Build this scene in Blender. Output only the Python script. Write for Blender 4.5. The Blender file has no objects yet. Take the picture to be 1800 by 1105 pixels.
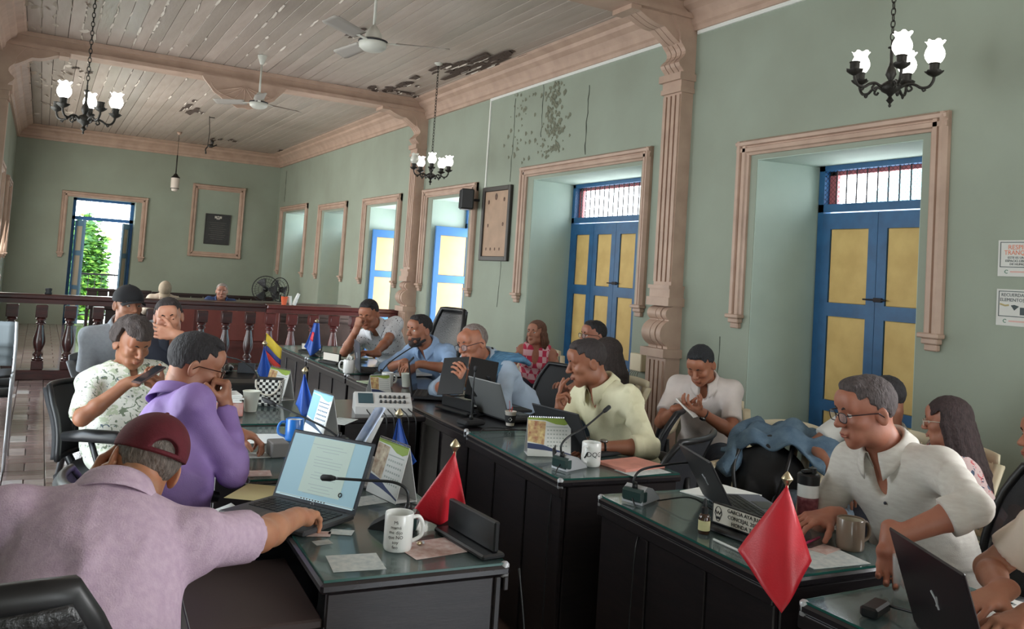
import bpy, bmesh, math, random
import numpy as np
from mathutils import Vector, Matrix
SC = bpy.context.scene
COL = SC.collection
PI = math.pi
# ------------------------------------------------------------------ camera
cam_d = bpy.data.cameras.new('camera'); cam = bpy.data.objects.new('camera', cam_d); COL.objects.link(cam)
FPX, CX, CY, EYE = 1481.7, 900.0, 408.54, 1.55
RC = np.array([[0.8706, -0.4876, 0.0655], [0.0831, 0.0146, -0.9964], [0.4849, 0.8730, 0.0532]])
_u, _s, _v = np.linalg.svd(RC); RC = _u @ _v
m = Matrix(((RC[0][0], -RC[1][0], -RC[2][0], 0), (RC[0][1], -RC[1][1], -RC[2][1], 0), (RC[0][2], -RC[1][2], -RC[2][2], EYE), (0, 0, 0, 1)))
cam.matrix_world = m
cam_d.sensor_width = 36; cam_d.lens = FPX / 1800 * 36; cam_d.shift_y = -(552.5 - CY) / 1800
cam_d.clip_start = 0.05; cam_d.clip_end = 300
SC.camera = cam
# ------------------------------------------------------------------ world, sun, exposure
w = bpy.data.worlds.new('sky'); SC.world = w; w.use_nodes = True
nt = w.node_tree; nt.nodes.clear()
wo = nt.nodes.new('ShaderNodeOutputWorld'); bg = nt.nodes.new('ShaderNodeBackground')
tc = nt.nodes.new('ShaderNodeTexCoord'); sx = nt.nodes.new('ShaderNodeSeparateXYZ'); cr = nt.nodes.new('ShaderNodeValToRGB')
nt.links.new(tc.outputs['Generated'], sx.inputs[0]); nt.links.new(sx.outputs['Z'], cr.inputs[0])
cr.color_ramp.elements[0].position = 0.0; cr.color_ramp.elements[0].color = (0.92, 0.97, 1.0, 1)
cr.color_ramp.elements[1].position = 0.7; cr.color_ramp.elements[1].color = (0.72, 0.86, 1.0, 1)
nt.links.new(cr.outputs[0], bg.inputs[0]); bg.inputs[1].default_value = 13.0
nt.links.new(bg.outputs[0], wo.inputs[0])
SC.view_settings.view_transform = 'Standard'; SC.view_settings.look = 'None'
SC.view_settings.exposure = -0.32; SC.view_settings.gamma = 1.0
try: SC.view_settings.use_curve_mapping = False
except Exception: pass
SC.cycles.max_bounces = 8; SC.cycles.diffuse_bounces = 5; SC.cycles.transparent_max_bounces = 12
SC.cycles.caustics_reflective = False; SC.cycles.caustics_refractive = False
SC.cycles.sample_clamp_indirect = 6.0
def portal(loc, rot, sx_, sy_):
    l = bpy.data.lights.new('window_portal', 'AREA'); l.shape = 'RECTANGLE'; l.size = sx_; l.size_y = sy_
    l.cycles.is_portal = True
    o = bpy.data.objects.new('window_portal', l); o.location = loc; o.rotation_euler = rot; COL.objects.link(o)
def area(name, loc, rot, sx_, sy_, power, col=(1, 1, 1)):
    l = bpy.data.lights.new(name, 'AREA'); l.shape = 'RECTANGLE'; l.size = sx_; l.size_y = sy_; l.energy = power; l.color = col
    o = bpy.data.objects.new(name, l); o.location = loc; o.rotation_euler = rot; COL.objects.link(o)
XL, XR, YN, YB, ZC, ZW = -0.60, 4.65, -4.0, 19.47, 3.98, 3.71
WT = 0.62      # wall thickness
# unseen fill lamps added at left and rear; right_near stands for a window
area('fill_rear', (2.0, YN + 0.15, 2.2), (-math.radians(84), 0, PI), 4.6, 2.6, 62, (1.0, 0.98, 0.95))
area('daylight_right_near', (XR - 0.06, 0.3, 1.9), (0, math.radians(84), 0), 1.8, 1.5, 165, (0.98, 0.99, 1.0))
area('fill_left_near', (XL + 0.06, 4.2, 2.2), (0, -math.radians(84), 0), 1.6, 2.2, 27, (0.98, 0.99, 1.0))
area('fill_left_mid', (XL + 0.06, 8.5, 2.0), (0, -math.radians(84), 0), 2.0, 4.0, 36, (1.0, 0.98, 0.95))
area('fill_left_far', (XL + 0.06, 15.0, 2.0), (0, -math.radians(84), 0), 2.0, 6.0, 270, (1.0, 0.97, 0.90))

def ray(px, py):
    return RC.T @ np.array([(px - CX) / FPX, (py - CY) / FPX, 1.0])
def at(px, py, D):              # the point D metres away along the floor in that direction
    d = ray(px, py); d = d / math.hypot(d[0], d[1]); return np.array([0, 0, EYE]) + d * D
def on(px, py, z):              # the point where the sight line meets height z
    d = ray(px, py); return np.array([0, 0, EYE]) + d * ((z - EYE) / d[2])
# ------------------------------------------------------------------ materials
MATS = {}
def srgb(c):
    return tuple(((v / 255) / 12.92 if v / 255 <= 0.04045 else ((v / 255 + 0.055) / 1.055) ** 2.4) for v in c) + (1,)
def mat(name, col, rough=0.6, metal=0.0, var=0.0, vscale=6.0, bump=0.0, bscale=60.0, emit=0.0, coat=0.0, alpha=1.0, trans=0.0, sss=0.0, col2=None, stretch=None, spec=None):
    if name in MATS: return MATS[name]
    m = bpy.data.materials.new(name); m.use_nodes = True; nt = m.node_tree; b = nt.nodes['Principled BSDF']
    c = srgb(col) if max(col) > 1 else tuple(col) + (1,)
    b.inputs['Base Color'].default_value = c; b.inputs['Roughness'].default_value = rough; b.inputs['Metallic'].default_value = metal
    if coat: b.inputs['Coat Weight'].default_value = coat; b.inputs['Coat Roughness'].default_value = 0.12
    if spec is not None: b.inputs['Specular IOR Level'].default_value = spec
    if emit: b.inputs['Emission Color'].default_value = c; b.inputs['Emission Strength'].default_value = emit
    if alpha < 1: b.inputs['Alpha'].default_value = alpha
    if trans: b.inputs['Transmission Weight'].default_value = trans
    if sss: b.inputs['Subsurface Weight'].default_value = sss; b.inputs['Subsurface Radius'].default_value = (0.01, 0.004, 0.002); b.inputs['Subsurface Scale'].default_value = 1.0
    tcn = None
    if var or bump:
        tcn = nt.nodes.new('ShaderNodeTexCoord'); src = tcn.outputs['Object']
        if stretch:
            mp = nt.nodes.new('ShaderNodeMapping'); mp.inputs['Scale'].default_value = stretch; nt.links.new(src, mp.inputs[0]); src = mp.outputs[0]
    if var:
        n = nt.nodes.new('ShaderNodeTexNoise'); n.inputs['Scale'].default_value = vscale; n.inputs['Detail'].default_value = 5; nt.links.new(src, n.inputs['Vector'])
        mx = nt.nodes.new('ShaderNodeMix'); mx.data_type = 'RGBA'
        c2 = srgb(col2) if col2 else tuple(max(0, v * (1 - var)) for v in c[:3]) + (1,)
        rp = nt.nodes.new('ShaderNodeMapRange'); rp.inputs[1].default_value = 0.35; rp.inputs[2].default_value = 0.68
        nt.links.new(n.outputs[0], rp.inputs[0]); nt.links.new(rp.outputs[0], mx.inputs[0])
        mx.inputs[6].default_value = c; mx.inputs[7].default_value = c2; nt.links.new(mx.outputs[2], b.inputs['Base Color'])
        if emit: nt.links.new(mx.outputs[2], b.inputs['Emission Color'])
    if bump:
        n = nt.nodes.new('ShaderNodeTexNoise'); n.inputs['Scale'].default_value = bscale; n.inputs['Detail'].default_value = 3; nt.links.new(src, n.inputs['Vector'])
        bp = nt.nodes.new('ShaderNodeBump'); bp.inputs['Strength'].default_value = bump; bp.inputs['Distance'].default_value = 0.01
        nt.links.new(n.outputs[0], bp.inputs['Height']); nt.links.new(bp.outputs[0], b.inputs['Normal'])
    MATS[name] = m; return m
def pattern(name, base, spots, scale=30.0, size=0.35, rough=0.85, kind='voronoi'):
    """cloth with printed motifs; spots = list of (colour, threshold, scale factor, seed)"""
    m = mat(name, base, rough); nt = m.node_tree; b = nt.nodes['Principled BSDF']
    tcn = nt.nodes.new('ShaderNodeTexCoord'); last = b.inputs['Base Color'].default_value[:]; out = None
    for i, (c, th, sf, sh) in enumerate(spots):
        mp = nt.nodes.new('ShaderNodeMapping'); mp.inputs['Location'].default_value = (i * 3.1, i * 1.7, i); mp.inputs['Scale'].default_value = sh
        nt.links.new(tcn.outputs['Object'], mp.inputs[0])
        wn = nt.nodes.new('ShaderNodeTexNoise'); wn.inputs['Scale'].default_value = scale * sf * 0.6; nt.links.new(mp.outputs[0], wn.inputs['Vector'])
        add = nt.nodes.new('ShaderNodeMix'); add.data_type = 'VECTOR'; add.inputs[0].default_value = 0.04
        nt.links.new(mp.outputs[0], add.inputs[4]); nt.links.new(wn.outputs['Color'], add.inputs[5])
        if kind == 'voronoi':
            v = nt.nodes.new('ShaderNodeTexVoronoi'); v.inputs['Scale'].default_value = scale * sf; nt.links.new(add.outputs[1], v.inputs['Vector']); o = v.outputs['Distance']
        else:
            v = nt.nodes.new('ShaderNodeTexNoise'); v.inputs['Scale'].default_value = scale * sf; v.inputs['Distortion'].default_value = 1.5; v.inputs['Detail'].default_value = 4; nt.links.new(mp.outputs[0], v.inputs['Vector']); o = v.outputs[0]
        lt = nt.nodes.new('ShaderNodeMath'); lt.operation = 'LESS_THAN'; lt.inputs[1].default_value = th; nt.links.new(o, lt.inputs[0])
        mx = nt.nodes.new('ShaderNodeMix'); mx.data_type = 'RGBA'; nt.links.new(lt.outputs[0], mx.inputs[0])
        if out is None: mx.inputs[6].default_value = last
        else: nt.links.new(out, mx.inputs[6])
        mx.inputs[7].default_value = srgb(c); out = mx.outputs[2]
    nt.links.new(out, b.inputs['Base Color']); return m
def checks(name, c1, c2, scale, rough=0.7, axes=(1, 1, 1), c3=None):
    m = mat(name, c1, rough); nt = m.node_tree; b = nt.nodes['Principled BSDF']
    tcn = nt.nodes.new('ShaderNodeTexCoord'); ck = nt.nodes.new('ShaderNodeTexChecker'); mp = nt.nodes.new('ShaderNodeMapping'); mp.inputs['Scale'].default_value = axes
    mp.inputs['Location'].default_value = (0.013, 0.017, 0.011)
    nt.links.new(tcn.outputs['Object'], mp.inputs[0]); nt.links.new(mp.outputs[0], ck.inputs['Vector'])
    ck.inputs['Scale'].default_value = scale; ck.inputs['Color1'].default_value = srgb(c1); ck.inputs['Color2'].default_value = srgb(c2)
    nt.links.new(ck.outputs[0], b.inputs['Base Color']); return m

# ------------------------------------------------------------------ mesh builder
class MB:
    def __init__(s): s.v = []; s.f = []; s.mi = []
    def add(s, vs, fs, mi=0):
        o = len(s.v); s.v += [tuple(map(float, p)) for p in vs]; s.f += [tuple(i + o for i in f) for f in fs]; s.mi += [mi] * len(fs); return s
    def box(s, c, d, R=None, mi=0, bev=0.0, taper=None):
        x, y, z = (t / 2 for t in d); b = min(bev, x * .9, y * .9, z * .9)
        if b <= 0:
            vs = [(i * x, j * y, k * z) for k in (-1, 1) for j in (-1, 1) for i in (-1, 1)]
            fs = [(0, 2, 3, 1), (4, 5, 7, 6), (0, 1, 5, 4), (2, 6, 7, 3), (0, 4, 6, 2), (1, 3, 7, 5)]
        else:
            vs = []; idx = {}
            for k in (-1, 1):
                for j in (-1, 1):
                    for i in (-1, 1):
                        for a in range(3):
                            q = [i * (x - b), j * (y - b), k * (z - b)]; q[a] = (i * x, j * y, k * z)[a]
                            idx[(i, j, k, a)] = len(vs); vs.append(q)
            fs = []
            def F(*q): fs.append(tuple(idx[t] for t in q))
            for k in (-1, 1):
                F(*[(i, j, k, 2) for i, j in ((-1, -1), (1, -1), (1, 1), (-1, 1))][::k])
            for j in (-1, 1):
                F(*[(i, j, k, 1) for i, k in ((-1, -1), (-1, 1), (1, 1), (1, -1))][::j])
            for i in (-1, 1):
                F(*[(i, j, k, 0) for j, k in ((-1, -1), (1, -1), (1, 1), (-1, 1))][::i])
            for j in (-1, 1):
                for k in (-1, 1): F(*[(-1, j, k, 1), (1, j, k, 1), (1, j, k, 2), (-1, j, k, 2)][::(1 if j * k < 0 else -1)])
            for i in (-1, 1):
                for k in (-1, 1): F(*[(i, -1, k, 0), (i, 1, k, 0), (i, 1, k, 2), (i, -1, k, 2)][::(1 if i * k > 0 else -1)])
            for i in (-1, 1):
                for j in (-1, 1): F(*[(i, j, -1, 0), (i, j, 1, 0), (i, j, 1, 1), (i, j, -1, 1)][::(1 if i * j < 0 else -1)])
            for i in (-1, 1):
                for j in (-1, 1):
                    for k in (-1, 1): F(*[(i, j, k, 0), (i, j, k, 1), (i, j, k, 2)][::(1 if i * j * k > 0 else -1)])
        if taper: vs = [(p[0] * (taper if p[2] > 0 else 1), p[1] * (taper if p[2] > 0 else 1), p[2]) for p in vs]
        if R is not None: vs = [tuple(Matrix(R) @ Vector(p)) if not isinstance(R, Matrix) else tuple(R.to_3x3() @ Vector(p)) for p in vs]
        return s.add([(p[0] + c[0], p[1] + c[1], p[2] + c[2]) for p in vs], fs, mi)
    def b2(s, lo, hi, **k):
        return s.box([(a + b) / 2 for a, b in zip(lo, hi)], [abs(b - a) for a, b in zip(lo, hi)], **k)
    def tube(s, pts, r, n=8, mi=0, cap=True, closed=False):
        P = [Vector(p) for p in pts]; N = len(P); rs = r if isinstance(r, (list, tuple)) else [r] * N
        rings = []; up = Vector((0, 0, 1)); pt = None; u = None
        for i in range(N):
            a = P[i - 1] if (i or closed) else P[0]; b = P[(i + 1) % N] if (i < N - 1 or closed) else P[-1]
            t = (b - a); t = t.normalized() if t.length > 1e-9 else Vector((0, 0, 1))
            if u is None:
                u = t.cross(up if abs(t.z) < 0.9 else Vector((1, 0, 0))).normalized()
            else:
                u = (u - t * u.dot(t)); u = u.normalized() if u.length > 1e-6 else t.orthogonal().normalized()
            v = t.cross(u); rings.append([P[i] + (u * math.cos(2 * PI * k / n) + v * math.sin(2 * PI * k / n)) * rs[i] for k in range(n)])
        vs = [p for g in rings for p in g]; fs = []
        for i in range(N if closed else N - 1):
            j = (i + 1) % N
            for k in range(n): fs.append((i * n + k, i * n + (k + 1) % n, j * n + (k + 1) % n, j * n + k))
        if cap and not closed: fs.append(tuple(range(n))[::-1]); fs.append(tuple((N - 1) * n + k for k in range(n)))
        return s.add(vs, fs, mi)
    def lathe(s, prof, c=(0, 0, 0), n=20, mi=0, R=None, wave=None, cap=True):
        vs = []; fs = []; N = len(prof)
        for i, (r, z) in enumerate(prof):
            for k in range(n):
                a = 2 * PI * k / n; rr = r; zz = z
                if wave: rr, zz = wave(i, a, r, z)
                vs.append(Vector((rr * math.cos(a), rr * math.sin(a), zz)))
        for i in range(N - 1):
            for k in range(n): fs.append((i * n + k, i * n + (k + 1) % n, (i + 1) * n + (k + 1) % n, (i + 1) * n + k))
        if cap:
            if prof[0][0] > 1e-5: fs.append(tuple(range(n))[::-1])
            if prof[-1][0] > 1e-5: fs.append(tuple((N - 1) * n + k for k in range(n)))
        if R is not None: vs = [R.to_3x3() @ p for p in vs]
        return s.add([(p[0] + c[0], p[1] + c[1], p[2] + c[2]) for p in vs], fs, mi)
    def ell(s, c, r, n=12, m=8, R=None, mi=0):
        pr = [(math.sin(PI * i / m), -math.cos(PI * i / m)) for i in range(m + 1)]
        vs = []; fs = []
        for i, (q, z) in enumerate(pr):
            for k in range(n): vs.append(Vector((q * math.cos(2 * PI * k / n) * r[0], q * math.sin(2 * PI * k / n) * r[1], z * r[2])))
        for i in range(m):
            for k in range(n): fs.append((i * n + k, i * n + (k + 1) % n, (i + 1) * n + (k + 1) % n, (i + 1) * n + k))
        if R is not None: vs = [R.to_3x3() @ p for p in vs]
        return s.add([(p[0] + c[0], p[1] + c[1], p[2] + c[2]) for p in vs], fs, mi)
    def prism(s, poly, z0, z1, R=None, c=(0, 0, 0), mi=0):
        n = len(poly); vs = [Vector((x, y, z0)) for x, y in poly] + [Vector((x, y, z1)) for x, y in poly]
        fs = [tuple(range(n))[::-1], tuple(range(n, 2 * n))] + [(i, (i + 1) % n, n + (i + 1) % n, n + i) for i in range(n)]
        if R is not None: vs = [R.to_3x3() @ p for p in vs]
        return s.add([(p[0] + c[0], p[1] + c[1], p[2] + c[2]) for p in vs], fs, mi)
    def grid(s, fn, nu, nv, th=0.0, mi=0):
        """surface fn(u,v) in 0..1, optional thickness"""
        P = [[Vector(fn(i / nu, j / nv)) for j in range(nv + 1)] for i in range(nu + 1)]
        vs = [P[i][j] for i in range(nu + 1) for j in range(nv + 1)]; M = nv + 1
        fs = [(i * M + j, (i + 1) * M + j, (i + 1) * M + j + 1, i * M + j + 1) for i in range(nu) for j in range(nv)]
        if th:
            off = []
            for i in range(nu + 1):
                for j in range(nv + 1):
                    a = P[min(i + 1, nu)][j] - P[max(i - 1, 0)][j]; b = P[i][min(j + 1, nv)] - P[i][max(j - 1, 0)]
                    nn = a.cross(b); nn = nn.normalized() if nn.length > 1e-12 else Vector((0, 0, 1)); off.append(P[i][j] + nn * th)
            K = len(vs); vs = vs + off; fs = [f[::-1] for f in fs] + [tuple(i + K for i in f) for f in fs]
            for i in range(nu):
                a, b = i * M, (i + 1) * M; fs.append((a, b, b + K, a + K)); a, b = i * M + nv, (i + 1) * M + nv; fs.append((b, a, a + K, b + K))
            for j in range(nv):
                a, b = j, j + 1; fs.append((b, a, a + K, b + K)); a, b = nu * M + j, nu * M + j + 1; fs.append((a, b, b + K, a + K))
        return s.add(vs, fs, mi)
    def build(s, name, m, parent=None, smooth=False, loc=None, rotz=0.0, angle=None):
        me = bpy.data.meshes.new(name); me.from_pydata(s.v, [], s.f); 
        ms = m if isinstance(m, (list, tuple)) else [m]
        for x in ms: me.materials.append(x)
        if len(ms) > 1: me.polygons.foreach_set('material_index', s.mi)
        if smooth:
            me.polygons.foreach_set('use_smooth', [True] * len(me.polygons))
            if angle is not None:
                try: me.set_sharp_from_angle(angle=math.radians(angle))
                except Exception: pass
        me.update(); o = bpy.data.objects.new(name, me); COL.objects.link(o)
        if parent is not None: o.parent = parent
        if loc is not None: o.location = loc
        if rotz: o.rotation_euler[2] = rotz
        return o
def tag(o, label=None, cat=None, group=None, kind=None):
    if label: o['label'] = label
    if cat: o['category'] = cat
    if group: o['group'] = group
    if kind: o['kind'] = kind
    return o
def empty(name, loc, rz=0.0, label=None, cat=None, group=None):
    o = bpy.data.objects.new(name, None); o.empty_display_size = 0.1; COL.objects.link(o); o.location = tuple(map(float, loc)); o.rotation_euler[2] = rz
    return tag(o, label, cat, group)
def struct(o): o['kind'] = 'structure'; return o
KIDS = {}
def copy_tree(o, parent=None):
    c = o.copy(); COL.objects.link(c); c.parent = parent
    for ch in list(o.children): copy_tree(ch, c)
    return c
def rotz(a): return Matrix.Rotation(a, 3, 'Z')
def rotx(a): return Matrix.Rotation(a, 3, 'X')
def roty(a): return Matrix.Rotation(a, 3, 'Y')
def text_mesh(body, size, material, name='lettering', align='CENTER', extrude=0.0004):
    cu = bpy.data.curves.new(name, 'FONT'); cu.body = body; cu.size = size; cu.align_x = align; cu.align_y = 'CENTER'; cu.extrude = extrude; cu.resolution_u = 2
    o = bpy.data.objects.new(name, cu); COL.objects.link(o)
    dg = bpy.context.evaluated_depsgraph_get(); me = bpy.data.meshes.new_from_object(o.evaluated_get(dg)); bpy.data.objects.remove(o)
    me.materials.clear(); me.materials.append(material); me.name = name
    return me
def lettering(body, size, material, parent, M, align='CENTER', name='lettering', sx_=1.0):
    """flat letters placed by the 4x4 matrix M in the parent's frame"""
    me = text_mesh(body, size, material, name, align); o = bpy.data.objects.new(name, me); COL.objects.link(o); o.parent = parent
    o.matrix_local = M @ Matrix.Diagonal((sx_, 1, 1, 1)); return o
def frame(o, xa, ya):
    """4x4 with given origin, x axis and y axis"""
    xa = Vector(xa).normalized(); ya = Vector(ya); ya = (ya - xa * ya.dot(xa)).normalized(); za = xa.cross(ya)
    M = Matrix.Identity(4)
    for i in range(3): M[i][0] = xa[i]; M[i][1] = ya[i]; M[i][2] = za[i]; M[i][3] = o[i]
    return M
# ================================================================== the room
M_wall = mat('wall_green', (151, 161, 146), 0.75, var=0.10, vscale=1.3, col2=(142, 150, 135), bump=0.12, bscale=14)
M_reveal = mat('reveal_green', (180, 197, 185), 0.75, var=0.08, vscale=3, bump=0.1, bscale=12)
M_peach = mat('peach_paint', (188, 161, 143), 0.5, var=0.15, vscale=5, col2=(172, 145, 128), bump=0.05, bscale=30)
M_peachd = mat('peach_groove', (150, 100, 82), 0.7)
M_ceil = [mat('ceiling_board_a', (178, 166, 156), 0.36, var=0.2, vscale=2.2, col2=(160, 147, 136), bump=0.25, bscale=9, stretch=(3, 0.5, 1)),
          mat('ceiling_board_b', (172, 160, 150), 0.30, var=0.2, vscale=1.7, col2=(152, 140, 130), bump=0.3, bscale=12, stretch=(3, 0.5, 1)),
          mat('ceiling_board_c', (183, 170, 160), 0.42, var=0.22, vscale=2.8, col2=(165, 150, 138), bump=0.25, bscale=7, stretch=(3, 0.5, 1))]
M_rawboard = mat('bare_rotten_board', (92, 76, 66), 0.9, var=0.5, vscale=30, col2=(60, 47, 40), bump=0.6, bscale=60, stretch=(6, 1, 1))
M_flake = mat('curled_paint', (205, 196, 184), 0.6)
M_blue = mat('blue_door_paint', (34, 92, 138), 0.45, var=0.2, vscale=9, col2=(30, 80, 122), bump=0.08, bscale=25)
M_blueL = mat('blue_door_paint_lit', (46, 106, 164), 0.5, var=0.1, vscale=9)  # lit copy of the blue door paint, daylight put into the colour
M_yel = mat('yellow_panel_paint', (214, 182, 112), 0.6, var=0.15, vscale=7, col2=(200, 166, 98))
M_yelL = mat('yellow_panel_lit_leaf', (204, 168, 118), 0.6, var=0.1, vscale=7)  # same yellow panel paint, toned apart for the leaves in strong daylight
M_iron = mat('dark_iron', (45, 38, 40), 0.6, 0.3)
M_pink = mat('pink_transom_wood', (205, 110, 110), 0.6, var=0.2, vscale=12)
M_mahog = mat('mahogany', (62, 30, 28), 0.3, var=0.35, vscale=8, col2=(40, 20, 20), coat=0.5, stretch=(1, 1, 6))
M_mahogR = mat('sunlit_mahogany', (104, 46, 44), 0.32, var=0.3, vscale=8, col2=(80, 34, 32), coat=0.4)  # sunlight put into the colour: redder copy of the mahogany
M_dkwood = mat('dark_bench_wood', (48, 34, 33), 0.4, var=0.3, vscale=6)
M_podium = mat('podium_wood', (118, 66, 60), 0.45, var=0.2, vscale=5, col2=(96, 54, 50))
M_brown = mat('shelf_wood', (92, 70, 62), 0.5, var=0.3, vscale=6)

TR = [ # trim outer y0,y1, top, opening y0,y1, door y0,y1, columns, state
    (3.09, 4.82, 2.71, 3.27, 4.64, 3.42, 4.50, 2, 'closed'),
    (5.89, 8.20, 2.79, 6.05, 7.96, 6.22, 8.05, 4, 'closed'),
    (9.29, 10.95, 2.70, 9.52, 10.68, 9.55, 10.75, 2, 'open'),
    (11.80, 13.48, 2.70, 12.05, 13.20, 12.05, 13.30, 2, 'open'),
    (14.37, 16.05, 2.71, 14.55, 15.80, 14.62, 15.86, 2, 'shut'),
    (16.92, 19.05, 2.79, 17.15, 18.70, 17.2, 18.7, 2, 'shut')]
XO = XR + WT
wr = MB(); prev = YN
for t in TR:
    y0, y1, top = t[3], t[4], t[2] - 0.15
    wr.b2((XR, prev, 0), (XO, y0, ZC + .05)); wr.b2((XR, y0, top), (XO, y1, ZC + .05)); prev = y1
wr.b2((XR, prev, 0), (XO, YB + WT, ZC + .05))
struct(wr.build('wall_right', M_wall))
# splayed plaster reveals
rv = MB()
for t in TR:
    y0, y1, top = t[3], t[4], t[2] - 0.15; d0, d1 = max(t[5], y0 + .002), min(t[6], y1 - .002)
    g = 0.004
    # near jamb, far jamb, head as thick wedges
    for (ya, yb) in ((y0, d0 + (0.0)), (y1, d1)):
        s = 1 if ya == y0 else -1
        rv.prism([(XR + g, ya), (XO - .01, ya), (XO - .01, yb + s * .004), (XR + g, ya + s * .006)][::s], 0, top)
    rv.b2((XR + g, y0 + .006, top - .006), (XO - .01, y1 - .006, top - .0005))
struct(rv.build('trim_reveals', M_reveal))
# left wall: openings (unseen doors on the street side let daylight in), a trim near the back
wl = MB()
LO = [(-2.6, -1.4), (3.4, 4.6), (6.3, 7.7), (9.5, 10.7), (13.0, 14.2)]
prev = YN
for a, b in LO:
    wl.b2((XL - WT, prev, 0), (XL, a, ZC + .05)); wl.b2((XL - WT, a, 2.55), (XL, b, ZC + .05)); prev = b
wl.b2((XL - WT, prev, 0), (XL, YB + WT, ZC + .05)); struct(wl.build('wall_left', M_wall))
BX0, BX1, BT = 0.50, 1.68, 2.62
wb = MB(); wb.b2((XL, YB, 0), (BX0, YB + WT, ZC + .05)); wb.b2((BX1, YB, 0), (XR, YB + WT, ZC + .05)); wb.b2((BX0, YB, BT), (BX1, YB + WT, ZC + .05))
struct(wb.build('wall_back', M_wall))
wn = MB(); wn.b2((XL - WT, YN - .3, 0), (-0.2, YN, ZC + .05)); wn.b2((-0.2, YN - .3, 0), (2.4, YN, ZC + .05)); wn.b2((2.4, YN - .3, 2.7), (4.2, YN, ZC + .05)); wn.b2((4.2, YN - .3, 0), (XO, YN, ZC + .05)); wn.b2((2.4, YN - .3, 0), (4.2, YN, .9))
struct(wn.build('wall_front', M_wall))
for a, b in LO: portal((XL - WT - .02, (a + b) / 2, 1.3), (0, -PI / 2, 0), 2.6, b - a)
for t in TR:
    if t[8] == 'open': portal((XO + .05, (t[3] + t[4]) / 2, 1.3), (0, PI / 2, 0), 2.6, t[4] - t[3])
    else: portal((XO + .05, (t[3] + t[4]) / 2, 2.4), (0, PI / 2, 0), .5, t[4] - t[3])
portal(((BX0 + BX1) / 2, YB + WT + .05, 1.3), (PI / 2, 0, 0), BX1 - BX0, 2.7)
portal((3.3, YN - .35, 1.8), (-PI / 2, 0, 0), 1.8, 1.8)
# ---- floor: brick-sized tiles, the 300 in view singly, the rest joined
fl = MB(); fl.b2((XL - WT, YN - .3, -0.3), (XO, YB + WT, -0.012)); floor = struct(fl.build('floor', mat('floor_mortar', (70, 55, 50), 0.6)))
M_tile = [mat('floor_tile_%d' % i, c, r, var=0.25, vscale=9, bump=0.10, bscale=12, coat=.6) for i, (c, r) in enumerate([((150, 128, 122), .14), ((124, 102, 97), .18), ((176, 158, 152), .11), ((134, 110, 105), .16), ((196, 184, 180), .10)])]
rnd = random.Random(5)
U = 0.25; tiles = []
for i in range(int((XR - XL) / U) + 1):
    for j in range(int((YB + .6 - YN) / U) + 1):
        x0 = XL + i * U; y0 = YN + j * U; ver = (i + j) % 2
        for k in range(2):
            cx, cy = (x0 + U * (.25 + .5 * k), y0 + U / 2) if ver else (x0 + U / 2, y0 + U * (.25 + .5 * k))
            if cx < XR and cy < YB + .6: tiles.append((cx, cy, ver))
def seen(t):
    x, y, _ = t; return x < 0.5 - (y > 9) * .1 and 4.2 < y < 11.3 and x > -0.075 * y + .3 - .1 * (y > 6)
vis = sorted([t for t in tiles if seen(t)], key=lambda t: t[1])[:296]
vs_ = set(vis); protos = []
for c in range(5):
    me = MB().box((0, 0, -0.006), (U / 2 - .007, U - .008, 0.012), bev=0.002); o = me.build('floor_tile', M_tile[c], floor); protos.append(o)
used = [False] * 5
for t in vis:
    c = rnd.choice([0, 1, 2, 3, 4, 0, 1]) if t[2] else rnd.choice([1, 3, 0, 1, 3])
    if used[c]: o = protos[c].copy(); COL.objects.link(o)
    else: o = protos[c]; used[c] = True
    o.parent = floor; o.location = (t[0], t[1], rnd.uniform(-.0015, .0008)); o.rotation_euler = (rnd.uniform(-.006, .006), rnd.uniform(-.006, .006), 0 if t[2] else PI / 2)
rest = [MB() for _ in range(3)]
for t in tiles:
    if t in vs_: continue
    d = (U / 2 - .007, U - .008, .012) if t[2] else (U - .008, U / 2 - .007, .012)
    rest[rnd.randrange(3)].box((t[0], t[1], -.006 + rnd.uniform(-.001, .001)), d)
for i, r_ in enumerate(rest): tag(r_.build('floor_tiles', M_tile[[0, 1, 3][i]], floor), kind='stuff')
# ---- ceiling of boards in three bays
cb = MB(); cb.b2((XL - WT, YN - .3, ZC + .02), (XO, YB + WT, ZC + .3)); ceiling = struct(cb.build('ceiling', mat('ceiling_void', (60, 52, 46), 0.9)))
BW = 0.134; nb = int((XR - XL) / BW) + 1
for (ya, yb) in ((YN, 5.40), (5.64, 11.02), (11.27, YB)):
    for i in range(nb):
        x = XL + (i + .5) * BW
        wdt = BW - rnd.choice([.003, .004, .006, .010]); z = ZC + rnd.uniform(0, .005)
        o = MB().box((0, 0, 0), (wdt, yb - ya, .018), bev=.002).build('ceiling_board', M_ceil[rnd.randrange(3)], ceiling)
        o.location = (min(x, XR - BW / 2), (ya + yb) / 2, z + .009); o.rotation_euler = (0, rnd.uniform(-.012, .012), rnd.uniform(-.0004, .0004))
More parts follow.
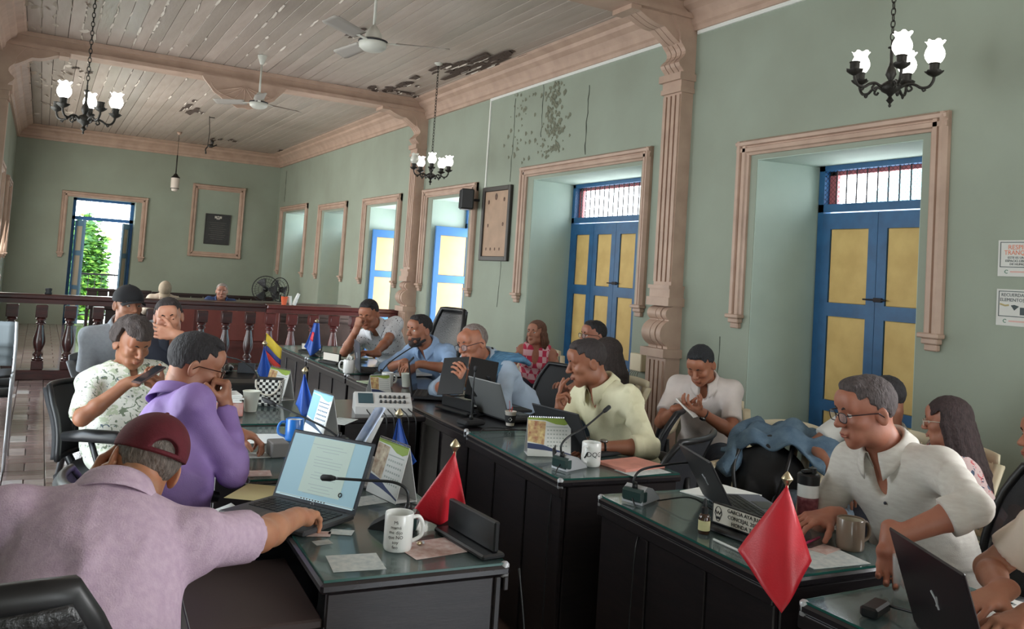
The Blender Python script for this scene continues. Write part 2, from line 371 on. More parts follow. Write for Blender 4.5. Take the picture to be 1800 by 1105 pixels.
# paint ridges hanging along the joints (curled flakes catching light)
fk = MB()
def flake(x, y, L, wd, drop, yaw=0.0):
    c, s = math.cos(yaw), math.sin(yaw); pts = []
    for k in range(4):
        u = k / 3 * L - L / 2; d = drop * (1 - abs(k / 1.5 - 1) * .5)
        for q, dz in ((-wd / 2, 0), (wd / 2, -d)): pts.append((x + q * c - u * s, y + q * s + u * c, ZC - .001 + dz))
    fk.add(pts, [(0, 1, 3, 2), (2, 3, 5, 4), (4, 5, 7, 6)])
for _ in range(420):
    i = rnd.randrange(0, 22); x = XL + i * BW + rnd.uniform(-.006, .006)
    y = rnd.uniform(5.7, 10.9) if rnd.random() < .8 else rnd.uniform(11.4, 15)
    if i > 12 and rnd.random() < .6: continue
    flake(x, y, rnd.uniform(.04, .3), rnd.uniform(.006, .022), rnd.uniform(.003, .018), rnd.uniform(-.08, .08))
for _ in range(120):
    flake(XL + rnd.uniform(.05, .9), rnd.uniform(8, 18), rnd.uniform(.05, .2), rnd.uniform(.015, .05), rnd.uniform(.01, .04), rnd.uniform(-.6, .6))
tag(fk.build('peeling_paint', M_flake, ceiling), kind='stuff')
def damage(cx, cy, lx, ly, n, seed):
    r = random.Random(seed); a = MB(); f = MB()
    for _ in range(n):
        x = cx + r.gauss(0, .33) * lx; y = cy + r.gauss(0, .33) * ly; w_ = r.uniform(.03, .09); l_ = r.uniform(.15, .55) * ly
        P = [(x - w_ / 2 + r.uniform(-.01, .01), y - l_ / 2 + r.uniform(-.08, .08)), (x - w_ / 2, y + l_ / 2 * r.uniform(-.3, .3)), (x - w_ / 2 + r.uniform(0, .03), y + l_ / 2 + r.uniform(-.08, .08)), (x + w_ / 2, y + l_ / 2 + r.uniform(-.1, .1)), (x + w_ / 2 + r.uniform(-.01, .02), y), (x + w_ / 2, y - l_ / 2)]
        z = ZC - .002 - r.uniform(0, .01); a.prism(P[::-1], z - .004, z)
        if r.random() < .6:
            q = r.uniform(.008, .02); f.add([(x + w_ / 2, y - l_ / 3, ZC - .004), (x + w_ / 2 + q, y - l_ / 4, ZC - .008 - q * .5), (x + w_ / 2 + q * .8, y + l_ / 4, ZC - .006 - q * .8), (x + w_ / 2, y + l_ / 3, ZC - .004)], [(0, 1, 2, 3)])
    o = a.build('rotten_patch', M_rawboard, ceiling); f.build('curled_paint', M_flake, o)
damage(4.28, 8.55, .38, 1.3, 26, 1); damage(4.05, 8.9, .25, .8, 8, 11); damage(3.95, 10.35, .22, .5, 12, 2); damage(3.95, 10.75, .5, .25, 14, 3); damage(4.3, 10.72, .2, .25, 8, 12)
damage(3.9, 11.6, .6, .35, 12, 4); damage(1.98, 14.8, .25, .9, 9, 5); damage(3.1, 18.1, .5, .6, 7, 6); damage(4.4, 18.6, .3, .5, 9, 7); damage(2.65, 8.3, .12, .3, 4, 8); damage(-.1, 9.2, .12, .5, 4, 9); damage(.25, 12.8, .2, .5, 5, 10)
# ---- cornices (stepped moulding), beams, pilasters
def cornice(name, p0, p1, inward, mt=M_peach):
    """p0->p1 along wall foot line; inward = unit (x,y) towards the room"""
    prof = [(0, ZW), (.035, ZW), (.04, ZW + .035), (.06, ZW + .05), (.07, ZW + .10), (.11, ZW + .15), (.16, ZW + .185), (.17, ZW + .22), (.24, ZC - .02), (.26, ZC - .001), (0, ZC - .001)]
    a = Vector((*p0, 0)); b = Vector((*p1, 0)); iv = Vector((*inward, 0)); n = len(prof)
    vs = [tuple(q + iv * d + Vector((0, 0, z))) for q in (a, b) for d, z in prof]
    fs = [(i, (i + 1) % n, n + (i + 1) % n, n + i) for i in range(n)] + [tuple(range(n)), tuple(range(n, 2 * n))[::-1]]
    struct(MB().add(vs, fs).build(name, mt))
cornice('trim_cornice_right', (XR, YN), (XR, YB), (-1, 0)); cornice('trim_cornice_left', (XL, YN), (XL, YB), (1, 0)); cornice('trim_cornice_back', (XL, YB), (XR, YB), (0, -1))
M_white = mat('white_plastic', (225, 228, 222), 0.5)
struct(MB().b2((XR - .016, 5.66, ZW - .03), (XR, 9.1, ZW)).build('trim_cable_duct', M_white))
struct(MB().b2((XR - .016, YN, ZW - .03), (XR, 5.38, ZW)).build('trim_cable_duct_near', M_white))
struct(MB().b2((XR - .014, 9.085, 2.6), (XR, 9.11, ZW)).build('trim_cable_drop', M_white))
for yb_, nm in ((5.52, 'trim_beam_near'), (11.145, 'trim_beam_far')):
    b = MB(); b.b2((XL, yb_ - .12, 3.84), (XR, yb_ + .12, ZC)); b.b2((XL, yb_ - .15, 3.80), (XR, yb_ + .15, 3.845)); b.b2((XL, yb_ - .145, 3.93), (XR, yb_ + .145, ZC - .001))
    struct(b.build(nm, M_peach))
def scroll_profile(z0, z1, d, base):
    """double scroll outline in (depth, z)"""
    h = z1 - z0; P = [(0, z1)]
    for u in np.linspace(1, 0, 48):
        s = base + d * max(.62 * math.sqrt(max(0, 1 - ((u - .82) / .17) ** 2)), 1.0 * max(0, 1 - ((u - .36) / .33) ** 2) ** .6)
        if u < .06: s = base + d * .35
        P.append((s, z0 + h * u))
    P.append((0, z0)); return P
def extrude_y(mb, prof, x_wall, y0, y1, sgn, mi=0):
    n = len(prof); vs = [(x_wall + sgn * d, y, z) for y in (y0, y1) for d, z in prof]
    mb.add(vs, [(i, (i + 1) % n, n + (i + 1) % n, n + i) for i in range(n)] + [tuple(range(n)), tuple(range(n, 2 * n))[::-1]], mi)
def pilaster(name, side, yc):
    xw = XR if side > 0 else XL; sg = -1 if side > 0 else 1; w_ = .125
    b = MB()
    def blk(z0, z1, d, hw): b.b2((xw, yc - hw, z0), (xw + sg * d, yc + hw, z1))
    blk(0, .12, .22, w_ + .03); blk(.12, .98, .15, w_)
    for k in (-1.5, -.5, .5, 1.5): b.b2((xw + sg * .15, yc + k * .055 - .018, .16), (xw + sg * .163, yc + k * .055 + .018, .95))
    blk(.98, 1.05, .20, w_ + .025)
    for k in range(4): extrude_y(b, scroll_profile(1.05, 1.40, .13, .09 + .008 * (k in (1, 2))), xw, yc - w_ + k * .0625 + .003, yc - w_ + (k + 1) * .0625 - .003, sg)
    blk(1.40, 1.47, .17, w_ + .02); blk(1.47, 1.54, .15, w_ + .005); blk(1.54, 1.57, .165, w_ + .012)
    blk(1.57, 3.18, .125, w_ - .012)
    for k in range(4): b.b2((xw + sg * .125, yc - w_ + .02 + k * .0575, 1.60), (xw + sg * .14, yc - w_ + .02 + k * .0575 + .036, 3.16))
    blk(3.18, 3.22, .15, w_ + .005); blk(3.22, 3.28, .14, w_ - .005); blk(3.28, 3.34, .17, w_ + .015)
    for k in range(4):
        P = [(0, 3.80)] + [(.11 + .07 * math.exp(-((z - 3.42) / .05) ** 2) + .16 * max(0, (z - 3.52) / .28) ** 1.3 + .03 * math.exp(-((z - 3.6) / .04) ** 2), z) for z in np.linspace(3.80, 3.34, 18)] + [(0, 3.34)]
        extrude_y(b, P, xw, yc - w_ + k * .0625 + .004, yc - w_ + (k + 1) * .0625 - .004, sg)
    # scalloped bracket running out under the beam
    pr = [(0, 3.80), (0, 3.50)] + [(x, 3.80 - (.28 - x * .42) * (0.75 + .25 * abs(math.sin(x * 9.5)))) for x in np.linspace(.02, .62, 26)] + [(.64, 3.80)]
    for k in range(3): extrude_y(b, pr[::-1], xw, yc - .1 + k * .068, yc - .1 + (k + 1) * .068 - .006, sg)
    b.b2((xw + sg * .60, yc - .13, 3.76), (xw + sg * .70, yc + .13, 3.85))
    struct(b.build(name, M_peach))
pilaster('trim_pilaster_near', 1, 5.52); pilaster('trim_pilaster_far', 1, 11.145); pilaster('trim_pilaster_left_far', -1, 11.145); pilaster('trim_pilaster_left_near', -1, 5.52)
# fan-shaped hanging ornament in the middle of the far beam
def ornament():
    P = []; N = 44
    for k in range(N + 1):
        u = k / N; x = 1.57 + u * 1.04; base = 3.80 - .345 * math.sin(PI * u) ** .75
        P.append((x, base + .018 * abs(math.sin(u * PI * 7))))
    poly = [(2.61, 3.82)] + [(1.57, 3.82)] + P
    b = MB(); n = len(poly)
    vs = [(x, y, z) for y in (10.985, 11.02) for x, z in poly]
    b.add(vs, [(i, (i + 1) % n, n + (i + 1) % n, n + i) for i in range(n)] + [tuple(range(n)), tuple(range(n, 2 * n))[::-1]])
    cx = 2.09
    for k in range(-3, 4):
        a = k * .36; b.tube([(cx + math.sin(a) * t * .42, 10.982, 3.74 - math.cos(a) * t * .22) for t in (.1, .5, 1)], [.012, .009, .004], 6)
    b.tube([(cx + .42 * math.cos(t), 10.982, 3.76 - .2 * math.sin(t)) for t in np.linspace(.1, PI - .1, 14)], .007, 6)
    return struct(b.build('trim_beam_ornament', M_peach))
ornament()
# ---- peach mouldings round the openings
def trim_bar(mb, a, b, up, out, w_, steps=((1, .02), (.62, .038), (.3, .055))):
    """bar from a to b; 'up' is its width direction, 'out' towards the room"""
    a = Vector(a); b = Vector(b); up = Vector(up); out = Vector(out)
    n = [(-.5, 0), (-.5, .022), (-.36, .03), (-.30, .046), (-.05, .046), (0, .034), (.08, .034), (.14, .055), (.34, .06), (.5, .03), (.5, 0)]
    vs = [tuple(q + up * (u * w_) + out * d) for q in (a, b) for u, d in n]; k = len(n)
    mb.add(vs, [(i, (i + 1) % k, k + (i + 1) % k, k + i) for i in range(k)] + [tuple(range(k)), tuple(range(k, 2 * k))[::-1]])
def hood(name, origin, axis, out, s0, s1, top, bot, w_=.115):
    """U-shaped moulding: axis = direction along wall; s0,s1 positions; ends in small drops"""
    A = Vector(axis); O = Vector(origin); b = MB(); Z = Vector((0, 0, 1))
    P = lambda s, z: O + A * s + Z * z
    trim_bar(b, P(s0, top - w_ / 2), P(s1, top - w_ / 2), Z, out, w_)
    trim_bar(b, P(s0 + w_ / 2, bot + .10), P(s0 + w_ / 2, top - w_ * .06), -A, out, w_)
    trim_bar(b, P(s1 - w_ / 2, bot + .10), P(s1 - w_ / 2, top - w_ * .06), A, out, w_)
    for s in (s0 + w_ / 2, s1 - w_ / 2):
        for (z0, z1, hw, d) in ((bot + .075, bot + .105, w_ * .60, .075), (bot + .04, bot + .075, w_ * .46, .055), (bot, bot + .04, w_ * .36, .04)):
            c = P(s, (z0 + z1) / 2) + Vector(out) * (d / 2); sz = Vector([abs(A[i]) * hw * 2 + abs(out[i]) * d for i in range(3)]); sz.z = z1 - z0
            b.box(c, sz, bev=.006)
    return struct(b.build(name, M_peach))
for i, t in enumerate(TR): hood('trim_%d' % (i + 1), (XR, 0, 0), (0, 1, 0), (-1, 0, 0), t[0], t[1], t[2], 1.28)
hood('trim_7', (0, YB, 0), (1, 0, 0), (0, -1, 0), .28, 1.91, 2.73, 1.37)
hood('trim_8', (XL, 0, 0), (0, 1, 0), (1, 0, 0), 12.75, 14.5, 2.7, 1.3); hood('trim_9', (XL, 0, 0), (0, 1, 0), (1, 0, 0), 16.2, 17.9, 2.7, 1.3)
# rectangular blind frame on the back wall
fb = MB(); x0, x1, z0, z1 = 2.78, 3.90, 1.56, 3.15; w_ = .115
for a, b_, u in (((x0, z0 + w_ / 2), (x1, z0 + w_ / 2), (0, 0, -1)), ((x0, z1 - w_ / 2), (x1, z1 - w_ / 2), (0, 0, 1)), ((x0 + w_ / 2, z0), (x0 + w_ / 2, z1), (-1, 0, 0)), ((x1 - w_ / 2, z0), (x1 - w_ / 2, z1), (1, 0, 0))):
    trim_bar(fb, (a[0], YB, a[1]), (b_[0], YB, b_[1]), u, (0, -1, 0), w_)
struct(fb.build('trim_10', M_peach))
# lighter patches where the plaster blistered on the right wall (relief flakes)
bl = MB(); r = random.Random(8)
for _ in range(230):
    y = r.gauss(7.62, .12); z = r.uniform(2.82, 3.66)
    if r.random() < .25: y = r.gauss(8.35, .2)
    if z < 2.84: continue
    s = r.uniform(.008, .032); bl.add([(XR - .001, y - s, z), (XR - .012, y - s * .2, z + s), (XR - .001, y + s, z + s * .4), (XR - .008, y + s * .1, z - s)], [(0, 1, 2, 3)])
tag(bl.build('blistered_plaster', mat('blistered_plaster', (120, 122, 104), .9)), kind='structure'); bpy.data.objects['blistered_plaster'].name = 'trim_blistered_plaster'
ck = MB()
for (y, z0_, z1_, sd, wd) in ((6.98, 2.82, 3.52, 1, .006), (7.85, 3.1, 3.68, 2, .004), (8.5, 2.65, 3.62, 3, .0035), (8.62, 1.2, 2.6, 4, .003), (4.9, .3, 1.2, 5, .003), (18.9, 2.9, 3.6, 6, .006)):
    r = random.Random(sd); pts = []; yy = y
    for k in range(16): yy += r.uniform(-.012, .012); pts.append((XR - .002, yy, z0_ + (z1_ - z0_) * k / 15))
    ck.tube(pts, [wd * r.uniform(.5, 1.2) for _ in pts], 4)
struct(ck.build('trim_wall_cracks', mat('crack_shadow', (70, 74, 66), .95)))
# ---- doors in the right wall
XD = XR + WT - .07
def mesh_screen(parent, y0, y1, z0, z1, x):
    b = MB(); st = .035; k = y0 - (z1 - z0)
    while k < y1:
        for s in (1, -1):
            ya, yb = (k, k + (z1 - z0)) if s > 0 else (k + (z1 - z0), k); za, zb = z0, z1
            # clip to y range
            lo, hi = y0, y1; pts = []
            for (yy, zz) in ((ya, za), (yb, zb)): pts.append([yy, zz])
            (Y0, Z0), (Y1, Z1) = pts
            if Y0 > Y1: (Y0, Z0), (Y1, Z1) = (Y1, Z1), (Y0, Z0)
            if Y1 <= lo or Y0 >= hi: continue
            def zi(y): return Z0 + (Z1 - Z0) * (y - Y0) / (Y1 - Y0)
            a = (max(Y0, lo), zi(max(Y0, lo))); c = (min(Y1, hi), zi(min(Y1, hi)))
            b.tube([(x, a[0], a[1]), (x, c[0], c[1])], .0014, 3, cap=False)
        k += st
    tag(b.build('wire_mesh', M_iron, parent), kind='stuff')
def panel_leaf(w_, h_, cols, rows, blue, yel, parent, matx):
    """leaf in local (u across, v = thickness, z up); returns mesh objects parented"""
    T = .035; st = .075 if cols == 1 else .07
    fr = MB(); fr.b2((0, 0, 0), (st, T, h_)); fr.b2((w_ - st, 0, 0), (w_, T, h_)); rb = .07
    zs = [.16, .70, .78, 1.40, 1.50, h_ - .12] if rows == 3 else [.16, 1.1, 1.2, h_ - .12]
    fr.b2((st, 0, 0), (w_ - st, T, zs[0]))
    for a, b in zip(zs[1:-1:2], zs[2::2]): fr.b2((st, 0, a), (w_ - st, T, b))
    fr.b2((st, 0, zs[-1]), (w_ - st, T, h_))
    f = fr.build('leaf_frame', blue, parent); f.matrix_local = matx
    for a, b in zip(zs[0::2], zs[1::2]):
        p = MB(); p.box(((w_) / 2, T / 2, (a + b) / 2), (w_ - 2 * st, T * .35, b - a), bev=.005)
        o = p.build('leaf_panel', yel, parent); o.matrix_local = matx
for i, t in enumerate(TR):
    d0, d1 = t[5], t[6]; top = t[2] - .155; HL = 2.20
    dr = empty('door_%d' % (i + 1), (XD, (d0 + d1) / 2, 0)); struct(dr); yc = (d0 + d1) / 2; W = d1 - d0
    a0, a1 = max(d0, t[3] + .01) - yc, min(d1, t[4] - .01) - yc
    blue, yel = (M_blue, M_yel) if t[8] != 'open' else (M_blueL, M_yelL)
    fm = MB(); fm.b2((-.03, a0, 0), (.05, a0 + .05, top)); fm.b2((-.03, a1 - .05, 0), (.05, a1, top)); fm.b2((-.03, a0, HL), (.05, a1, HL + .06)); fm.b2((-.03, a0, top - .04), (.05, a1, top)); fm.build('door_frame', blue, dr)
    a0 += .05; a1 -= .05; W = a1 - a0
    # transom: pink boards at the ends, iron bars, wire mesh
    tb = MB(); tb.b2((.03, a0, HL + .06), (.06, a0 + .03, top - .04)); tb.b2((.03, a1 - .07, HL + .06), (.06, a1, top - .04)); tb.b2((.03, a0, top - .07), (.06, a1, top - .04)); tb.build('transom_frame', M_pink, dr)
    nb_ = int(W / .085)
    for k in range(1, nb_):
        MB().tube([(0, a0 + W * k / nb_, HL + .06), (0, a0 + W * k / nb_, top - .04)], .006, 6).build('iron_bar', M_iron, dr)
    if i < 2: mesh_screen(dr, a0, a1, HL + .06, top - .04, -.022)
    n = t[7]; lw = W / n
    if t[8] != 'open':
        for k in range(n):
            Mx = Matrix.Translation((0, a0 + k * lw + .002, .02)) @ Matrix.Rotation(PI / 2, 4, 'Z')
            panel_leaf(lw - .004, HL - .03, 1, 3, blue, yel, dr, Mx)
        lk = MB(); lk.box((-.045, a0 + W / 2 - .03, 1.56), (.02, .07, .03), bev=.004); lk.tube([(-.05, a0 + W / 2 - .10, 1.56), (-.05, a0 + W / 2 + .09, 1.56)], .006, 8); lk.build('bolt', M_iron, dr)
    else:
        # leaf folded back against the far jamb, square to the wall
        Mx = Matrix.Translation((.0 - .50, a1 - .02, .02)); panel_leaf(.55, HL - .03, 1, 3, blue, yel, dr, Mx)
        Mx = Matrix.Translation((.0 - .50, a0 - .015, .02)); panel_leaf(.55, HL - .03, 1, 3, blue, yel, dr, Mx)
# ---- back door to the balcony
bd = empty('door_7', ((BX0 + BX1) / 2, YB + .40, 0)); struct(bd); W = BX1 - BX0; h = W / 2
f = MB()
for s in (-1, 1): f.b2((s * h, -.03, 0), (s * (h - .07), .05, BT))
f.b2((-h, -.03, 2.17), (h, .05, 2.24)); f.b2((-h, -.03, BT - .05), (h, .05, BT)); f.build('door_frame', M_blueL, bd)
for k in range(1, 12): x = -h + .07 + (W - .14) * k / 12; MB().tube([(x, 0, 2.24), (x, 0, BT - .05)], .006, 6).build('iron_bar', M_iron, bd)
for s in (-1, 1):
    ang = PI / 2 + .10 if s < 0 else PI / 2 - .02
    Mx = Matrix.Translation((s * (h - .08), -.02, .02)) @ Matrix.Rotation(-PI / 2 + (-.38 if s < 0 else .38) * -1 * (1), 4, 'Z')
    panel_leaf(.42, 2.13, 1, 3, mat('hazed_blue_shutter', (126, 164, 196), .5), mat('hazed_cream_panel', (232, 216, 192), .5), bd, Mx)  # haze and bloom painted in: paler copies of the door paints
# balcony beyond: railing, slab, street tree, pale wall
bl = empty('balcony', (1.1, YB + 1.1, 0), 0, 'dark iron balcony railing outside the open back doorway', 'railing')
MB().b2((-1.2, -.5, -.12), (1.2, .35, -.01)).build('slab', mat('concrete', (170, 168, 160), .8), bl)
b = MB(); b.b2((-1.2, .28, 1.0), (1.2, .32, 1.04)); b.b2((-1.2, .28, .1), (1.2, .32, .13)); b.build('rail', M_iron, bl)
for k in range(19): MB().tube([(-1.17 + k * .13, .3, .1), (-1.17 + k * .13, .3, 1.0)], .008, 6).build('bar', M_iron, bl)
def leafy(name, loc, rx, rz, n, seed, label, mats, cat='tree'):
    r = random.Random(seed); root = empty(name, loc, 0, label, cat); nt_ = np.random.default_rng(seed)
    MB().tube([(0, 0, -3.5), (.1, 0, -1), (0, .1, rz * .4)], [.18, .14, .06], 8).build('trunk', mat('bark', (95, 80, 65), .9), root)
    for q, mt in enumerate(mats):
        b = MB()
        for _ in range(n // len(mats)):
            th = r.uniform(0, 2 * PI); ph = math.acos(r.uniform(-1, 1)); k = r.uniform(.6, 1.0) * (1 + .18 * math.sin(5 * th + 3 * ph))
            c = Vector((rx * k * math.sin(ph) * math.cos(th), rx * k * math.sin(ph) * math.sin(th), rz * (.5 + .5 * k * math.cos(ph)) * 1.0)); s = r.uniform(.07, .14)
            R = Matrix.Rotation(r.uniform(0, 6.28), 3, 'Z') @ Matrix.Rotation(r.uniform(-1.2, 1.2), 3, 'X')
            b.add([tuple(c + R @ Vector(p)) for p in ((-s, 0, 0), (0, -s * .5, .02), (s, 0, 0), (0, s * .5, .02))], [(0, 1, 2, 3)])
        tag(b.build('foliage', mt, root), kind='stuff')
    return root
G1 = mat('leaf_bright', (120, 165, 60), .6); G2 = mat('leaf_mid', (84, 130, 48), .6); G3 = mat('leaf_dark', (50, 90, 38), .7)
leafy('street_tree', (.98, 24.5, -.9), .60, 3.15, 6500, 3, 'bright green leafy tree seen outside through the back doorway', [G1, G2, G3])
gb = MB(); gb.b2((-30, YB + 3, -3.6), (40, 120, -3.5)); struct(gb.build('floor_street', mat('street', (150, 148, 140), .9)))
hl = MB(); N = 26
for i in range(N):
    pass
def hill(name, loc, R, H, seed, label):
    r = random.Random(seed); b = MB()
    b.grid(lambda u, v: (((u - .5) * 2 * R), ((v - .5) * R), H * max(0, (1 - ((u - .5) * 2) ** 2)) * max(0, 1 - ((v - .5) * 2) ** 2) * (1 + .12 * math.sin(u * 23 + seed) * math.cos(v * 17)) ), 40, 16)
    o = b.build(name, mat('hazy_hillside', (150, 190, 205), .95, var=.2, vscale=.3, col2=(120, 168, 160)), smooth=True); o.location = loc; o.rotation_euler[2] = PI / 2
    return struct(o)
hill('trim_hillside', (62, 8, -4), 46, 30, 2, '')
# ================================================================== people: smooth implicit figures
f32 = np.float32
class Field:
    def __init__(s): s.ops = []
    def cone(s, a, b, ra, rb, k=.02, flat=None, op='+', wide=None):
        """tapered capsule; flat = cut off square past a ('a'), b ('b') or both; wide=(axis vector, factor) stretches the section"""
        a = np.array(a, float); b = np.array(b, float); R = max(ra, rb) * (wide[1] if wide else 1)
        s.ops.append(('c', op, k, np.minimum(a, b) - R, np.maximum(a, b) + R, (a, b, ra, rb, flat, wide))); return s
    def ell(s, c, r, M=None, k=.02, op='+', cut=None):
        """ellipsoid; M rows = local axes; cut = list of (normal, offset) half-spaces kept n.(p-c)<=offset"""
        c = np.array(c, float); r = np.array(r, float); R = r.max() if M is not None else r
        s.ops.append(('e', op, k, c - R, c + R, (c, r, M, cut))); return s
    def shell(s, c, r, M, keep, k=.004, op='+'):
        """ellipsoid kept where any of the convex regions (lists of local half-spaces n.p<=d) holds"""
        c = np.array(c, float); r = np.array(r, float); R = r.max()
        s.ops.append(('h', op, k, c - R, c + R, (c, r, M, keep))); return s
    def mesh(s, h, clip=None, lo=None, hi=None):
        ad = [o for o in s.ops if o[1] == '+']
        L = np.min([o[3] for o in ad], 0) - 2.2 * h; U = np.max([o[4] for o in ad], 0) + 2.2 * h
        if lo is not None: L = np.maximum(L, lo)
        if hi is not None: U = np.minimum(U, hi)
        n = np.ceil((U - L) / h).astype(int) + 1
        F = np.full(tuple(n), .06, f32); ax = [L[i] + h * np.arange(n[i]) for i in range(3)]
        for typ, op, k, a, b, D in s.ops:
            m_ = k + 1.5 * h; i0 = np.maximum(0, ((a - m_ - L) / h).astype(int)); i1 = np.minimum(n, ((b + m_ - L) / h).astype(int) + 2)
            if (i1 <= i0).any(): continue
            X = (ax[0][i0[0]:i1[0], None, None]).astype(f32); Y = (ax[1][None, i0[1]:i1[1], None]).astype(f32); Z = (ax[2][None, None, i0[2]:i1[2]]).astype(f32)
            d = s.ev(typ, D, X, Y, Z)
            V = F[i0[0]:i1[0], i0[1]:i1[1], i0[2]:i1[2]]
            if op == '+':
                q = np.maximum(k - np.abs(V - d), 0); V[...] = np.minimum(V, d) - q * q * (.25 / max(k, 1e-6))
            else:
                d = -d; q = np.maximum(k - np.abs(V - d), 0); V[...] = np.maximum(V, d) + q * q * (.25 / max(k, 1e-6))
        return nets(F, L, h)
    @staticmethod
    def ev(typ, D, X, Y, Z):
        if typ == 'c':
            a, b, ra, rb, flat, wide = D
            x, y, z = X - f32(a[0]), Y - f32(a[1]), Z - f32(a[2]); ab = (b - a).astype(f32); L2 = float(ab @ ab) + 1e-12
            t = (x * ab[0] + y * ab[1] + z * ab[2]) / f32(L2); tc_ = np.clip(t, 0, 1)
            x = x - tc_ * ab[0]; y = y - tc_ * ab[1]; z = z - tc_ * ab[2]
            if wide:
                w_, q = wide; w_ = np.array(w_, float); w_ = w_ / np.linalg.norm(w_); pr = (x * f32(w_[0]) + y * f32(w_[1]) + z * f32(w_[2])) * f32(1 / q - 1)
                x = x + pr * f32(w_[0]); y = y + pr * f32(w_[1]); z = z + pr * f32(w_[2])
            d = np.sqrt(x * x + y * y + z * z) - (f32(ra) + tc_ * f32(rb - ra))
            if flat:
                L = math.sqrt(L2)
                if 'b' in flat: d = np.maximum(d, (t - 1) * f32(L))
                if 'a' in flat: d = np.maximum(d, -t * f32(L))
            return d
        c, r, M = D[:3]; x, y, z = X - f32(c[0]), Y - f32(c[1]), Z - f32(c[2])
        if M is not None:
            M = np.array(M, float).astype(f32)
            x, y, z = (x * M[0, 0] + y * M[0, 1] + z * M[0, 2], x * M[1, 0] + y * M[1, 1] + z * M[1, 2], x * M[2, 0] + y * M[2, 1] + z * M[2, 2])
        r = r.astype(f32); k0 = np.sqrt((x / r[0]) ** 2 + (y / r[1]) ** 2 + (z / r[2]) ** 2); k1 = np.sqrt((x / r[0] ** 2) ** 2 + (y / r[1] ** 2) ** 2 + (z / r[2] ** 2) ** 2)
        d = k0 * (k0 - 1) / np.maximum(k1, 1e-5)
        if typ == 'e':
            if D[3]:
                for nn, of in D[3]: d = np.maximum(d, x * f32(nn[0]) + y * f32(nn[1]) + z * f32(nn[2]) - f32(of))
            return d
        kp = None
        for reg in D[3]:
            m_ = None
            for nn, of in reg:
                q = x * f32(nn[0]) + y * f32(nn[1]) + z * f32(nn[2]) - f32(of); m_ = q if m_ is None else np.maximum(m_, q)
            kp = m_ if kp is None else np.minimum(kp, m_)
        return np.maximum(d, kp)
_E = [((0, 0, 0), (1, 0, 0)), ((0, 1, 0), (1, 1, 0)), ((0, 0, 1), (1, 0, 1)), ((0, 1, 1), (1, 1, 1)), ((0, 0, 0), (0, 1, 0)), ((1, 0, 0), (1, 1, 0)), ((0, 0, 1), (0, 1, 1)), ((1, 0, 1), (1, 1, 1)), ((0, 0, 0), (0, 0, 1)), ((1, 0, 0), (1, 0, 1)), ((0, 1, 0), (0, 1, 1)), ((1, 1, 0), (1, 1, 1))]
def nets(F, L, h):
    S = F < 0; n = np.array(F.shape); c8 = {}
    cnt = np.zeros(tuple(n - 1), np.int8)
    for c in ((i, j, k) for i in (0, 1) for j in (0, 1) for k in (0, 1)):
        cnt += S[c[0]:n[0] - 1 + c[0], c[1]:n[1] - 1 + c[1], c[2]:n[2] - 1 + c[2]]
    I = np.argwhere((cnt > 0) & (cnt < 8)); N = len(I)
    if N == 0: return np.zeros((0, 3)), np.zeros((0, 4), int)
    idx = -np.ones(tuple(n - 1), np.int32); idx[I[:, 0], I[:, 1], I[:, 2]] = np.arange(N)
    acc = np.zeros((N, 3)); num = np.zeros(N)
    for a, b in _E:
        fa = F[I[:, 0] + a[0], I[:, 1] + a[1], I[:, 2] + a[2]]; fb = F[I[:, 0] + b[0], I[:, 1] + b[1], I[:, 2] + b[2]]
        m_ = (fa < 0) != (fb < 0); t = np.where(m_, fa / np.where(m_, fa - fb, 1), 0)
        p = np.array(a)[None] + t[:, None] * (np.array(b) - np.array(a))[None]; acc += p * m_[:, None]; num += m_
    V = L + h * (I + acc / num[:, None]); Q = []
    for ax in range(3):
        u, v = (ax + 1) % 3, (ax + 2) % 3
        sl0 = [slice(1, -1)] * 3; sl1 = [slice(1, -1)] * 3; sl0[ax] = slice(0, n[ax] - 1); sl1[ax] = slice(1, n[ax])
        A = S[tuple(sl0)]; B = S[tuple(sl1)]
        for flip, mk in ((0, A & ~B), (1, ~A & B)):
            J = np.argwhere(mk)
            if not len(J): continue
            J[:, u] += 1; J[:, v] += 1
            def g(du, dv):
                K = J.copy(); K[:, u] -= du; K[:, v] -= dv; return idx[K[:, 0], K[:, 1], K[:, 2]]
            q = np.stack([g(1, 1), g(0, 1), g(0, 0), g(1, 0)], 1); Q.append(q[:, ::-1] if flip else q)
    Q = np.concatenate(Q); return V, Q[(Q >= 0).all(1)]
def vnormals(V, Q):
    a = V[Q[:, 2]] - V[Q[:, 0]]; b = V[Q[:, 3]] - V[Q[:, 1]]; nn = np.cross(a, b); N = np.zeros_like(V)
    for i in range(4): np.add.at(N, Q[:, i], nn)
    return N / (np.linalg.norm(N, axis=1, keepdims=True) + 1e-9)
def smoothv(V, Q, it=1, lam=.5):
    for _ in range(it):
        A = np.zeros_like(V); c = np.zeros(len(V))
        for i in range(4):
            j = (i + 1) % 4; np.add.at(A, Q[:, i], V[Q[:, j]]); np.add.at(c, Q[:, i], 1); np.add.at(A, Q[:, j], V[Q[:, i]]); np.add.at(c, Q[:, j], 1)
        V = V * (1 - lam) + lam * A / c[:, None]
    return V
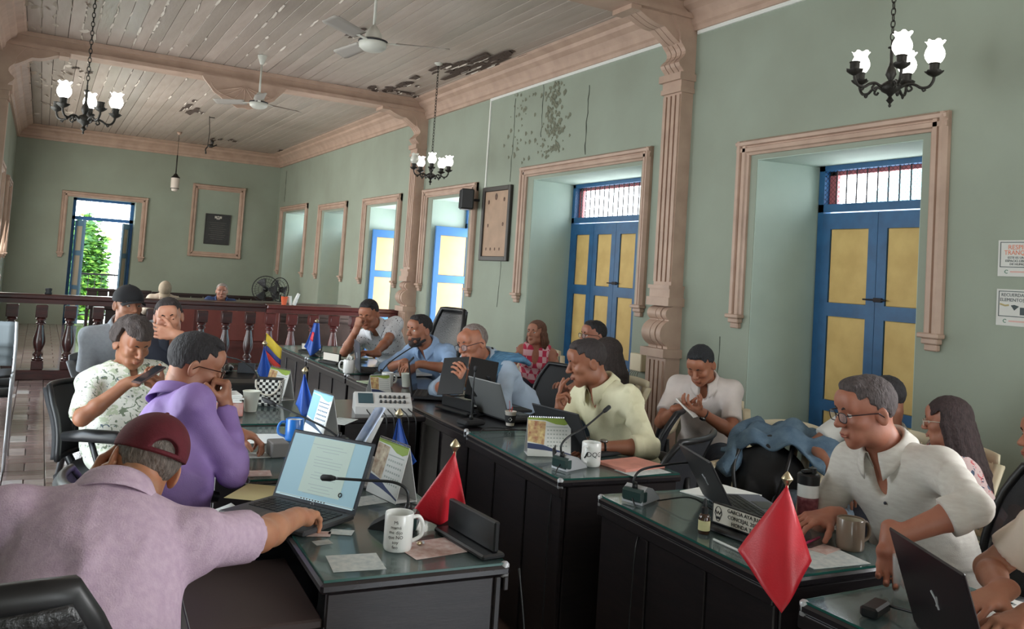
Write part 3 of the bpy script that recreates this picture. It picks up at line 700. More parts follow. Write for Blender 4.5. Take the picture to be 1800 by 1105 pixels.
def folds(V, Q, amp, seed, freq=20., dirv=(0, 0, 1), ends=()):
    """cloth folds: ridged waves, finer along one direction"""
    r = np.random.default_rng(seed); N = vnormals(V, Q); D = np.zeros(len(V)); W = V + .035 * np.sin(V[:, [1, 2, 0]] * 11 + r.uniform(0, 6, 3))
    for i in range(6):
        k = r.normal(size=3) + np.array(dirv) * r.choice([-1, 1]) * 1.2; k = k / np.linalg.norm(k) * freq * r.uniform(.6, 1.9)
        D += (1 - 2.2 * np.abs(np.sin(W @ k + r.uniform(0, 6)))) / (1 + .5 * i)
    msk = .5 + .5 * np.sin(V @ (r.normal(size=3) * 7) + r.uniform(0, 6))
    keep = np.ones(len(V))
    for e in ends: keep = np.minimum(keep, np.clip((np.linalg.norm(V - e, axis=1) - .062) / .05, 0, 1))
    return V + N * (keep * 1.0)[:, None] * np.maximum(D * msk * amp * 1.15 + amp * .6, -amp * .55)[:, None]
def mesh_obj(name, parts, mats, parent, loc=None):
    """parts = [(V, Q, material index)] joined into one mesh"""
    Vs = []; Qs = []; mi = []; o = 0
    for p in parts:
        V, Q, k = p; Vs.append(V); Qs.append(Q + o); mi.append(np.full(len(Q), k, np.int32)); o += len(V)
    V = np.concatenate(Vs); Q = np.concatenate(Qs); mi = np.concatenate(mi); me = bpy.data.meshes.new(name)
    me.vertices.add(len(V)); me.vertices.foreach_set('co', V.astype(f32).ravel()); me.loops.add(len(Q) * 4); me.loops.foreach_set('vertex_index', Q.astype(np.int32).ravel())
    me.polygons.add(len(Q)); me.polygons.foreach_set('loop_start', np.arange(0, len(Q) * 4, 4, dtype=np.int32))
    for x in mats: me.materials.append(x)
    me.polygons.foreach_set('material_index', mi); me.polygons.foreach_set('use_smooth', np.ones(len(Q), bool)); me.update(calc_edges=True)
    ob = bpy.data.objects.new(name, me); COL.objects.link(ob); ob.parent = parent
    if loc is not None: ob.location = loc
    return ob
def nrm(v): v = np.array(v, float); return v / (np.linalg.norm(v) + 1e-12)
def basis(fwd, up):
    f = nrm(fwd); r = nrm(np.cross(f, up)); u = np.cross(r, f); return np.array([r, f, u])   # rows: right, forward, up
def rotv(v, ax, a):
    ax = nrm(ax); v = np.array(v, float); return v * math.cos(a) + np.cross(ax, v) * math.sin(a) + ax * (ax @ v) * (1 - math.cos(a))
CURLS = {'relaxed': [(.35, .45, .3)] * 4, 'flat': [(.08, .12, .08)] * 4, 'fist': [(1.35, 1.5, .9)] * 4, 'grip': [(.85, 1.0, .6)] * 4, 'hold': [(.5, .7, .5)] * 4,
         'point': [(.1, .15, .1), (1.2, 1.3, .8), (1.3, 1.4, .8), (1.3, 1.4, .8)], 'two': [(.12, .2, .1), (.3, .4, .2), (1.2, 1.3, .8), (1.3, 1.4, .8)], 'mouse': [(.35, .5, .35), (.4, .55, .4), (.5, .6, .4), (.55, .7, .4)]}
def hand_ops(F, W, d, n, side, pose='relaxed', s=1.0, thumb=None):
    """W wrist, d towards the fingers, n the way the palm faces, side +1 right / -1 left"""
    d = nrm(d); n = nrm(np.array(n) - d * (np.array(n) @ d)); t = np.cross(d, n) * side; cu = CURLS[pose]
    F.cone(W - d * .03, W + d * .012, .0245 * s, .024 * s, k=.015, wide=(t, 1.15))
    for i, (o, ln) in enumerate(zip((.031, .011, -.010, -.029), (.086, .092, .087, .079))):
        K = W + (d * ln + t * o) * s; F.cone(W + t * o * .35 * s + d * .012 * s, K, .0150 * s, .0115 * s, k=.014)
    F.ell(W + (d * .045 + t * .026 + n * .012) * s, (.020 * s,) * 3, k=.014); F.ell(W + (d * .04 - t * .022 + n * .010) * s, (.018 * s, .018 * s, .018 * s), k=.014)
    for i, (o, ln, L) in enumerate(zip((.031, .011, -.010, -.029), (.086, .092, .087, .079), ((.042, .025, .021), (.046, .029, .022), (.043, .027, .021), (.033, .021, .019)))):
        p = W + (d * ln + t * o) * s; c = cu[i]; a = 0; spread = t * (.10 - .065 * i)
        for j in range(3):
            a += c[j]; v = nrm(d * math.cos(a) + n * math.sin(a) + spread * max(0, math.cos(a))); q = p + v * L[j] * s
            F.cone(p, q, (.0092 - .0008 * j - .0004 * (i == 3)) * s, (.0086 - .0009 * j - .0004 * (i == 3)) * s, k=.0045); p = q
    ta = thumb or ((.95, .25, .35) if pose not in ('fist', 'grip', 'mouse') else (.75, .6, .35))
    p = W + (d * .022 + t * .022 + n * .008) * s; v = nrm(d * .75 + t * ta[0] + n * ta[1])
    for j, (L, r_) in enumerate(((.040, .0135), (.031, .0105), (.026, .0098))):
        q = p + v * L * s; F.cone(p, q, r_ * s, (r_ - .0012) * s, k=.008); p = q; v = nrm(v + d * .25 - t * .15 * j + n * ta[2] * .8)
def ik(S, W, l1, l2, hint):
    S = np.array(S, float); W = np.array(W, float); D = W - S; L = np.linalg.norm(D); mx = (l1 + l2) * .995
    if L > mx: W = S + D / L * mx; L = mx
    u = nrm(W - S); h = np.array(hint, float); h = nrm(h - u * (h @ u)); a = (l1 * l1 - l2 * l2 + L * L) / (2 * L); b = math.sqrt(max(0, l1 * l1 - a * a)); return S + u * a + h * b, W
SKIN = {}
def skin(tone):
    return mat('skin_%d_%d_%d' % tone, tone, .5, var=.14, vscale=14, sss=.12, bump=.04, bscale=90, col2=tuple(int(v * q) for v, q in zip(tone, (.93, .86, .84))))
M_eye = mat('eye_white', (215, 210, 205), .2); M_iris = mat('eye_iris', (38, 24, 18), .15); M_lash = mat('brow_hair', (28, 22, 20), .9)
M_lens = mat('spectacle_lens', (235, 240, 245), .05, alpha=.18); M_shoe = mat('shoe_black', (28, 27, 28), .5)
def lipmat(tone): return mat('lips_%d' % tone[0], (int(tone[0] * .86), int(tone[1] * .66), int(tone[2] * .64)), .45)
def person(name_id, label, pelvis, head, face, chest, arms, skin_t=(176, 126, 98), hair=('short', (30, 26, 25)), shirt=None, pants=(45, 48, 60), sleeve='short',
           hs=1.0, bs=1.0, fat=1.0, vox=.011, hvox=.0042, eyes='open', glasses=None, cap=None, female=False, legs='sit', collar=None, beard=None, watch=None, neckV=.05, group=None,
           heading=None, shoulder_drop=(0, 0), shirt_amp=.004, buttons=None, sw=1.0, knee=None, feet=None, moustache=False, skirt=False, sleeveless=False, thigh_dir=None, neck=None):
    """pelvis,head: world points (head = middle of the skull); face: direction the face looks; chest: direction the chest faces (xy).
    arms: {'L':(wrist, elbow hint, finger dir, palm normal, pose), 'R':...} all in world space"""
    P = np.array(pelvis, float); root = empty('person', (P[0], P[1], 0.0), 0, label, 'person', group); O = np.array([P[0], P[1], 0.0])
    P = P - O; H = np.array(head, float) - O; cf = nrm([chest[0], chest[1], 0]); up = np.array([0, 0, 1.])
    fd = nrm(face[:3]); roll = face[3] if len(face) > 3 else 0
    hM = basis(fd, up); 
    if roll: hM = np.array([rotv(hM[0], fd, roll), hM[1], rotv(hM[2], fd, roll)])
    hl = lambda x, y, z: H + hs * (hM[0] * x + hM[1] * y + hM[2] * z)
    # neck base: below and a little behind the skull, pulled towards the line to the pelvis
    dn = nrm(nrm(P + up * .25 - H) + .9 * (-up) * .6 - cf * .0); base = hl(0, -.03, -.05)
    NB = (base + dn * .094 * bs) if neck is None else np.array(neck, float) - O; sp = NB - P; L = np.linalg.norm(sp); u = nrm(sp)
    rt = nrm(np.cross(cf, u)); ff = np.cross(u, rt)      # right, forward of the chest
    mid = P + sp * .5 - ff * .02; T = lambda f: (1 - f) ** 2 * P + 2 * f * (1 - f) * (mid * 2 - (P + NB) / 2) + f * f * NB
    Mx = np.array([rt, ff, u]); W_ = (.148 if female else .166) * bs * sw
    tone = skin(skin_t); l1, l2 = .29 * bs, .25 * bs
    SH = {}; 
    for sd, k in (('R', 1), ('L', -1)): SH[sd] = NB - u * (.055 + shoulder_drop[0 if k > 0 else 1]) + rt * k * W_ - ff * .005
    # ---------- body
    def torso(F, g=0.0, lower=True):
        F.ell(T(.70), (.150 * bs * sw + g, (.102 * bs) * (.5 + .5 * fat) + g, .170 * bs + g), Mx, k=.05)
        F.ell(T(.36) + ff * .02 * (fat - 1) * 3, ((.142 * fat) * bs + g, (.108 * fat) * bs + g, .16 * bs + g), Mx, k=.06)
        if lower: F.ell(P + up * .02, (.168 * bs * (.6 + .4 * fat) + g, .125 * bs * (.6 + .4 * fat) + g, .12 * bs + g), np.array([rt, nrm([ff[0], ff[1], 0]), up]), k=.06)
        if female:
            for k in (-1, 1): F.ell(T(.66) + ff * .082 + rt * k * .068, (.058 + g, .055 + g, .058 + g), Mx, k=.035)
        for sd, k in (('R', 1), ('L', -1)):
            F.cone(NB + rt * k * .02 - u * .020, SH[sd] + u * .002, .040 * bs + g * .7, .045 * bs + g * .8, k=.035)
            F.ell(SH[sd] - u * .012, (.050 * bs + g * .8,) * 3, k=.035); F.ell(T(.80) + rt * k * .085 * bs * sw + ff * .03, (.065 * bs + g, .055 * bs + g, .09 * bs + g), Mx, k=.05)
    B = Field(); torso(B, -.007 if not sleeveless else -.001)
    A = {}
    for sd, k in (('R', 1), ('L', -1)):
        wr_, hint, fdir, pn, pose = arms[sd][:5]
        E, Wr = ik(SH[sd], np.array(wr_, float) - O, l1, l2, hint); A[sd] = (E, Wr, np.array(fdir, float), np.array(pn, float), pose)
        B.cone(SH[sd], E, (.041 if sleeve != 'none' else .045) * bs, .036 * bs, k=.03)
    B.cone(NB - u * .03, hl(0, -.022, -.055), .064 * bs * (.88 if female else 1), .055 * hs * (.86 if female else 1), k=.03)
    # legs
    hd = nrm([cf[0], cf[1], 0]) if thigh_dir is None else nrm([thigh_dir[0], thigh_dir[1], 0]); hr = np.cross(hd, up); KN = {}
    for sd, k in (('R', 1), ('L', -1)):
        hip = P + hr * k * .085 - up * .02; kn = hip + hd * .43 * bs + hr * k * .05 - up * .02; an = kn + hd * .0 - up * (kn[2] - .09) + hd * .03
        if knee: kn = np.array(knee[sd], float) - O if isinstance(knee, dict) else kn
        if knee and isinstance(knee, dict): an = np.array([kn[0], kn[1], .09])
        KN[sd] = (hip, kn, an)
    def legs_(F, g=0.0, feet_=True):
        for sd in 'RL':
            hip, kn, an = KN[sd]; F.cone(hip, kn, .085 * bs + g, .058 * bs + g, k=.05); F.cone(kn, (kn * .6 + an * .4), .057 * bs + g, .053 * bs + g, k=.03); F.cone(kn * .6 + an * .4, an, .053 * bs + g, .038 * bs + g, k=.03)
            if feet_: F.cone(an - up * .03, an + hd * .15 - up * .055, .035, .03, k=.03)
    legs_(B)
    parts = []
    V, Q = B.mesh(vox * 1.25); parts.append((V, Q, 0))
    # forearms and hands at finer grain
    av = min(.0055, max(.0042, hvox))
    for sd, k in (('R', 1), ('L', -1)):
        E, Wr, fdir, pn, pose = A[sd]; G = Field(); ua = nrm(E - SH[sd])
        G.cone(SH[sd] + ua * .10, E, .0445 * bs, .038 * bs, k=.02); mdp = E * .7 + Wr * .3
        G.cone(E, mdp, .0370 * bs, .0385 * bs, k=.015); G.cone(mdp, Wr, .0385 * bs, .0255 * bs, k=.015)
        hand_ops(G, Wr, fdir, pn, k, pose, (.93 if female else 1.0) * bs ** .5)
        V, Q = G.mesh(av); parts.append((V, Q, 0))
    # head
    G = Field(); e = lambda x, y, z, rx, ry, rz, kk=.015, op='+', cut=None: G.ell(hl(x, y, z), (rx * hs, ry * hs, rz * hs), hM, k=kk * hs, op=op, cut=cut)
    jw = .92 if female else 1.0
    e(0, -.009, .032, .0755, .092, .081); e(0, .022, -.032, .060 * jw, .068, .078, .03); e(0, .066, -.100, .024 * jw, .020, .018, .03)
    for k in (-1, 1):
        e(k * .046 * jw, .008, -.068, .020, .032, .028, .03); e(k * .040, .058, -.022, .024, .026, .022, .02); e(k * .026, .060, -.072, .022, .022, .024, .02)
    G.cone(hl(-.040, .074, .026), hl(.040, .074, .026), .012 * hs, .012 * hs, k=.016); e(0, .070, .052, .050, .026, .032, .03)
    for k in (-1, 1): e(k * .031, .100, .004, .018, .017, .0125, .010, '-')
    G.cone(hl(0, .088, .014), hl(0, .110, -.026), .0075 * hs, .0125 * hs, k=.010); 
    for k in (-1, 1): e(k * .013, .100, -.030, .0085, .010, .007, .006)
    e(0, .087, -.056, .020, .012, .010, .012); e(0, .0955, -.0595, .021, .0075, .0042, .004); e(0, .0945, -.0680, .019, .008, .0052, .004); e(0, .1015, -.0637, .020, .006, .0014, .002, '-')
    for k in (-1, 1):
        c0 = hl(k * .031, .0735, .003)
        zc = {'open': .0045, 'down': -.005, 'closed': -.009}[eyes]
        G.ell(c0, (.0142 * hs,) * 3, hM, k=.003, cut=[((0, 0, -1), -zc * hs)]); G.ell(c0, (.0139 * hs,) * 3, hM, k=.002, cut=[((0, 0, 1), -.0062 * hs)])
        er = np.array([rotv(hM[0], hM[2], k * .35), rotv(hM[1], hM[2], k * .35), hM[2]])
        G.ell(hl(k * .079, -.010, -.008), (.0075 * hs, .019 * hs, .031 * hs), er, k=.008); G.ell(hl(k * .086, -.005, -.004), (.006 * hs, .010 * hs, .017 * hs), er, k=.005, op='-')
    G.cone(hl(0, -.022, -.05), NB - u * .02, .052 * hs * (.88 if female else 1), .060 * bs * (.9 if female else 1), k=.03)
    V, Q = G.mesh(hvox); parts.append((V, Q, 0)); mesh_obj('body', parts, [tone], root)
    near = hvox < .0046
    # eyes, brows, lips
    if eyes != 'closed':
        for k in (-1, 1):
            b = MB(); c0 = hl(k * .031, .0735, .003); R = Matrix([list(x) for x in hM]).transposed(); gz = -.30 if eyes == 'down' else 0.0
            b.ell(c0, (.0126 * hs,) * 3, 14, 10, mi=0); iv = nrm(hM[1] + hM[2] * gz); b.ell(c0 + iv * .0072 * hs, (.0066 * hs,) * 3, 10, 8, mi=1); b.build('eye', [M_eye, M_iris], root, True)
    bm_ = mat('brow_%d' % hair[1][0], tuple(int(v * .8) for v in hair[1]), .95)
    b = MB()
    for k in (-1, 1): b.tube([hl(k * x, y, z) for x, y, z in ((.013, .0935, .0225), (.026, .0935, .0285), (.040, .083, .0275), (.049, .071, .020))], [.0032 * hs, .0046 * hs, .0038 * hs, .0015 * hs], 6)
    b.build('eyebrows', bm_, root, True)
    b = MB(); b.tube([hl(x, y, z) for x, y, z in ((-.023, .0885, -.0625), (-.012, .0985, -.0600), (0, .1015, -.0607), (.012, .0985, -.0600), (.023, .0885, -.0625))], [.001 * hs, .0034 * hs, .0036 * hs, .0034 * hs, .001 * hs], 6)
    b.tube([hl(x, y, z) for x, y, z in ((-.021, .0880, -.0645), (-.011, .0965, -.0680), (0, .0995, -.0690), (.011, .0965, -.0680), (.021, .0880, -.0645))], [.001 * hs, .0038 * hs, .0045 * hs, .0038 * hs, .001 * hs], 6)
    b.build('lips', lipmat(skin_t), root, True)
    # hair
    hk, hc = hair[0], hair[1]; hm = mat('hair_%d_%d_%d' % hc, hc, .75, var=.4, vscale=110, bump=.7, bscale=170, stretch=(1, 1, .35), col2=tuple(min(255, int(v * 1.3 + 6)) for v in hc) if hk != 'grey' else (150, 145, 142))
    F = Field(); top = hl(0, -.010, .034)
    K = {'short': [[((0, -.42, -.90), -.040)], [((0, 1, 0), .034), ((0, .45, -.89), .012)], [((0, 1, 0), .014), ((0, .10, -.99), .030)], [((0, 1, 0), -.030), ((0, 0, -1), .085)]],
         'receding': [[((0, .15, -.99), -.047), ((0, 1, 0), .045)], [((0, 1, 0), -.002), ((0, .25, -.97), .020)], [((0, 1, 0), -.032), ((0, 0, -1), .085)]]}
    g = {'short': .0040, 'grey': .005, 'receding': .0045, 'thick': .013, 'curly': .022, 'long': .012, 'bob': .011, 'buzz': .0035}.get(hk, .006)
    keep = K['receding'] if hk in ('receding', 'balding') else K['short']
    gg = g
    if hk == 'curly': keep = [[((0, -.46, -.89), -.070)], [((0, 1, 0), .020), ((0, .1, -1), .020)], [((0, 1, 0), -.010), ((0, 0, -1), .095)]]
    if hk in ('long', 'bob'): keep = [[((0, -.6, -.8), -.045)], [((0, 1, 0), .035), ((0, .2, -1), .05)], [((0, 1, 0), .0), ((0, 0, -1), .11)]]
    F.shell(top, np.array([.0765 + g, .0925 + g, .082 + g * (1.5 if hk in ('thick', 'short') else 1.1)]) * hs, hM, [[(n_, o_ * hs) for n_, o_ in reg] for reg in keep], k=.004)
    if hk in ('short', 'thick', 'grey') and not cap:
        F.ell(hl(0, .045, .098), (.050 * hs, .036 * hs, (.016 + g) * hs), np.array([hM[0], rotv(hM[1], hM[0], -.35), rotv(hM[2], hM[0], -.35)]), k=.014)
    if hk == 'curly':
        r = np.random.default_rng(3)
        for _ in range(70):
            v = nrm(r.normal(size=3)); 
            if v[2] < -.45 or (v[1] > .25 and v[2] < .42): continue
            F.ell(hl(v[0] * .086, -.014 + v[1] * .100, .034 + v[2] * .096), (r.uniform(.014, .024) * hs,) * 3, k=.010)
    if hk in ('long', 'bob'):
        ln = hair[2] if len(hair) > 2 else (.42 if hk == 'long' else .17); dv = nrm(-up * 1.0 - hM[1] * (.26 if hk == 'long' else .12))
        for k in np.linspace(-1, 1, 9):
            a = k * 1.75; s0 = hl(math.sin(a) * .078, -.012 - math.cos(a) * .082, -.01); fr_ = abs(k)
            l_ = ln * (1 - .25 * fr_) * hs; pts0 = s0; pts1 = s0 + dv * l_ * .5 + hM[0] * math.sin(a) * .012 - hM[1] * .012 * math.cos(a); pts2 = s0 + dv * l_ + hM[0] * math.sin(a) * .004
            F.cone(pts0, pts1, .026 * hs, .024 * hs, k=.018); F.cone(pts1, pts2, .024 * hs, .013 * hs, k=.018)
    V, Q = F.mesh(max(.0042, hvox))
    if len(V):
        N = vnormals(V, Q); r = np.random.default_rng(name_id); q = V * (150 if hk != 'curly' else 70); V = V + N * (np.sin(q[:, 0] + 2 * np.sin(q[:, 2] * .6)) * np.sin(q[:, 1] + np.sin(q[:, 0] * .5)) * (.0012 if hk not in ('curly', 'thick') else .004))[:, None]
        mesh_obj('hair', [(V, Q, 0)], [hm], root)
    if beard:
        F = Field(); F.ell(hl(0, .026, -.050), (.0640 * hs, .071 * hs, .078 * hs), hM, k=.01); F.ell(hl(0, .068, -.102), (.030 * hs, .026 * hs, .024 * hs), hM, k=.02)
        F.ell(hl(0, .06, -.01), (.09 * hs, .07 * hs, .044 * hs), hM, k=.01, op='-'); F.ell(hl(0, .108, -.060), (.025 * hs, .018 * hs, .011 * hs), hM, k=.006, op='-'); F.ell(hl(0, -.06, -.06), (.1 * hs, .07 * hs, .1 * hs), hM, k=.01, op='-')
        V, Q = F.mesh(max(.0042, hvox)); mesh_obj('beard', [(V, Q, 0)], [mat('beard_%d' % beard[0], beard, .9, var=.5, vscale=120, bump=.5, bscale=160, col2=tuple(int(v * 1.7) + 15 for v in beard))], root)
    if moustache:
        b = MB(); b.tube([hl(x, y, z) for x, y, z in ((-.026, .088, -.060), (-.012, .099, -.050), (0, .103, -.047), (.012, .099, -.050), (.026, .088, -.060))], [.002, .0052, .005, .0052, .002], 6); b.build('moustache', bm_, root, True)
    if glasses:
        gm = mat('glasses_%d_%d' % glasses[:2], glasses[:3], .3, .3); gf = empty('glasses', (0, 0, 0)); gf.parent = root; b = MB()
        R = Matrix([list(x) for x in hM]).transposed(); lens = MB(); zo = glasses[3] if len(glasses) > 3 else 0.0
        for k in (-1, 1):
            ring = [hl(k * .033 + .0235 * math.copysign(abs(math.cos(t)) ** .7, math.cos(t)), .1065 - .10 * abs(.0235 * math.cos(t) * (1 if k > 0 else -1) + .0) * (1 if math.cos(t) * k > 0 else 0), -.001 + zo + .0165 * math.copysign(abs(math.sin(t)) ** .7, math.sin(t))) for t in np.linspace(0, 2 * PI, 18, endpoint=False)]
            b.tube(ring, .0018 * hs, 6, closed=True); lens.add([tuple(p) for p in ring], [tuple(range(18))])
            b.tube([hl(k * .057, .103, .008 + zo), hl(k * .070, .088, .010 + zo), hl(k * .083, .005, .006), hl(k * .083, -.018, -.014)], .0020 * hs, 6)
        b.tube([hl(-.010, .1065, .003 + zo), hl(0, .110, .006 + zo), hl(.010, .1065, .003 + zo)], .0016 * hs, 6)
        b.build('frame', gm, gf); lens.build('lens', M_lens, gf)
    if cap:
        cm = mat('cap_%d_%d_%d' % cap[:3], cap[:3], .85, var=.15, vscale=50, bump=.15, bscale=200); F = Field(); tl = cap[3] if len(cap) > 3 else -.12
        cM = np.array([hM[0], rotv(hM[1], hM[0], tl), rotv(hM[2], hM[0], tl)]); cc = hl(0, -.008, .036); back = len(cap) > 4
        sg = -1 if back else 1
        F.ell(cc, (.0885 * hs, .113 * hs, .094 * hs), cM, k=.003, cut=[((0, 0, -1), .012 * hs)])
        if back: F.ell(cc + cM[1] * .108 * hs * (-1 if not back else -1) + cM[2] * -.002, (.036 * hs, .03 * hs, .030 * hs), cM, k=.004, op='-')
        V, Q = F.mesh(.0036 if near else .0045)
        co = mesh_obj('cap', [(V, Q, 0)], [cm], root)
        b = MB()
        def br(u_, v_):
            a = (u_ - .5) * 2.0; R0 = .098 + v_ * .072; x = math.sin(a) * (.082 + v_ * .004); y = .0 + math.cos(a) * R0 * 1.0; return cc + hs * (cM[0] * x + cM[1] * y + cM[2] * (.000 - .010 * v_ - .030 * (abs(u_ - .5) * 2) ** 2 + .006))
        b.grid(br, 14, 5, .003); b.build('brim', cm, co, True)
        bt = MB(); bt.ell(cc + cM[2] * .094 * hs, (.006, .006, .004), 8, 5); bt.build('cap_button', cm, co)
        if back:
            sb = MB(); sb.tube([cc + hs * (cM[0] * .088 * math.sin(a) - cM[1] * .107 * math.cos(a) - cM[2] * .006) for a in np.linspace(-.55, .55, 8)], .006 * hs, 6); sb.build('strap', cm, co)
    # ---------- clothes
    S = Field(); g0 = .012; ENDS = []
    torso(S, g0, True)
    for sd, k in (('R', 1), ('L', -1)):
        E, Wr = A[sd][:2]; ua = nrm(E - SH[sd]); fa = nrm(Wr - E)
        if sleeveless: S.ell(SH[sd] + rt * k * .030 - u * .02, (.055, .10, .10), Mx, k=.006, op='-') if False else None
        elif sleeve == 'short': S.cone(SH[sd], SH[sd] + ua * .215 * bs, .057 * bs, .061 * bs, k=.035, flat='b'); ENDS.append(SH[sd] + ua * .215 * bs)
        elif sleeve == 'cap': S.cone(SH[sd], SH[sd] + ua * .10 * bs, .060 * bs, .060 * bs, k=.035, flat='b')
        elif sleeve == 'elbow': S.cone(SH[sd], E - ua * .03, .057 * bs, .062 * bs, k=.035, flat='b'); ENDS.append(E - ua * .03)
        elif sleeve == 'rolled':
            S.cone(SH[sd], E, .056 * bs, .052 * bs, k=.035); S.cone(E, E + fa * .07, .052 * bs, .053 * bs, k=.02, flat='b')
            S.cone(E + fa * .040, E + fa * .085, .057 * bs, .057 * bs, k=.004, flat='ab'); ENDS.append(E + fa * .075)
        elif sleeve == 'long':
            S.cone(SH[sd], E, .055 * bs, .049 * bs, k=.035); S.cone(E, E * .5 + Wr * .5, .050 * bs, .049 * bs, k=.02); S.cone(E * .5 + Wr * .5, Wr - fa * .01, .049 * bs, .037 * bs, k=.02, flat='b'); S.cone(Wr - fa * .065, Wr - fa * .008, .040 * bs, .0395 * bs, k=.004, flat='ab'); ENDS.append(Wr - fa * .01)
    if sleeveless:
        for sd, k in (('R', 1), ('L', -1)): S.ell(SH[sd] + rt * k * .012 - u * .01, (.045, .12, .085), Mx, k=.01, op='-')
    S.cone(NB + u * .012, NB + u * .12, .064 * bs, .070 * bs, k=.008, op='-')
    if neckV: S.ell(NB + ff * .085 - u * neckV * .62, (.016 + neckV * .22, .050, neckV * .9 + .012), Mx, k=.006, op='-')
    V, Q = S.mesh(vox * .82); V = folds(V, Q, shirt_amp, name_id, ends=ENDS); V = smoothv(V, Q, 1, .15)
    so = mesh_obj('shirt' if not female or collar else 'blouse', [(V, Q, 0)], [shirt], root)
    if collar:
        cm = collar if not isinstance(collar, bool) else shirt; b = MB(); c0 = NB + u * .022 + ff * .004; gap = .34
        ax = nrm(u * 1.0 + ff * .0); 
        def cf_(u_, v_):
            a = gap + (2 * PI - 2 * gap) * u_; fr_ = min(u_, 1 - u_); sx_, cx_ = math.sin(a), math.cos(a)
            prof = [(.064, -.022), (.066, .030), (.073, .034), (.086, .010), (.100, -.016)]
            x = v_ * 4; i = min(int(x), 3); t = x - i; r_ = prof[i][0] * (1 - t) + prof[i + 1][0] * t; z_ = prof[i][1] * (1 - t) + prof[i + 1][1] * t
            if v_ > .5: z_ -= .030 * max(0, 1 - fr_ * 9) * (v_ - .5) * 2; r_ += .006 * max(0, 1 - fr_ * 9)
            return c0 + (ff * cx_ * 1.08 + rt * sx_) * r_ * bs + ax * (z_ - .030 * (.5 + .5 * cx_)) * bs
        b.grid(cf_, 36, 8, .0025); b.build('collar', cm, so, True)
    if buttons:
        Vx = V; bm2 = mat('button_%d' % buttons[0], buttons[:3], .4); al = [T(f) for f in np.linspace(.9, .25, 6)]
        for c in al:
            q = (Vx - c); m_ = (np.abs(q @ rt) < .014) & (np.abs(q @ u) < .014) & (q @ ff > 0)
            if m_.any():
                i = np.argmax(np.where(m_, q @ ff, -9)); MB().ell(Vx[i] + ff * .002, (.0055, .0055, .0055), 8, 5).build('button', bm2, so, True)
    pm = mat('trousers_%d_%d_%d' % tuple(pants), tuple(pants), .85, var=.15, vscale=30, bump=.2, bscale=200)
    F = Field(); legs_(F, .010, False); F.ell(P - up * .02, (.165 * bs * (.6 + .4 * fat), .128 * bs * (.6 + .4 * fat), .10 * bs), np.array([hr * -1 * -1, hd, up]), k=.05)
    V, Q = F.mesh(vox * 1.3); V = folds(V, Q, .003, name_id + 50); mesh_obj('trousers', [(V, Q, 0)], [pm], root)
    for sd in 'RL':
        an = KN[sd][2]; F = Field(); F.cone(an - up * .035 - hd * .045, an - up * .030 + hd * .02, .040, .042, k=.02); F.cone(an - up * .045, an + hd * .165 - up * .055, .043, .034, k=.03)
        F.ell(an + hd * .05 - up * .10, (.3, .3, .0125), None, k=.002, op='-'); V, Q = F.mesh(.013); mesh_obj('shoe', [(V, Q, 0)], [M_shoe], root)
    if watch:
        E, Wr = A[watch][:2]; fa = nrm(Wr - E); c = Wr - fa * .025; pn = nrm(A[watch][3]); wt = empty('wristwatch', (0, 0, 0)); wt.parent = root
        p1 = nrm(pn - fa * (pn @ fa)); p2 = np.cross(fa, p1); MB().tube([c + (p1 * math.cos(t) * .0275 + p2 * math.sin(t) * .031) * bs for t in np.linspace(0, 2 * PI, 20, endpoint=False)], .005, 6, closed=True).build('band', mat('watch_band', (40, 42, 44), .35, .6), wt, True)
        cc = c - p1 * .030 * bs; Rm = Matrix([list(np.cross(p1, fa)), list(fa), list(-p1)]).transposed(); MB().lathe([(.019, -.004), (.020, .004), (.017, .006), (0, .006)], cc, 16, R=Rm).build('watch_case', mat('watch_steel', (150, 150, 150), .25, .9), wt, True)
    return dict(root=root, A=A, O=O, NB=NB + O, rt=rt, ff=ff, u=u, T=lambda f: T(f) + O, H=H + O, hM=hM)
# ================================================================== furniture and fittings
M_desk = mat('desk_wenge', (33, 30, 32), .32, var=.35, vscale=7, col2=(42, 36, 37), bump=.05, bscale=40, stretch=(1, 1, 8), coat=.15)
M_desktop = mat('desk_top_wenge', (40, 37, 40), .25, var=.2, vscale=9, coat=.3)
M_glass = mat('desk_glass', (128, 152, 150), .04, alpha=.32, coat=1.0, spec=.8)
M_glassedge = mat('glass_edge', (40, 88, 80), .15)
M_steel = mat('chrome', (200, 200, 205), .18, 1.0); M_silver = mat('silver_paint', (192, 194, 198), .38, .25)
M_blackp = mat('black_plastic', (24, 25, 27), .4); M_blackm = mat('black_matte', (30, 31, 34), .7); M_leather = mat('black_leather', (26, 26, 28), .35, bump=.3, bscale=90)
M_meshf = mat('mesh_fabric', (52, 54, 60), .8, alpha=.80, bump=.3, bscale=300); M_paper = mat('paper', (226, 228, 224), .8); M_brass = mat('finial_metal', (214, 200, 165), .28, .9)
M_bronze = mat('old_bronze', (52, 50, 46), .5, .6, var=.3, vscale=30, bump=.3, bscale=50); M_ink = mat('black_ink', (30, 30, 34), .8); M_cream = mat('cream_plastic', (226, 214, 184), .5); M_wht = mat('white_ceramic', (232, 233, 230), .25, coat=.4)
M_fanw = mat('fan_enamel', (196, 196, 186), .4, var=.1, vscale=8); M_shade = mat('lit_opal_glass', (255, 252, 245), .3, emit=4.5); M_shade2 = mat('unlit_opal_glass', (222, 224, 214), .25, trans=.3)
M_redcloth = mat('red_satin', (206, 32, 48), .42, var=.12, vscale=9, bump=.1, bscale=200); M_bluecloth = mat('blue_satin', (40, 86, 176), .45, var=.12, vscale=9)

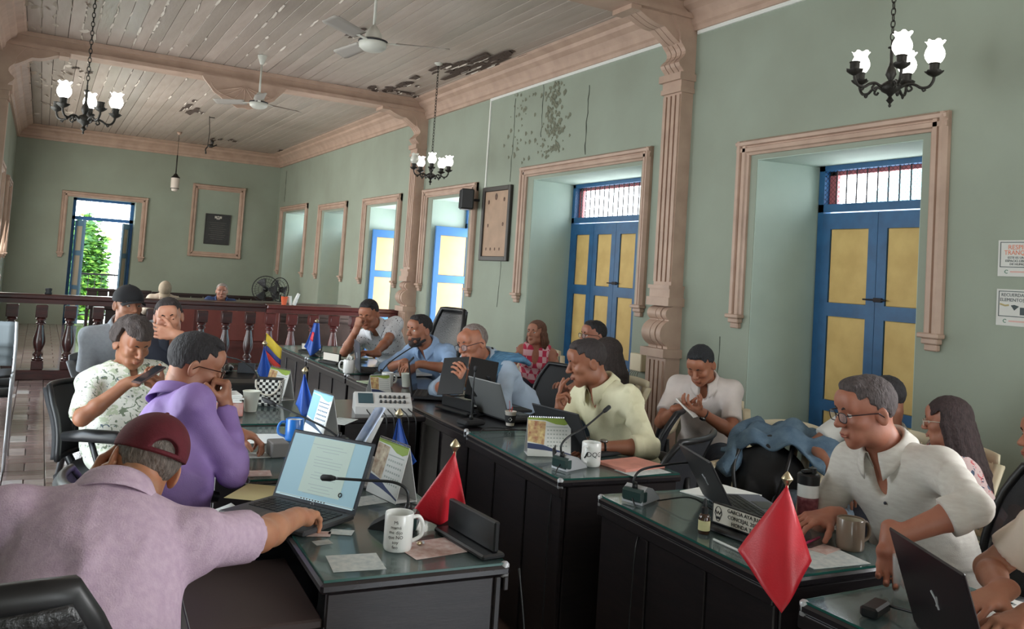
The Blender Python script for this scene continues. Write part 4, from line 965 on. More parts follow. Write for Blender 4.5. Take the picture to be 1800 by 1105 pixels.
def lathe_baluster(parent, mt, x, H=.9):
    z0, z1 = .115, .875
    pr = [(.052, z0), (.052, .135), (.062, .14), (.064, .30 - .02)]
    b = MB(); b.box((0, 0, .165), (.125, .125, .10), bev=.006); b.box((0, 0, .795), (.125, .125, .145), bev=.006)
    P = [(.052, .212), (.060, .225), (.060, .24), (.040, .25), (.036, .262), (.055, .275), (.057, .295), (.042, .312), (.034, .325), (.048, .36), (.062, .40), (.066, .44), (.060, .49), (.047, .55), (.038, .60), (.034, .635), (.050, .645), (.052, .66), (.036, .672), (.034, .68), (.052, .69), (.056, .705), (.044, .72), (.050, .728)]
    b.lathe(P, n=16); o = b.build('baluster', mt, parent, True, angle=40); o.location = (x, 0, 0); return o
ra = empty('balustrade', (1.03, 11.38, 0), 0, 'long dark mahogany turned balustrade behind the seated man in black cap', 'balustrade')
b = MB(); b.b2((-1.62, -.09, .935), (1.62, .09, .995), bev=.015); b.b2((-1.62, -.07, .885), (1.62, .07, .937)); b.build('handrail', M_mahog, ra)
b = MB(); b.b2((-1.62, -.10, 0), (1.62, .10, .115), bev=.008); b.build('base_rail', M_mahog, ra)
for k in range(10): lathe_baluster(ra, M_mahog, -.23 + .30 * k - 1.03)
rb = empty('balustrade', (3.65, 11.38, 0), 0, 'sunlit reddish turned balustrade section between the dark rail and the right wall', 'balustrade')
b = MB(); b.b2((-.99, -.09, .925), (.97, .09, .985), bev=.015); b.b2((-.99, -.07, .875), (.97, .07, .927)); b.build('handrail', M_mahogR, rb)
b = MB(); b.b2((-.99, -.10, 0), (.97, .10, .115), bev=.008); b.build('base_rail', M_mahogR, rb)
for k in range(7): lathe_baluster(rb, M_mahogR, 2.73 + .292 * k - 3.65)
b = MB(); b.lathe([(.035, 0), (.04, .01), (.028, .03), (.036, .05), (.036, .07), (0, .075)]); o = b.build('candle_cup', M_blackm, None, True); o.location = (.12, 11.38, .995); tag(o, 'small black cup standing alone on the dark handrail at the left', 'cup')
# podium and benches behind the rail
pd = empty('podium_desk', (2.75, 12.75, 0), 0, 'long reddish wooden podium desk behind the balustrade', 'desk')
b = MB(); b.b2((-1.15, -.05, .05), (.45, .45, .90)); b.build('body', M_podium, pd); b = MB(); b.b2((-1.2, -.09, .90), (.5, .5, .94), bev=.008); b.build('top', M_mahog, pd)
for k in range(4): b = MB(); b.box((-.95 + k * .4, -.056, .60), (.36, .02, .46), bev=.008); b.build('panel', mat('podium_panel', (136, 74, 66), .45, var=.15, vscale=6), pd)
b = MB(); b.b2((-1.15, -.075, .28), (.45, -.05, .34)); b.build('moulding', M_podium, pd)
st = empty('stepped_platform', (3.85, 12.9, 0), 0, 'dull brown wooden stepped rostrum to the right of the podium desk', 'rostrum')
b = MB(); b.b2((-.6, -.2, 0), (.6, .6, .30)); b.build('step', M_brown, st); b = MB(); b.b2((-.6, .05, .30), (.6, .6, .62)); b.build('step', M_brown, st); b = MB(); b.b2((-.6, .3, .62), (.6, .6, .92)); b.build('back', M_brown, st)
for k in range(4): b = MB(); b.b2((-.58, .285, .65 + k * .065), (.58, .302, .70 + k * .065)); b.build('slat', M_brown, st)
def bench(name, x, y, w_, h, label, mt=M_dkwood, n=6):
    r_ = empty(name, (x, y, 0), 0, label, 'bench'); b = MB(); b.box((0, 0, .43), (w_, .40, .035), bev=.006); b.build('seat', mt, r_)
    for k in range(n): b = MB(); b.box((-w_ / 2 + w_ / n * (k + .5), .20, .43 + (h - .43) / 2 - .02), (w_ / n - .02, .025, h - .47), bev=.004); b.build('back_panel', mt, r_)
    b = MB(); b.box((0, .20, h - .02), (w_ + .04, .05, .06), bev=.01); b.build('top_rail', mt, r_)
    for s in (-1, 1): b = MB(); b.box((s * (w_ / 2 - .02), 0, .215), (.04, .42, .43), bev=.004); b.build('side', mt, r_)
bench('wooden_bench', 1.42, 18.2, 1.15, .80, 'dark wooden bench in front of the open back doorway'); bench('wooden_bench', 3.35, 18.75, 2.5, .76, 'long dark wooden bench against the back wall below the framed plaque', n=10)
bench('wooden_bench', 1.15, 12.9, 1.0, .78, 'dark wooden bench behind the balustrade at the left end of the podium desk', n=5)
# ---------------- chairs
def office_chair(x, y, rz, label, back_h=1.0, meshy=True, arms=True, group=None, lean=.12, wide=.50, leather=False):
    """rz: direction the sitter faces (angle of +Y)"""
    r_ = empty('office_chair', (x, y, 0), rz, label, 'chair', group); mb = M_leather if leather else (M_meshf if meshy else M_blackm)
    b = MB(); b.grid(lambda u, v: ((u - .5) * .49 * (1 - .12 * (v - .5) ** 2 * 4), (v - .5) * .48, .462 + .02 * math.cos((u - .5) * 5) - .05 * max(0, v - .85) * 6 * .3), 12, 12, -.07); b.build('seat', M_leather if leather else M_blackm, r_, True, angle=50)
    def bk(u, v):
        w2 = wide * (1 - .18 * v ** 2 - .25 * max(0, v - .8) * 2); x_ = (u - .5) * w2; z_ = .52 + v * (back_h - .52); return (x_, -.23 - lean * v * .9 + .05 * (1 - (2 * u - 1) ** 2) * -1 * .9 + .035 * math.sin(v * PI), z_)
    b = MB(); b.grid(bk, 16, 16, .03 if not meshy else .004); b.build('backrest', mb, r_, True)
    b = MB(); pts = [bk(0, v) for v in np.linspace(0, 1, 10)] + [bk(u, 1) for u in np.linspace(.1, .9, 8)] + [bk(1, v) for v in np.linspace(1, 0, 10)] + [bk(u, 0) for u in np.linspace(.9, .1, 6)]
    b.tube(pts, .015 if not leather else .022, 8, closed=True); b.build('back_frame', M_blackp, r_, True)
    b = MB(); b.tube([(0, -.05, .39), (0, -.24, .40), (0, -.30, .50), (0, -.29, .66)], [.03, .025, .022, .018], 8); b.build('back_bracket', M_blackp, r_, True)
    if arms:
        for s in (-1, 1):
            b = MB(); b.tube([(s * .22, .05, .42), (s * .29, .05, .44), (s * .305, .02, .55), (s * .30, -.02, .64)], .014, 8); b.build('arm_support', M_steel if leather else M_blackp, r_, True)
            b = MB(); b.tube([(s * .30, -.16, .655), (s * .30, -.05, .668), (s * .30, .10, .668), (s * .30, .19, .645)], [.022, .032, .032, .020], 10); b.build('armrest', M_leather if leather else M_blackp, r_, True)
    b = MB(); b.lathe([(.035, .10), (.035, .25), (.024, .25), (.024, .40)], n=12); b.build('gas_column', M_blackp, r_, True, angle=40)
    for k in range(5):
        a = k * 2 * PI / 5 + .3; b = MB(); b.tube([(0, 0, .12), (.14 * math.cos(a), .14 * math.sin(a), .105), (.29 * math.cos(a), .29 * math.sin(a), .075)], [.028, .022, .016], 8); lg = b.build('leg', M_blackp, r_, True)
        b = MB(); b.lathe([(.026, -.02), (.028, -.01), (.028, .01), (.026, .02)], (.30 * math.cos(a), .30 * math.sin(a), .028), 12, R=Matrix.Rotation(PI / 2, 3, 'X')); b.build('caster', M_blackp, lg, True, angle=40)
    return r_
def plastic_chair(x, y, rz, label, mt=None, group=None):
    mt = mt or M_cream; r_ = empty('plastic_chair', (x, y, 0), rz, label, 'chair', group)
    b = MB(); b.grid(lambda u, v: ((u - .5) * .44, (v - .5) * .42, .43 + .012 * math.cos((u - .5) * 6) - (.03 * (v - .8) * 5 if v > .8 else 0)), 10, 10, -.006); b.build('seat', mt, r_, True)
    def bk(u, v): z_ = .44 + v * .40; w2 = .42 - .06 * v; return ((u - .5) * w2, -.21 - .10 * v - .04 * (1 - (2 * u - 1) ** 2), z_ + .02 * (1 - (2 * u - 1) ** 2) * v)
    b = MB()
    for k in range(5):
        u0, u1 = .06 + k * .19, .06 + k * .19 + .12; b.grid(lambda u, v: bk(u0 + (u1 - u0) * u, .05 + v * .83), 2, 8, .006)
    b.grid(lambda u, v: bk(u, .86 + .14 * v), 12, 2, .012); b.grid(lambda u, v: bk(u, .0 + .07 * v), 12, 1, .01); b.build('backrest', mt, r_, True)
    for s in (-1, 1):
        b = MB(); b.grid(lambda u, v: (s * (.205 + .05 * math.sin(v * PI * .5) + (u - .5) * .05), -.27 + v * .44, .80 - .17 * min(1, v * 2.2) - .01 * (u - .5) ** 2 - (.02 if v > .95 else 0)), 3, 12, .012); b.build('armrest', mt, r_, True)
        b = MB(); b.tube([(s * .25, .17, .625), (s * .245, .19, .44), (s * .26, .22, 0)], [.02, .024, .018], 6); b.build('leg', mt, r_, True)
        b = MB(); b.tube([(s * .20, -.18, .45), (s * .23, -.26, 0)], [.024, .018], 6); b.build('leg', mt, r_, True)
    return r_
# ---------------- desks
def desk(x0, y0, w_, L, rz, label, h=.76, glass=True, group=None, tray=False, cards=()):
    """x0,y0: corner nearest the camera on the aisle side; the desk runs +Y by L and sideways by w_ (signed)"""
    r_ = empty('office_desk', (x0, y0, 0), rz, label, 'desk', group); s = 1 if w_ > 0 else -1; W = abs(w_)
    P = lambda a, b, z: (s * a, b, z)
    def bb(name, lo, hi, mt=M_desk, bev=.004):
        b = MB(); b.b2(P(*lo), P(*hi), bev=bev); return b.build(name, mt, r_)
    bb('desktop', (0, 0, h - .035), (W, L, h - .008), M_desktop, .007)
    bb('front_panel', (.02, .01, .02), (.04, L - .01, h - .036)); bb('side_panel', (.045, .01, 0), (W - .02, .03, h - .036)); bb('side_panel', (.045, L - .03, 0), (W - .02, L - .01, h - .036))
    bb('edge_strip', (.003, .0, h - .075), (.018, L, h - .036), M_desk, .003)
    for k in (1, 2): bb('panel_batten', (.012, L * k / 3 - .008, .02), (.0195, L * k / 3 + .008, h - .08), M_desk, .002)
    if glass:
        b = MB(); b.b2(P(.012, .012, h - .0075), P(W - .012, L - .012, h - .0015)); b.build('glass_top', M_glass, r_)
        b = MB()
        for lo, hi in (((.008, .012, h - .0075), (.0118, L - .012, h - .001)), ((W - .0118, .012, h - .0075), (W - .008, L - .012, h - .001)), ((.008, .008, h - .0075), (W - .008, .0118, h - .001)), ((.008, L - .0118, h - .0075), (W - .008, L - .008, h - .001))): b.b2(P(*lo), P(*hi))
        b.build('glass_edge', M_glassedge, r_)
    for sy in (0, L):
        b = MB(); b.lathe([(.012, h - .04), (.013, h - .006), (.008, h)], P(.012, max(.014, min(L - .014, sy)), 0), 10); b.build('corner_cap', M_silver, r_, True)
    if tray:
        b = MB(); b.b2(P(W - .02, .03, h - .13), P(W + .30, L * .52, h - .105), bev=.005); b.build('pull_out_shelf', mat('shelf_brown', (66, 54, 52), .4), r_); b = MB(); b.b2(P(W + .27, .03, h - .16), P(W + .30, L * .52, h - .1065)); b.build('shelf_lip', M_desk, r_)
    return r_
# ---------------- small things
def laptop(x, y, z, rz, open_deg, label, lid=M_blackm, screen=None, w_=.33, d=.225, group=None, logo=None, base_m=None):
    """rz: +Y is the direction the user looks; the screen stands at the far edge"""
    r_ = empty('laptop', (x, y, z), rz, label, 'laptop', group); bm_ = base_m or M_blackm
    b = MB(); b.box((0, 0, .009), (w_, d, .016), bev=.004); b.build('base', bm_, r_)
    kb = MB(); 
    for i in range(14):
        for j in range(5):
            kb.box((-w_ * .43 + (i + .5) * w_ * .86 / 14, d * .38 - (j + .5) * d * .45 / 5, .0182), (w_ * .86 / 14 - .003, d * .45 / 5 - .003, .0024))
    tag(kb.build('keys', mat('keycap', (22, 22, 24), .5), r_), kind='stuff')
    b = MB(); b.box((0, -d * .28, .0174), (w_ * .32, d * .30, .0012), bev=.0004); b.build('touchpad', mat('touchpad', (60, 58, 58), .35), r_)
    th = math.radians(open_deg - 90); H = d * .98
    Mx = Matrix.Translation((0, d / 2 - .004, .012)) @ Matrix.Rotation(-th, 4, 'X')
    b = MB(); b.box((0, .004, H / 2), (w_, .008, H), bev=.0035); l = b.build('lid', lid, r_); l.matrix_local = Mx
    b = MB(); b.box((0, -.0008, H / 2 + .002), (w_ * .93, .001, H * .88)); s_ = b.build('screen', screen or mat('screen_off', (20, 22, 26), .1), l)
    b = MB(); b.tube([(-w_ * .4, d / 2 - .004, .012), (w_ * .4, d / 2 - .004, .012)], .006, 8); b.build('hinge', M_blackp, r_)
    if logo:
        b = MB(); b.tube([(.012, .0088, H * .5 + .02), (.0, .0088, H * .5 + .004), (-.003, .0088, H * .5 - .02)], .0028, 6); b.tube([(-.008, .0088, H * .5 + .012), (-.004, .0088, H * .5 - .004), (.006, .0088, H * .5 - .014)], .0022, 6); b.build('emblem', M_silver, l)
    return r_, l
def microphone(x, y, z, rz, label, neck, base=M_silver, group=None, tip_len=.06, wedge=True):
    """neck: list of points in local space starting at the base top"""
    r_ = empty('conference_microphone', (x, y, z), rz, label, 'microphone', group)
    if wedge:
        prof = [(-.05, 0), (.095, 0), (.085, .012), (.02, .052), (-.02, .062), (-.045, .045)]
        b = MB(); vs = [(px, sy * (.045 - .02 * max(0, px / .1)), pz) for sy in (-1, 1) for px, pz in prof]; n = len(prof)
        b.add(vs, [(i, (i + 1) % n, n + (i + 1) % n, n + i) for i in range(n)] + [tuple(range(n))[::-1], tuple(range(n, 2 * n))]); b.build('base', base, r_)
        b = MB(); b.box((-.035, 0, .028), (.04, .096, .05), bev=.01); b.build('base_rear', mat('smoked_plastic', (50, 70, 68), .2), r_)
    else:
        b = MB(); b.box((0, 0, .014), (.13, .10, .028), bev=.010); b.build('base', base, r_)
    P = catmull(neck, 8); b = MB(); b.tube(P, .0045, 8); b.build('gooseneck', mat('gooseneck', (58, 60, 62), .35, .6), r_, True)
    d = (Vector(P[-1]) - Vector(P[-2])).normalized(); e = Vector(P[-1]); b = MB(); b.tube([e, e + d * tip_len * .3, e + d * tip_len * .9, e + d * tip_len], [.006, .010, .010, .006], 10); b.build('capsule', M_blackm, r_, True)
    b = MB(); b.lathe([(.012, 0), (.010, .02), (.007, .03)], (neck[0][0], neck[0][1], neck[0][2] - .006), 10); b.build('collar', M_blackp, r_, True)
    return r_
def catmull(P, n=6):
    P = [np.array(p, float) for p in P]; Q = [2 * P[0] - P[1]] + P + [2 * P[-1] - P[-2]]; out = []
    for i in range(1, len(Q) - 2):
        for k in range(n):
            t = k / n; a, b, c, d = Q[i - 1:i + 3]; out.append(.5 * ((2 * b) + (c - a) * t + (2 * a - 5 * b + 4 * c - d) * t * t + (3 * b - a - 3 * c + d) * t ** 3))
    out.append(P[-1]); return out
def cable(pts, label, r=.003, group=None, name='cable'):
    b = MB(); P = catmull(pts, 8); o0 = np.array(pts[0]); b.tube([p - o0 for p in P], r, 6); o = b.build(name, M_blackp, None, True); o.location = tuple(map(float, o0)); return tag(o, label, 'cable', group)
def mug(x, y, z, rz, label, mt, h=.095, r=.040, inner=None, group=None, handle=True, name='mug'):
    r_ = empty(name, (x, y, z), rz, label, 'mug', group); b = MB(); b.lathe([(r * .92, 0), (r * .97, .004), (r, .012), (r, h - .003), (r - .0015, h), (r - .004, h - .002), (r - .0045, .010), (0, .008)], n=28); b.build('cup', [mt], r_, True, angle=50)
    if inner: b = MB(); b.lathe([(r - .0047, .012), (r - .0047, h - .006)], n=24, cap=False); b.build('inside', inner, r_, True)
    if handle:
        b = MB(); b.tube(catmull([(r - .004, 0, h * .84), (r + .018, 0, h * .84), (r + .031, 0, h * .62), (r + .027, 0, h * .32), (r - .003, 0, h * .17)], 6), .0058, 8); b.build('handle', mt, r_, True)
    return r_
def paper_cup(x, y, z, label, h=.09, r=.037, mt=None, group=None, lid=None):
    r_ = empty('paper_cup', (x, y, z), 0, label, 'cup', group); mt = mt or mat('paper_cup_white', (224, 226, 214), .7)
    b = MB(); b.lathe([(r * .68, 0), (r * .98, h - .002), (r + .002, h), (r - .001, h - .003), (r * .66, .006), (0, .006)], n=22); b.build('cup', mt, r_, True, angle=50)
    b = MB(); b.tube([(r * math.cos(t), r * math.sin(t), h) for t in np.linspace(0, 2 * PI, 22, endpoint=False)], .0018, 6, closed=True); b.build('rim', mt, r_, True)
    return r_
def sheet(x, y, z, w_, d, rz, label, mt=None, th=.0006, group=None, name='paper_sheet', curl=0.0, cat='paper'):
    b = MB()
    if curl: b.grid(lambda u, v: ((u - .5) * w_, (v - .5) * d, curl * (math.sin(u * 4.2 + v * 2) * .5 + .5)), 14, 10, .0006)
    else: b.box((0, 0, th / 2), (w_, d, th))
    o = b.build(name, mt or M_paper, None, bool(curl)); o.location = (float(x), float(y), float(z)); o.rotation_euler[2] = rz; return tag(o, label, cat, group)
def table_flag(x, y, z, rz, label, H, cloth, pts_fn, pole_m=M_brass, group=None, base=True, nu=14, nv=14):
    r_ = empty('table_flag', (x, y, z), rz, label, 'flag', group)
    b = MB(); b.tube([(0, 0, .01), (0, 0, H)], .0045, 8); b.build('pole', pole_m, r_, True)
    b = MB(); b.lathe([(.006, H - .012), (.013, H), (.017, H + .004), (.016, H + .008), (.006, H + .022), (0, H + .028)], n=14); b.build('finial', M_brass, r_, True, angle=60)
    if base: b = MB(); b.lathe([(.042, 0), (.044, .006), (.030, .014), (.008, .022), (.006, .03)], n=20); b.build('base', M_blackp, r_, True, angle=50)
    b = MB(); b.grid(pts_fn, nu, nv, .001); b.build('cloth', cloth, r_, True); return r_
def calendar(x, y, z, rz, label, pal, w_=.20, h=.165, dpt=.085, group=None, kind=0):
    """tent calendar; the printed face looks towards local -Y"""
    r_ = empty('desk_calendar', (x, y, z), rz, label, 'calendar', group); sl = math.atan2(dpt / 2, h); L = math.hypot(dpt / 2, h)
    Mf = Matrix.Translation((0, -dpt / 2, 0)) @ Matrix.Rotation(-sl, 4, 'X'); Mr = Matrix.Translation((0, dpt / 2, 0)) @ Matrix.Rotation(sl, 4, 'X')
    b = MB(); b.box((0, 0, L / 2), (w_, .0022, L)); f = b.build('front_card', M_paper, r_); f.matrix_local = Mf
    b = MB(); b.box((0, 0, L / 2), (w_, .0022, L)); q = b.build('rear_card', mat('grey_card', (205, 205, 205), .8), r_); q.matrix_local = Mr
    b = MB(); b.box((0, 0, .003), (w_, dpt, .002)); b.build('foot_card', mat('grey_card', (205, 205, 205), .8), r_)
    green, photo, navy, grey = pal
    def flat(nm, poly, mt, par, y=-.0016):
        bb = MB(); n = len(poly); bb.add([(px, y, pz) for px, pz in poly], [tuple(range(n))]); return bb.build(nm, mt, par)
    flat('green_header', [(-w_ / 2, L), (-w_ / 2, L * .94), (-w_ * .1, L * .93), (w_ * .15, L * .84), (w_ * .35, L * .82), (w_ / 2, L * .88), (w_ / 2, L)], green, f)
    flat('photo_print', [(-w_ / 2, L * .93), (-w_ / 2, L * .38), (-w_ * .12, L * .30), (-w_ * .08, L * .90)], photo, f)
    flat('navy_wave', [(-w_ / 2, L * .34), (-w_ / 2, L * .20), (-w_ * .1, L * .16), (w_ * .3, L * .10), (w_ / 2, L * .05), (w_ / 2, L * .08), (w_ * .1, L * .2), (-w_ * .15, L * .30)], navy, f)
    g = MB()
    for i in range(7):
        for j in range(5): g.box((-w_ * .03 + i * w_ * .07, -.0014, L * .68 - j * L * .10), (w_ * .04, .0006, L * .035))
    g.box((w_ * .18, -.0014, L * .77), (w_ * .5, .0006, L * .02)); tag(g.build('printed_days', grey, f), kind='stuff')
    sp = MB()
    for k in range(22):
        xx = -w_ * .46 + k * w_ * .92 / 21; sp.tube([(xx, .006 * math.cos(t), h + .002 + .006 * math.sin(t)) for t in np.linspace(0, 2 * PI, 8, endpoint=False)], .0009, 4, closed=True)
    tag(sp.build('wire_binding', M_steel, r_), kind='stuff'); return r_
def name_holder(x, y, z, rz, label, plate=True, L=.30, lines=None, mt=M_blackp, group=None, hh=.075):
    """bar with an upright plate; readable face towards local -Y"""
    r_ = empty('name_plate_holder', (x, y, z), rz, label, 'name plate', group); b = MB(); b.box((0, 0, .008), (L + .02, .075, .016), bev=.005); b.build('foot', mt, r_)
    b = MB(); b.box((0, .012, .016 + hh / 2), (L, .018, hh), bev=.004); b.build('upright', mt, r_)
    if plate:
        b = MB(); b.box((0, .002, .018 + hh / 2), (L - .02, .002, hh - .012)); p = b.build('plate', mat('plate_paper', (214, 208, 196), .6), r_)
        if lines:
            em = MB(); c = (-L / 2 + .032, .0008, .018 + hh / 2)
            em.tube([(c[0] + .014 * math.cos(t) * (1 - .25 * (math.sin(t) < 0)), -.0002, c[2] + .024 * math.sin(t)) for t in np.linspace(0, 2 * PI, 18, endpoint=False)], .0011, 5, closed=True)
            em.tube([(c[0] - .012, -.0002, c[2] + .010), (c[0] - .005, -.0002, c[2] - .001), (c[0], -.0002, c[2] + .008), (c[0] + .005, -.0002, c[2] - .001), (c[0] + .012, -.0002, c[2] + .010)], .0018, 5); em.box((c[0], -.0002, c[2] - .013), (.013, .001, .008)); em.build('crest', M_ink, r_)
            for i, t in enumerate(lines): lettering(t, .0175, M_ink, r_, frame((.030, -.0002, .018 + hh * (.78 - .28 * i)), (1, 0, 0), (0, 0, 1)))
    return r_
# ---------------- chandeliers
def chandelier(x, y, zb, label, lit, rot0=0.0, n=5, broken=False):
    """zb: height of the bottom finial"""
    r_ = empty('chandelier', (x, y, zb), rot0, label, 'chandelier'); top = ZC - zb
    b = MB(); b.lathe([(0, 0), (.007, .006), (.008, .014), (.004, .02), (.012, .03), (.020, .04), (.012, .05), (.008, .06), (.020, .075), (.045, .09), (.055, .108), (.050, .125), (.028, .14), (.012, .148), (.018, .16), (.028, .18), (.024, .205), (.012, .23), (.008, .25), (.010, .29), (.009, .32), (.020, .325), (.020, .33), (.006, .335), (.006, .37)], n=16); b.build('centre_body', M_bronze, r_, True, angle=50)
    ch = MB(); z = .37; k = 0
    while z < top - .03:
        pts = [((.011 * math.cos(t)) if k % 2 else 0.0, 0.0 if k % 2 else .011 * math.cos(t), z + .018 + .022 * math.sin(t)) for t in np.linspace(0, 2 * PI, 10, endpoint=False)]
        ch.tube(pts, .0032, 5, closed=True); z += .034; k += 1
    tag(ch.build('chain', M_bronze, r_, True), kind='stuff'); b = MB(); b.lathe([(.050, top), (.048, top - .012), (.02, top - .03), (.008, top - .034)][::-1], n=18); b.build('ceiling_rose', M_fanw, r_, True, angle=50)
    for i in range(n):
        a = 2 * PI * i / n; R = Matrix.Rotation(a, 4, 'Z'); arm = MB()
        arm.tube(catmull([(.045, 0, .105), (.085, 0, .125), (.12, 0, .118), (.15, 0, .100), (.185, 0, .105), (.205, 0, .135), (.208, 0, .165)], 5), [.008] * 31, 7); arm.tube(catmull([(.09, 0, .12), (.105, 0, .098), (.09, 0, .085), (.078, 0, .096)], 5), .006, 6); arm.tube(catmull([(.15, 0, .10), (.16, 0, .082), (.172, 0, .09)], 4), .005, 6)
        ao = arm.build('arm', M_bronze, r_, True); ao.matrix_local = R
        cp = MB(); cp.lathe([(.008, .155), (.026, .165), (.042, .178), (.044, .186), (.030, .184), (.024, .188), (.025, .222), (.028, .224), (.028, .228), (.0, .228)], (.208, 0, 0), 14, wave=lambda i_, an, r2, z2: (r2 * (1 + (.08 * math.cos(6 * an) if 1 < i_ < 4 else 0)), z2 + (.003 * math.cos(6 * an) if 1 < i_ < 4 else 0))); cp.build('candle_cup', M_bronze, ao, True, angle=50)
        if lit[i] is not None:
            sh = MB(); sh.lathe([(.024, .226), (.036, .238), (.047, .258), (.050, .276), (.046, .296), (.037, .314), (.034, .322), (.040, .336), (.046, .344)], (.208, 0, 0), 24, cap=False, wave=lambda i_, an, r2, z2: (r2 * (1 + (.12 * (i_ - 6) / 2 * math.cos(6 * an) if i_ > 6 else 0)), z2 + (.006 * (i_ - 6) / 2 * math.cos(6 * an + 1) if i_ > 6 else 0))); sh.build('glass_shade', M_shade if lit[i] else M_shade2, ao, True)
    return r_
def ceiling_fan(x, y, zm, label, rot0, blades_m=None):
    r_ = empty('ceiling_fan', (x, y, zm), rot0, label, 'ceiling fan'); top = ZC - zm
    b = MB(); b.lathe([(.055, top), (.05, top - .02), (.022, top - .10), (.014, top - .11)][::-1], n=18); b.build('canopy', M_fanw, r_, True, angle=50)
    b = MB(); b.lathe([(.011, .13), (.011, top - .08)], n=10); b.build('down_rod', M_fanw, r_, True)
    b = MB(); b.lathe([(.0, -.062), (.035, -.060), (.070, -.050), (.098, -.028), (.106, 0), (.102, .012), (.078, .028), (.070, .034), (.064, .04)], n=28); b.build('motor_housing', M_fanw, r_, True, angle=60)
    b = MB(); b.lathe([(.064, .038), (.060, .075), (.045, .10), (.020, .135), (.012, .14)], n=24); b.build('upper_cover', M_fanw, r_, True, angle=60); b = MB(); b.lathe([(.104, .010), (.109, .014), (.109, .022), (.098, .026)], n=28, cap=False); b.build('trim_ring', M_blackm, r_, True)
    for k in range(3):
        R = Matrix.Rotation(k * 2 * PI / 3, 4, 'Z'); br = MB(); br.box((.14, 0, .012), (.12, .035, .006), bev=.002); bo = br.build('blade_bracket', M_fanw, r_); bo.matrix_local = R
        bl_ = MB(); bl_.grid(lambda u, v: (.17 + .40 * u, (v - .5) * (.10 + .035 * u) * (1 - .5 * max(0, u - .93) * 8), .016 + (v - .5) * .035), 10, 4, .004); bl_.build('blade', blades_m or mat('fan_blade', (158, 152, 144), .5), bo, True)
    return r_
# ================================================================== ceiling fittings
chandelier(3.90, 2.95, 2.59, 'dark bronze chandelier with lit tulip shades over the nearest window at the right', [1, 1, None, 1, 1], .25)
chandelier(3.85, 8.95, 2.55, 'lit bronze chandelier hanging from a long chain before the far pilaster', [1, 1, 0, 1, 1], .55)
chandelier(.20, 7.0, 2.40, 'lit bronze chandelier hanging at the left before the back doorway wall', [1, 1, None, 1, None], .15)
ceiling_fan(2.02, 5.95, 3.21, 'white ceiling fan with three blades nearest the camera', -.38)
ceiling_fan(2.10, 10.15, 3.40, 'white ceiling fan hanging in front of the scalloped beam ornament', .35)
pl = empty('pendant_lamp', (2.19, 17.7, 2.80), 0, 'cream drum pendant lamp on a thin rod near the back wall', 'lamp')
b = MB(); b.lathe([(.0, 0), (.05, .012), (.062, .05), (.064, .055), (.078, .06), (.080, .27), (.074, .285), (.03, .31), (.012, .34)], n=24); b.build('drum_shade', mat('pendant_shade', (206, 196, 186), .4, var=.1), pl, True, angle=40)
b = MB(); b.lathe([(.082, .268), (.084, .28), (.05, .31), (.03, .345), (.012, .36)], n=24); b.build('metal_cap', M_bronze, pl, True, angle=50); b = MB(); b.lathe([(.081, .055), (.083, .062), (.081, .068)], n=24, cap=False); b.build('band', M_bronze, pl, True)
b = MB(); b.tube([(0, 0, .36), (0, 0, .72)], .012, 8); b.tube([(0, 0, .72), (0, 0, 1.16)], .005, 6); b.build('rod', M_bronze, pl, True); b = MB(); b.lathe([(.012, 1.12), (.04, 1.15), (.05, 1.178)], n=16); b.build('rose', M_peach, pl, True)
bl_ = empty('broken_chandelier', (2.35, 15.2, 3.40), 0, 'broken chandelier remnant dangling from a thin wire near the back', 'chandelier'); top = ZC - 3.40
b = MB(); b.tube([(0, 0, .05), (.015, 0, .3), (-.01, 0, top)], .006, 5); b.tube([(-.01, 0, top - .02), (.08, 0, top - .02)], .008, 5); b.build('wire', M_bronze, bl_)
b = MB(); b.ell((.05, 0, .07), (.05, .04, .03)); b.tube(catmull([(.0, 0, .05), (-.03, 0, .0), (-.02, 0, -.05)], 4), .012, 6); b.lathe([(.02, .09), (.028, .13), (.028, .17)], (.07, 0, 0), 10); b.tube([(.08, 0, .06), (.15, 0, .10)], .012, 6); b.ell((-.02, 0, -.06), (.015, .015, .02)); b.build('remnant', M_bronze, bl_, True)
# ================================================================== wall things
def plaque(name, x, y, z, w_, h, rz, label, frame_m, inner_m, cat, t=.04, fw=.045):
    r_ = empty(name, (x, y, z), rz, label, cat); b = MB()   # faces local -Y
    for s in (-1, 1): b.box((s * (w_ / 2 - fw / 2), -t / 2, h / 2), (fw, t, h), bev=.006)
    for zz in (fw / 2, h - fw / 2): b.box((0, -t / 2, zz), (w_ - 2 * fw + .004, t, fw), bev=.006)
    b.build('frame', frame_m, r_); b = MB(); b.box((0, -t * .3, h / 2), (w_ - 2 * fw + .01, .01, h - 2 * fw + .01)); b.build('sheet', inner_m, r_); return r_
M_photo = [mat('portrait_%d' % k, c, .6, var=.5, vscale=60, col2=d) for k, (c, d) in enumerate([((110, 78, 58), (50, 36, 32)), ((120, 84, 66), (60, 44, 40))])]
pq = plaque('framed_certificate', XR - .002, 8.75, 1.73, .70, .88, -PI / 2, 'tall dark framed certificate with small oval portraits beside the wall speaker', mat('dark_frame', (48, 44, 40), .45), mat('aged_paper', (176, 146, 122), .6, var=.15, vscale=6, col2=(160, 134, 112)), 'picture', fw=.055)
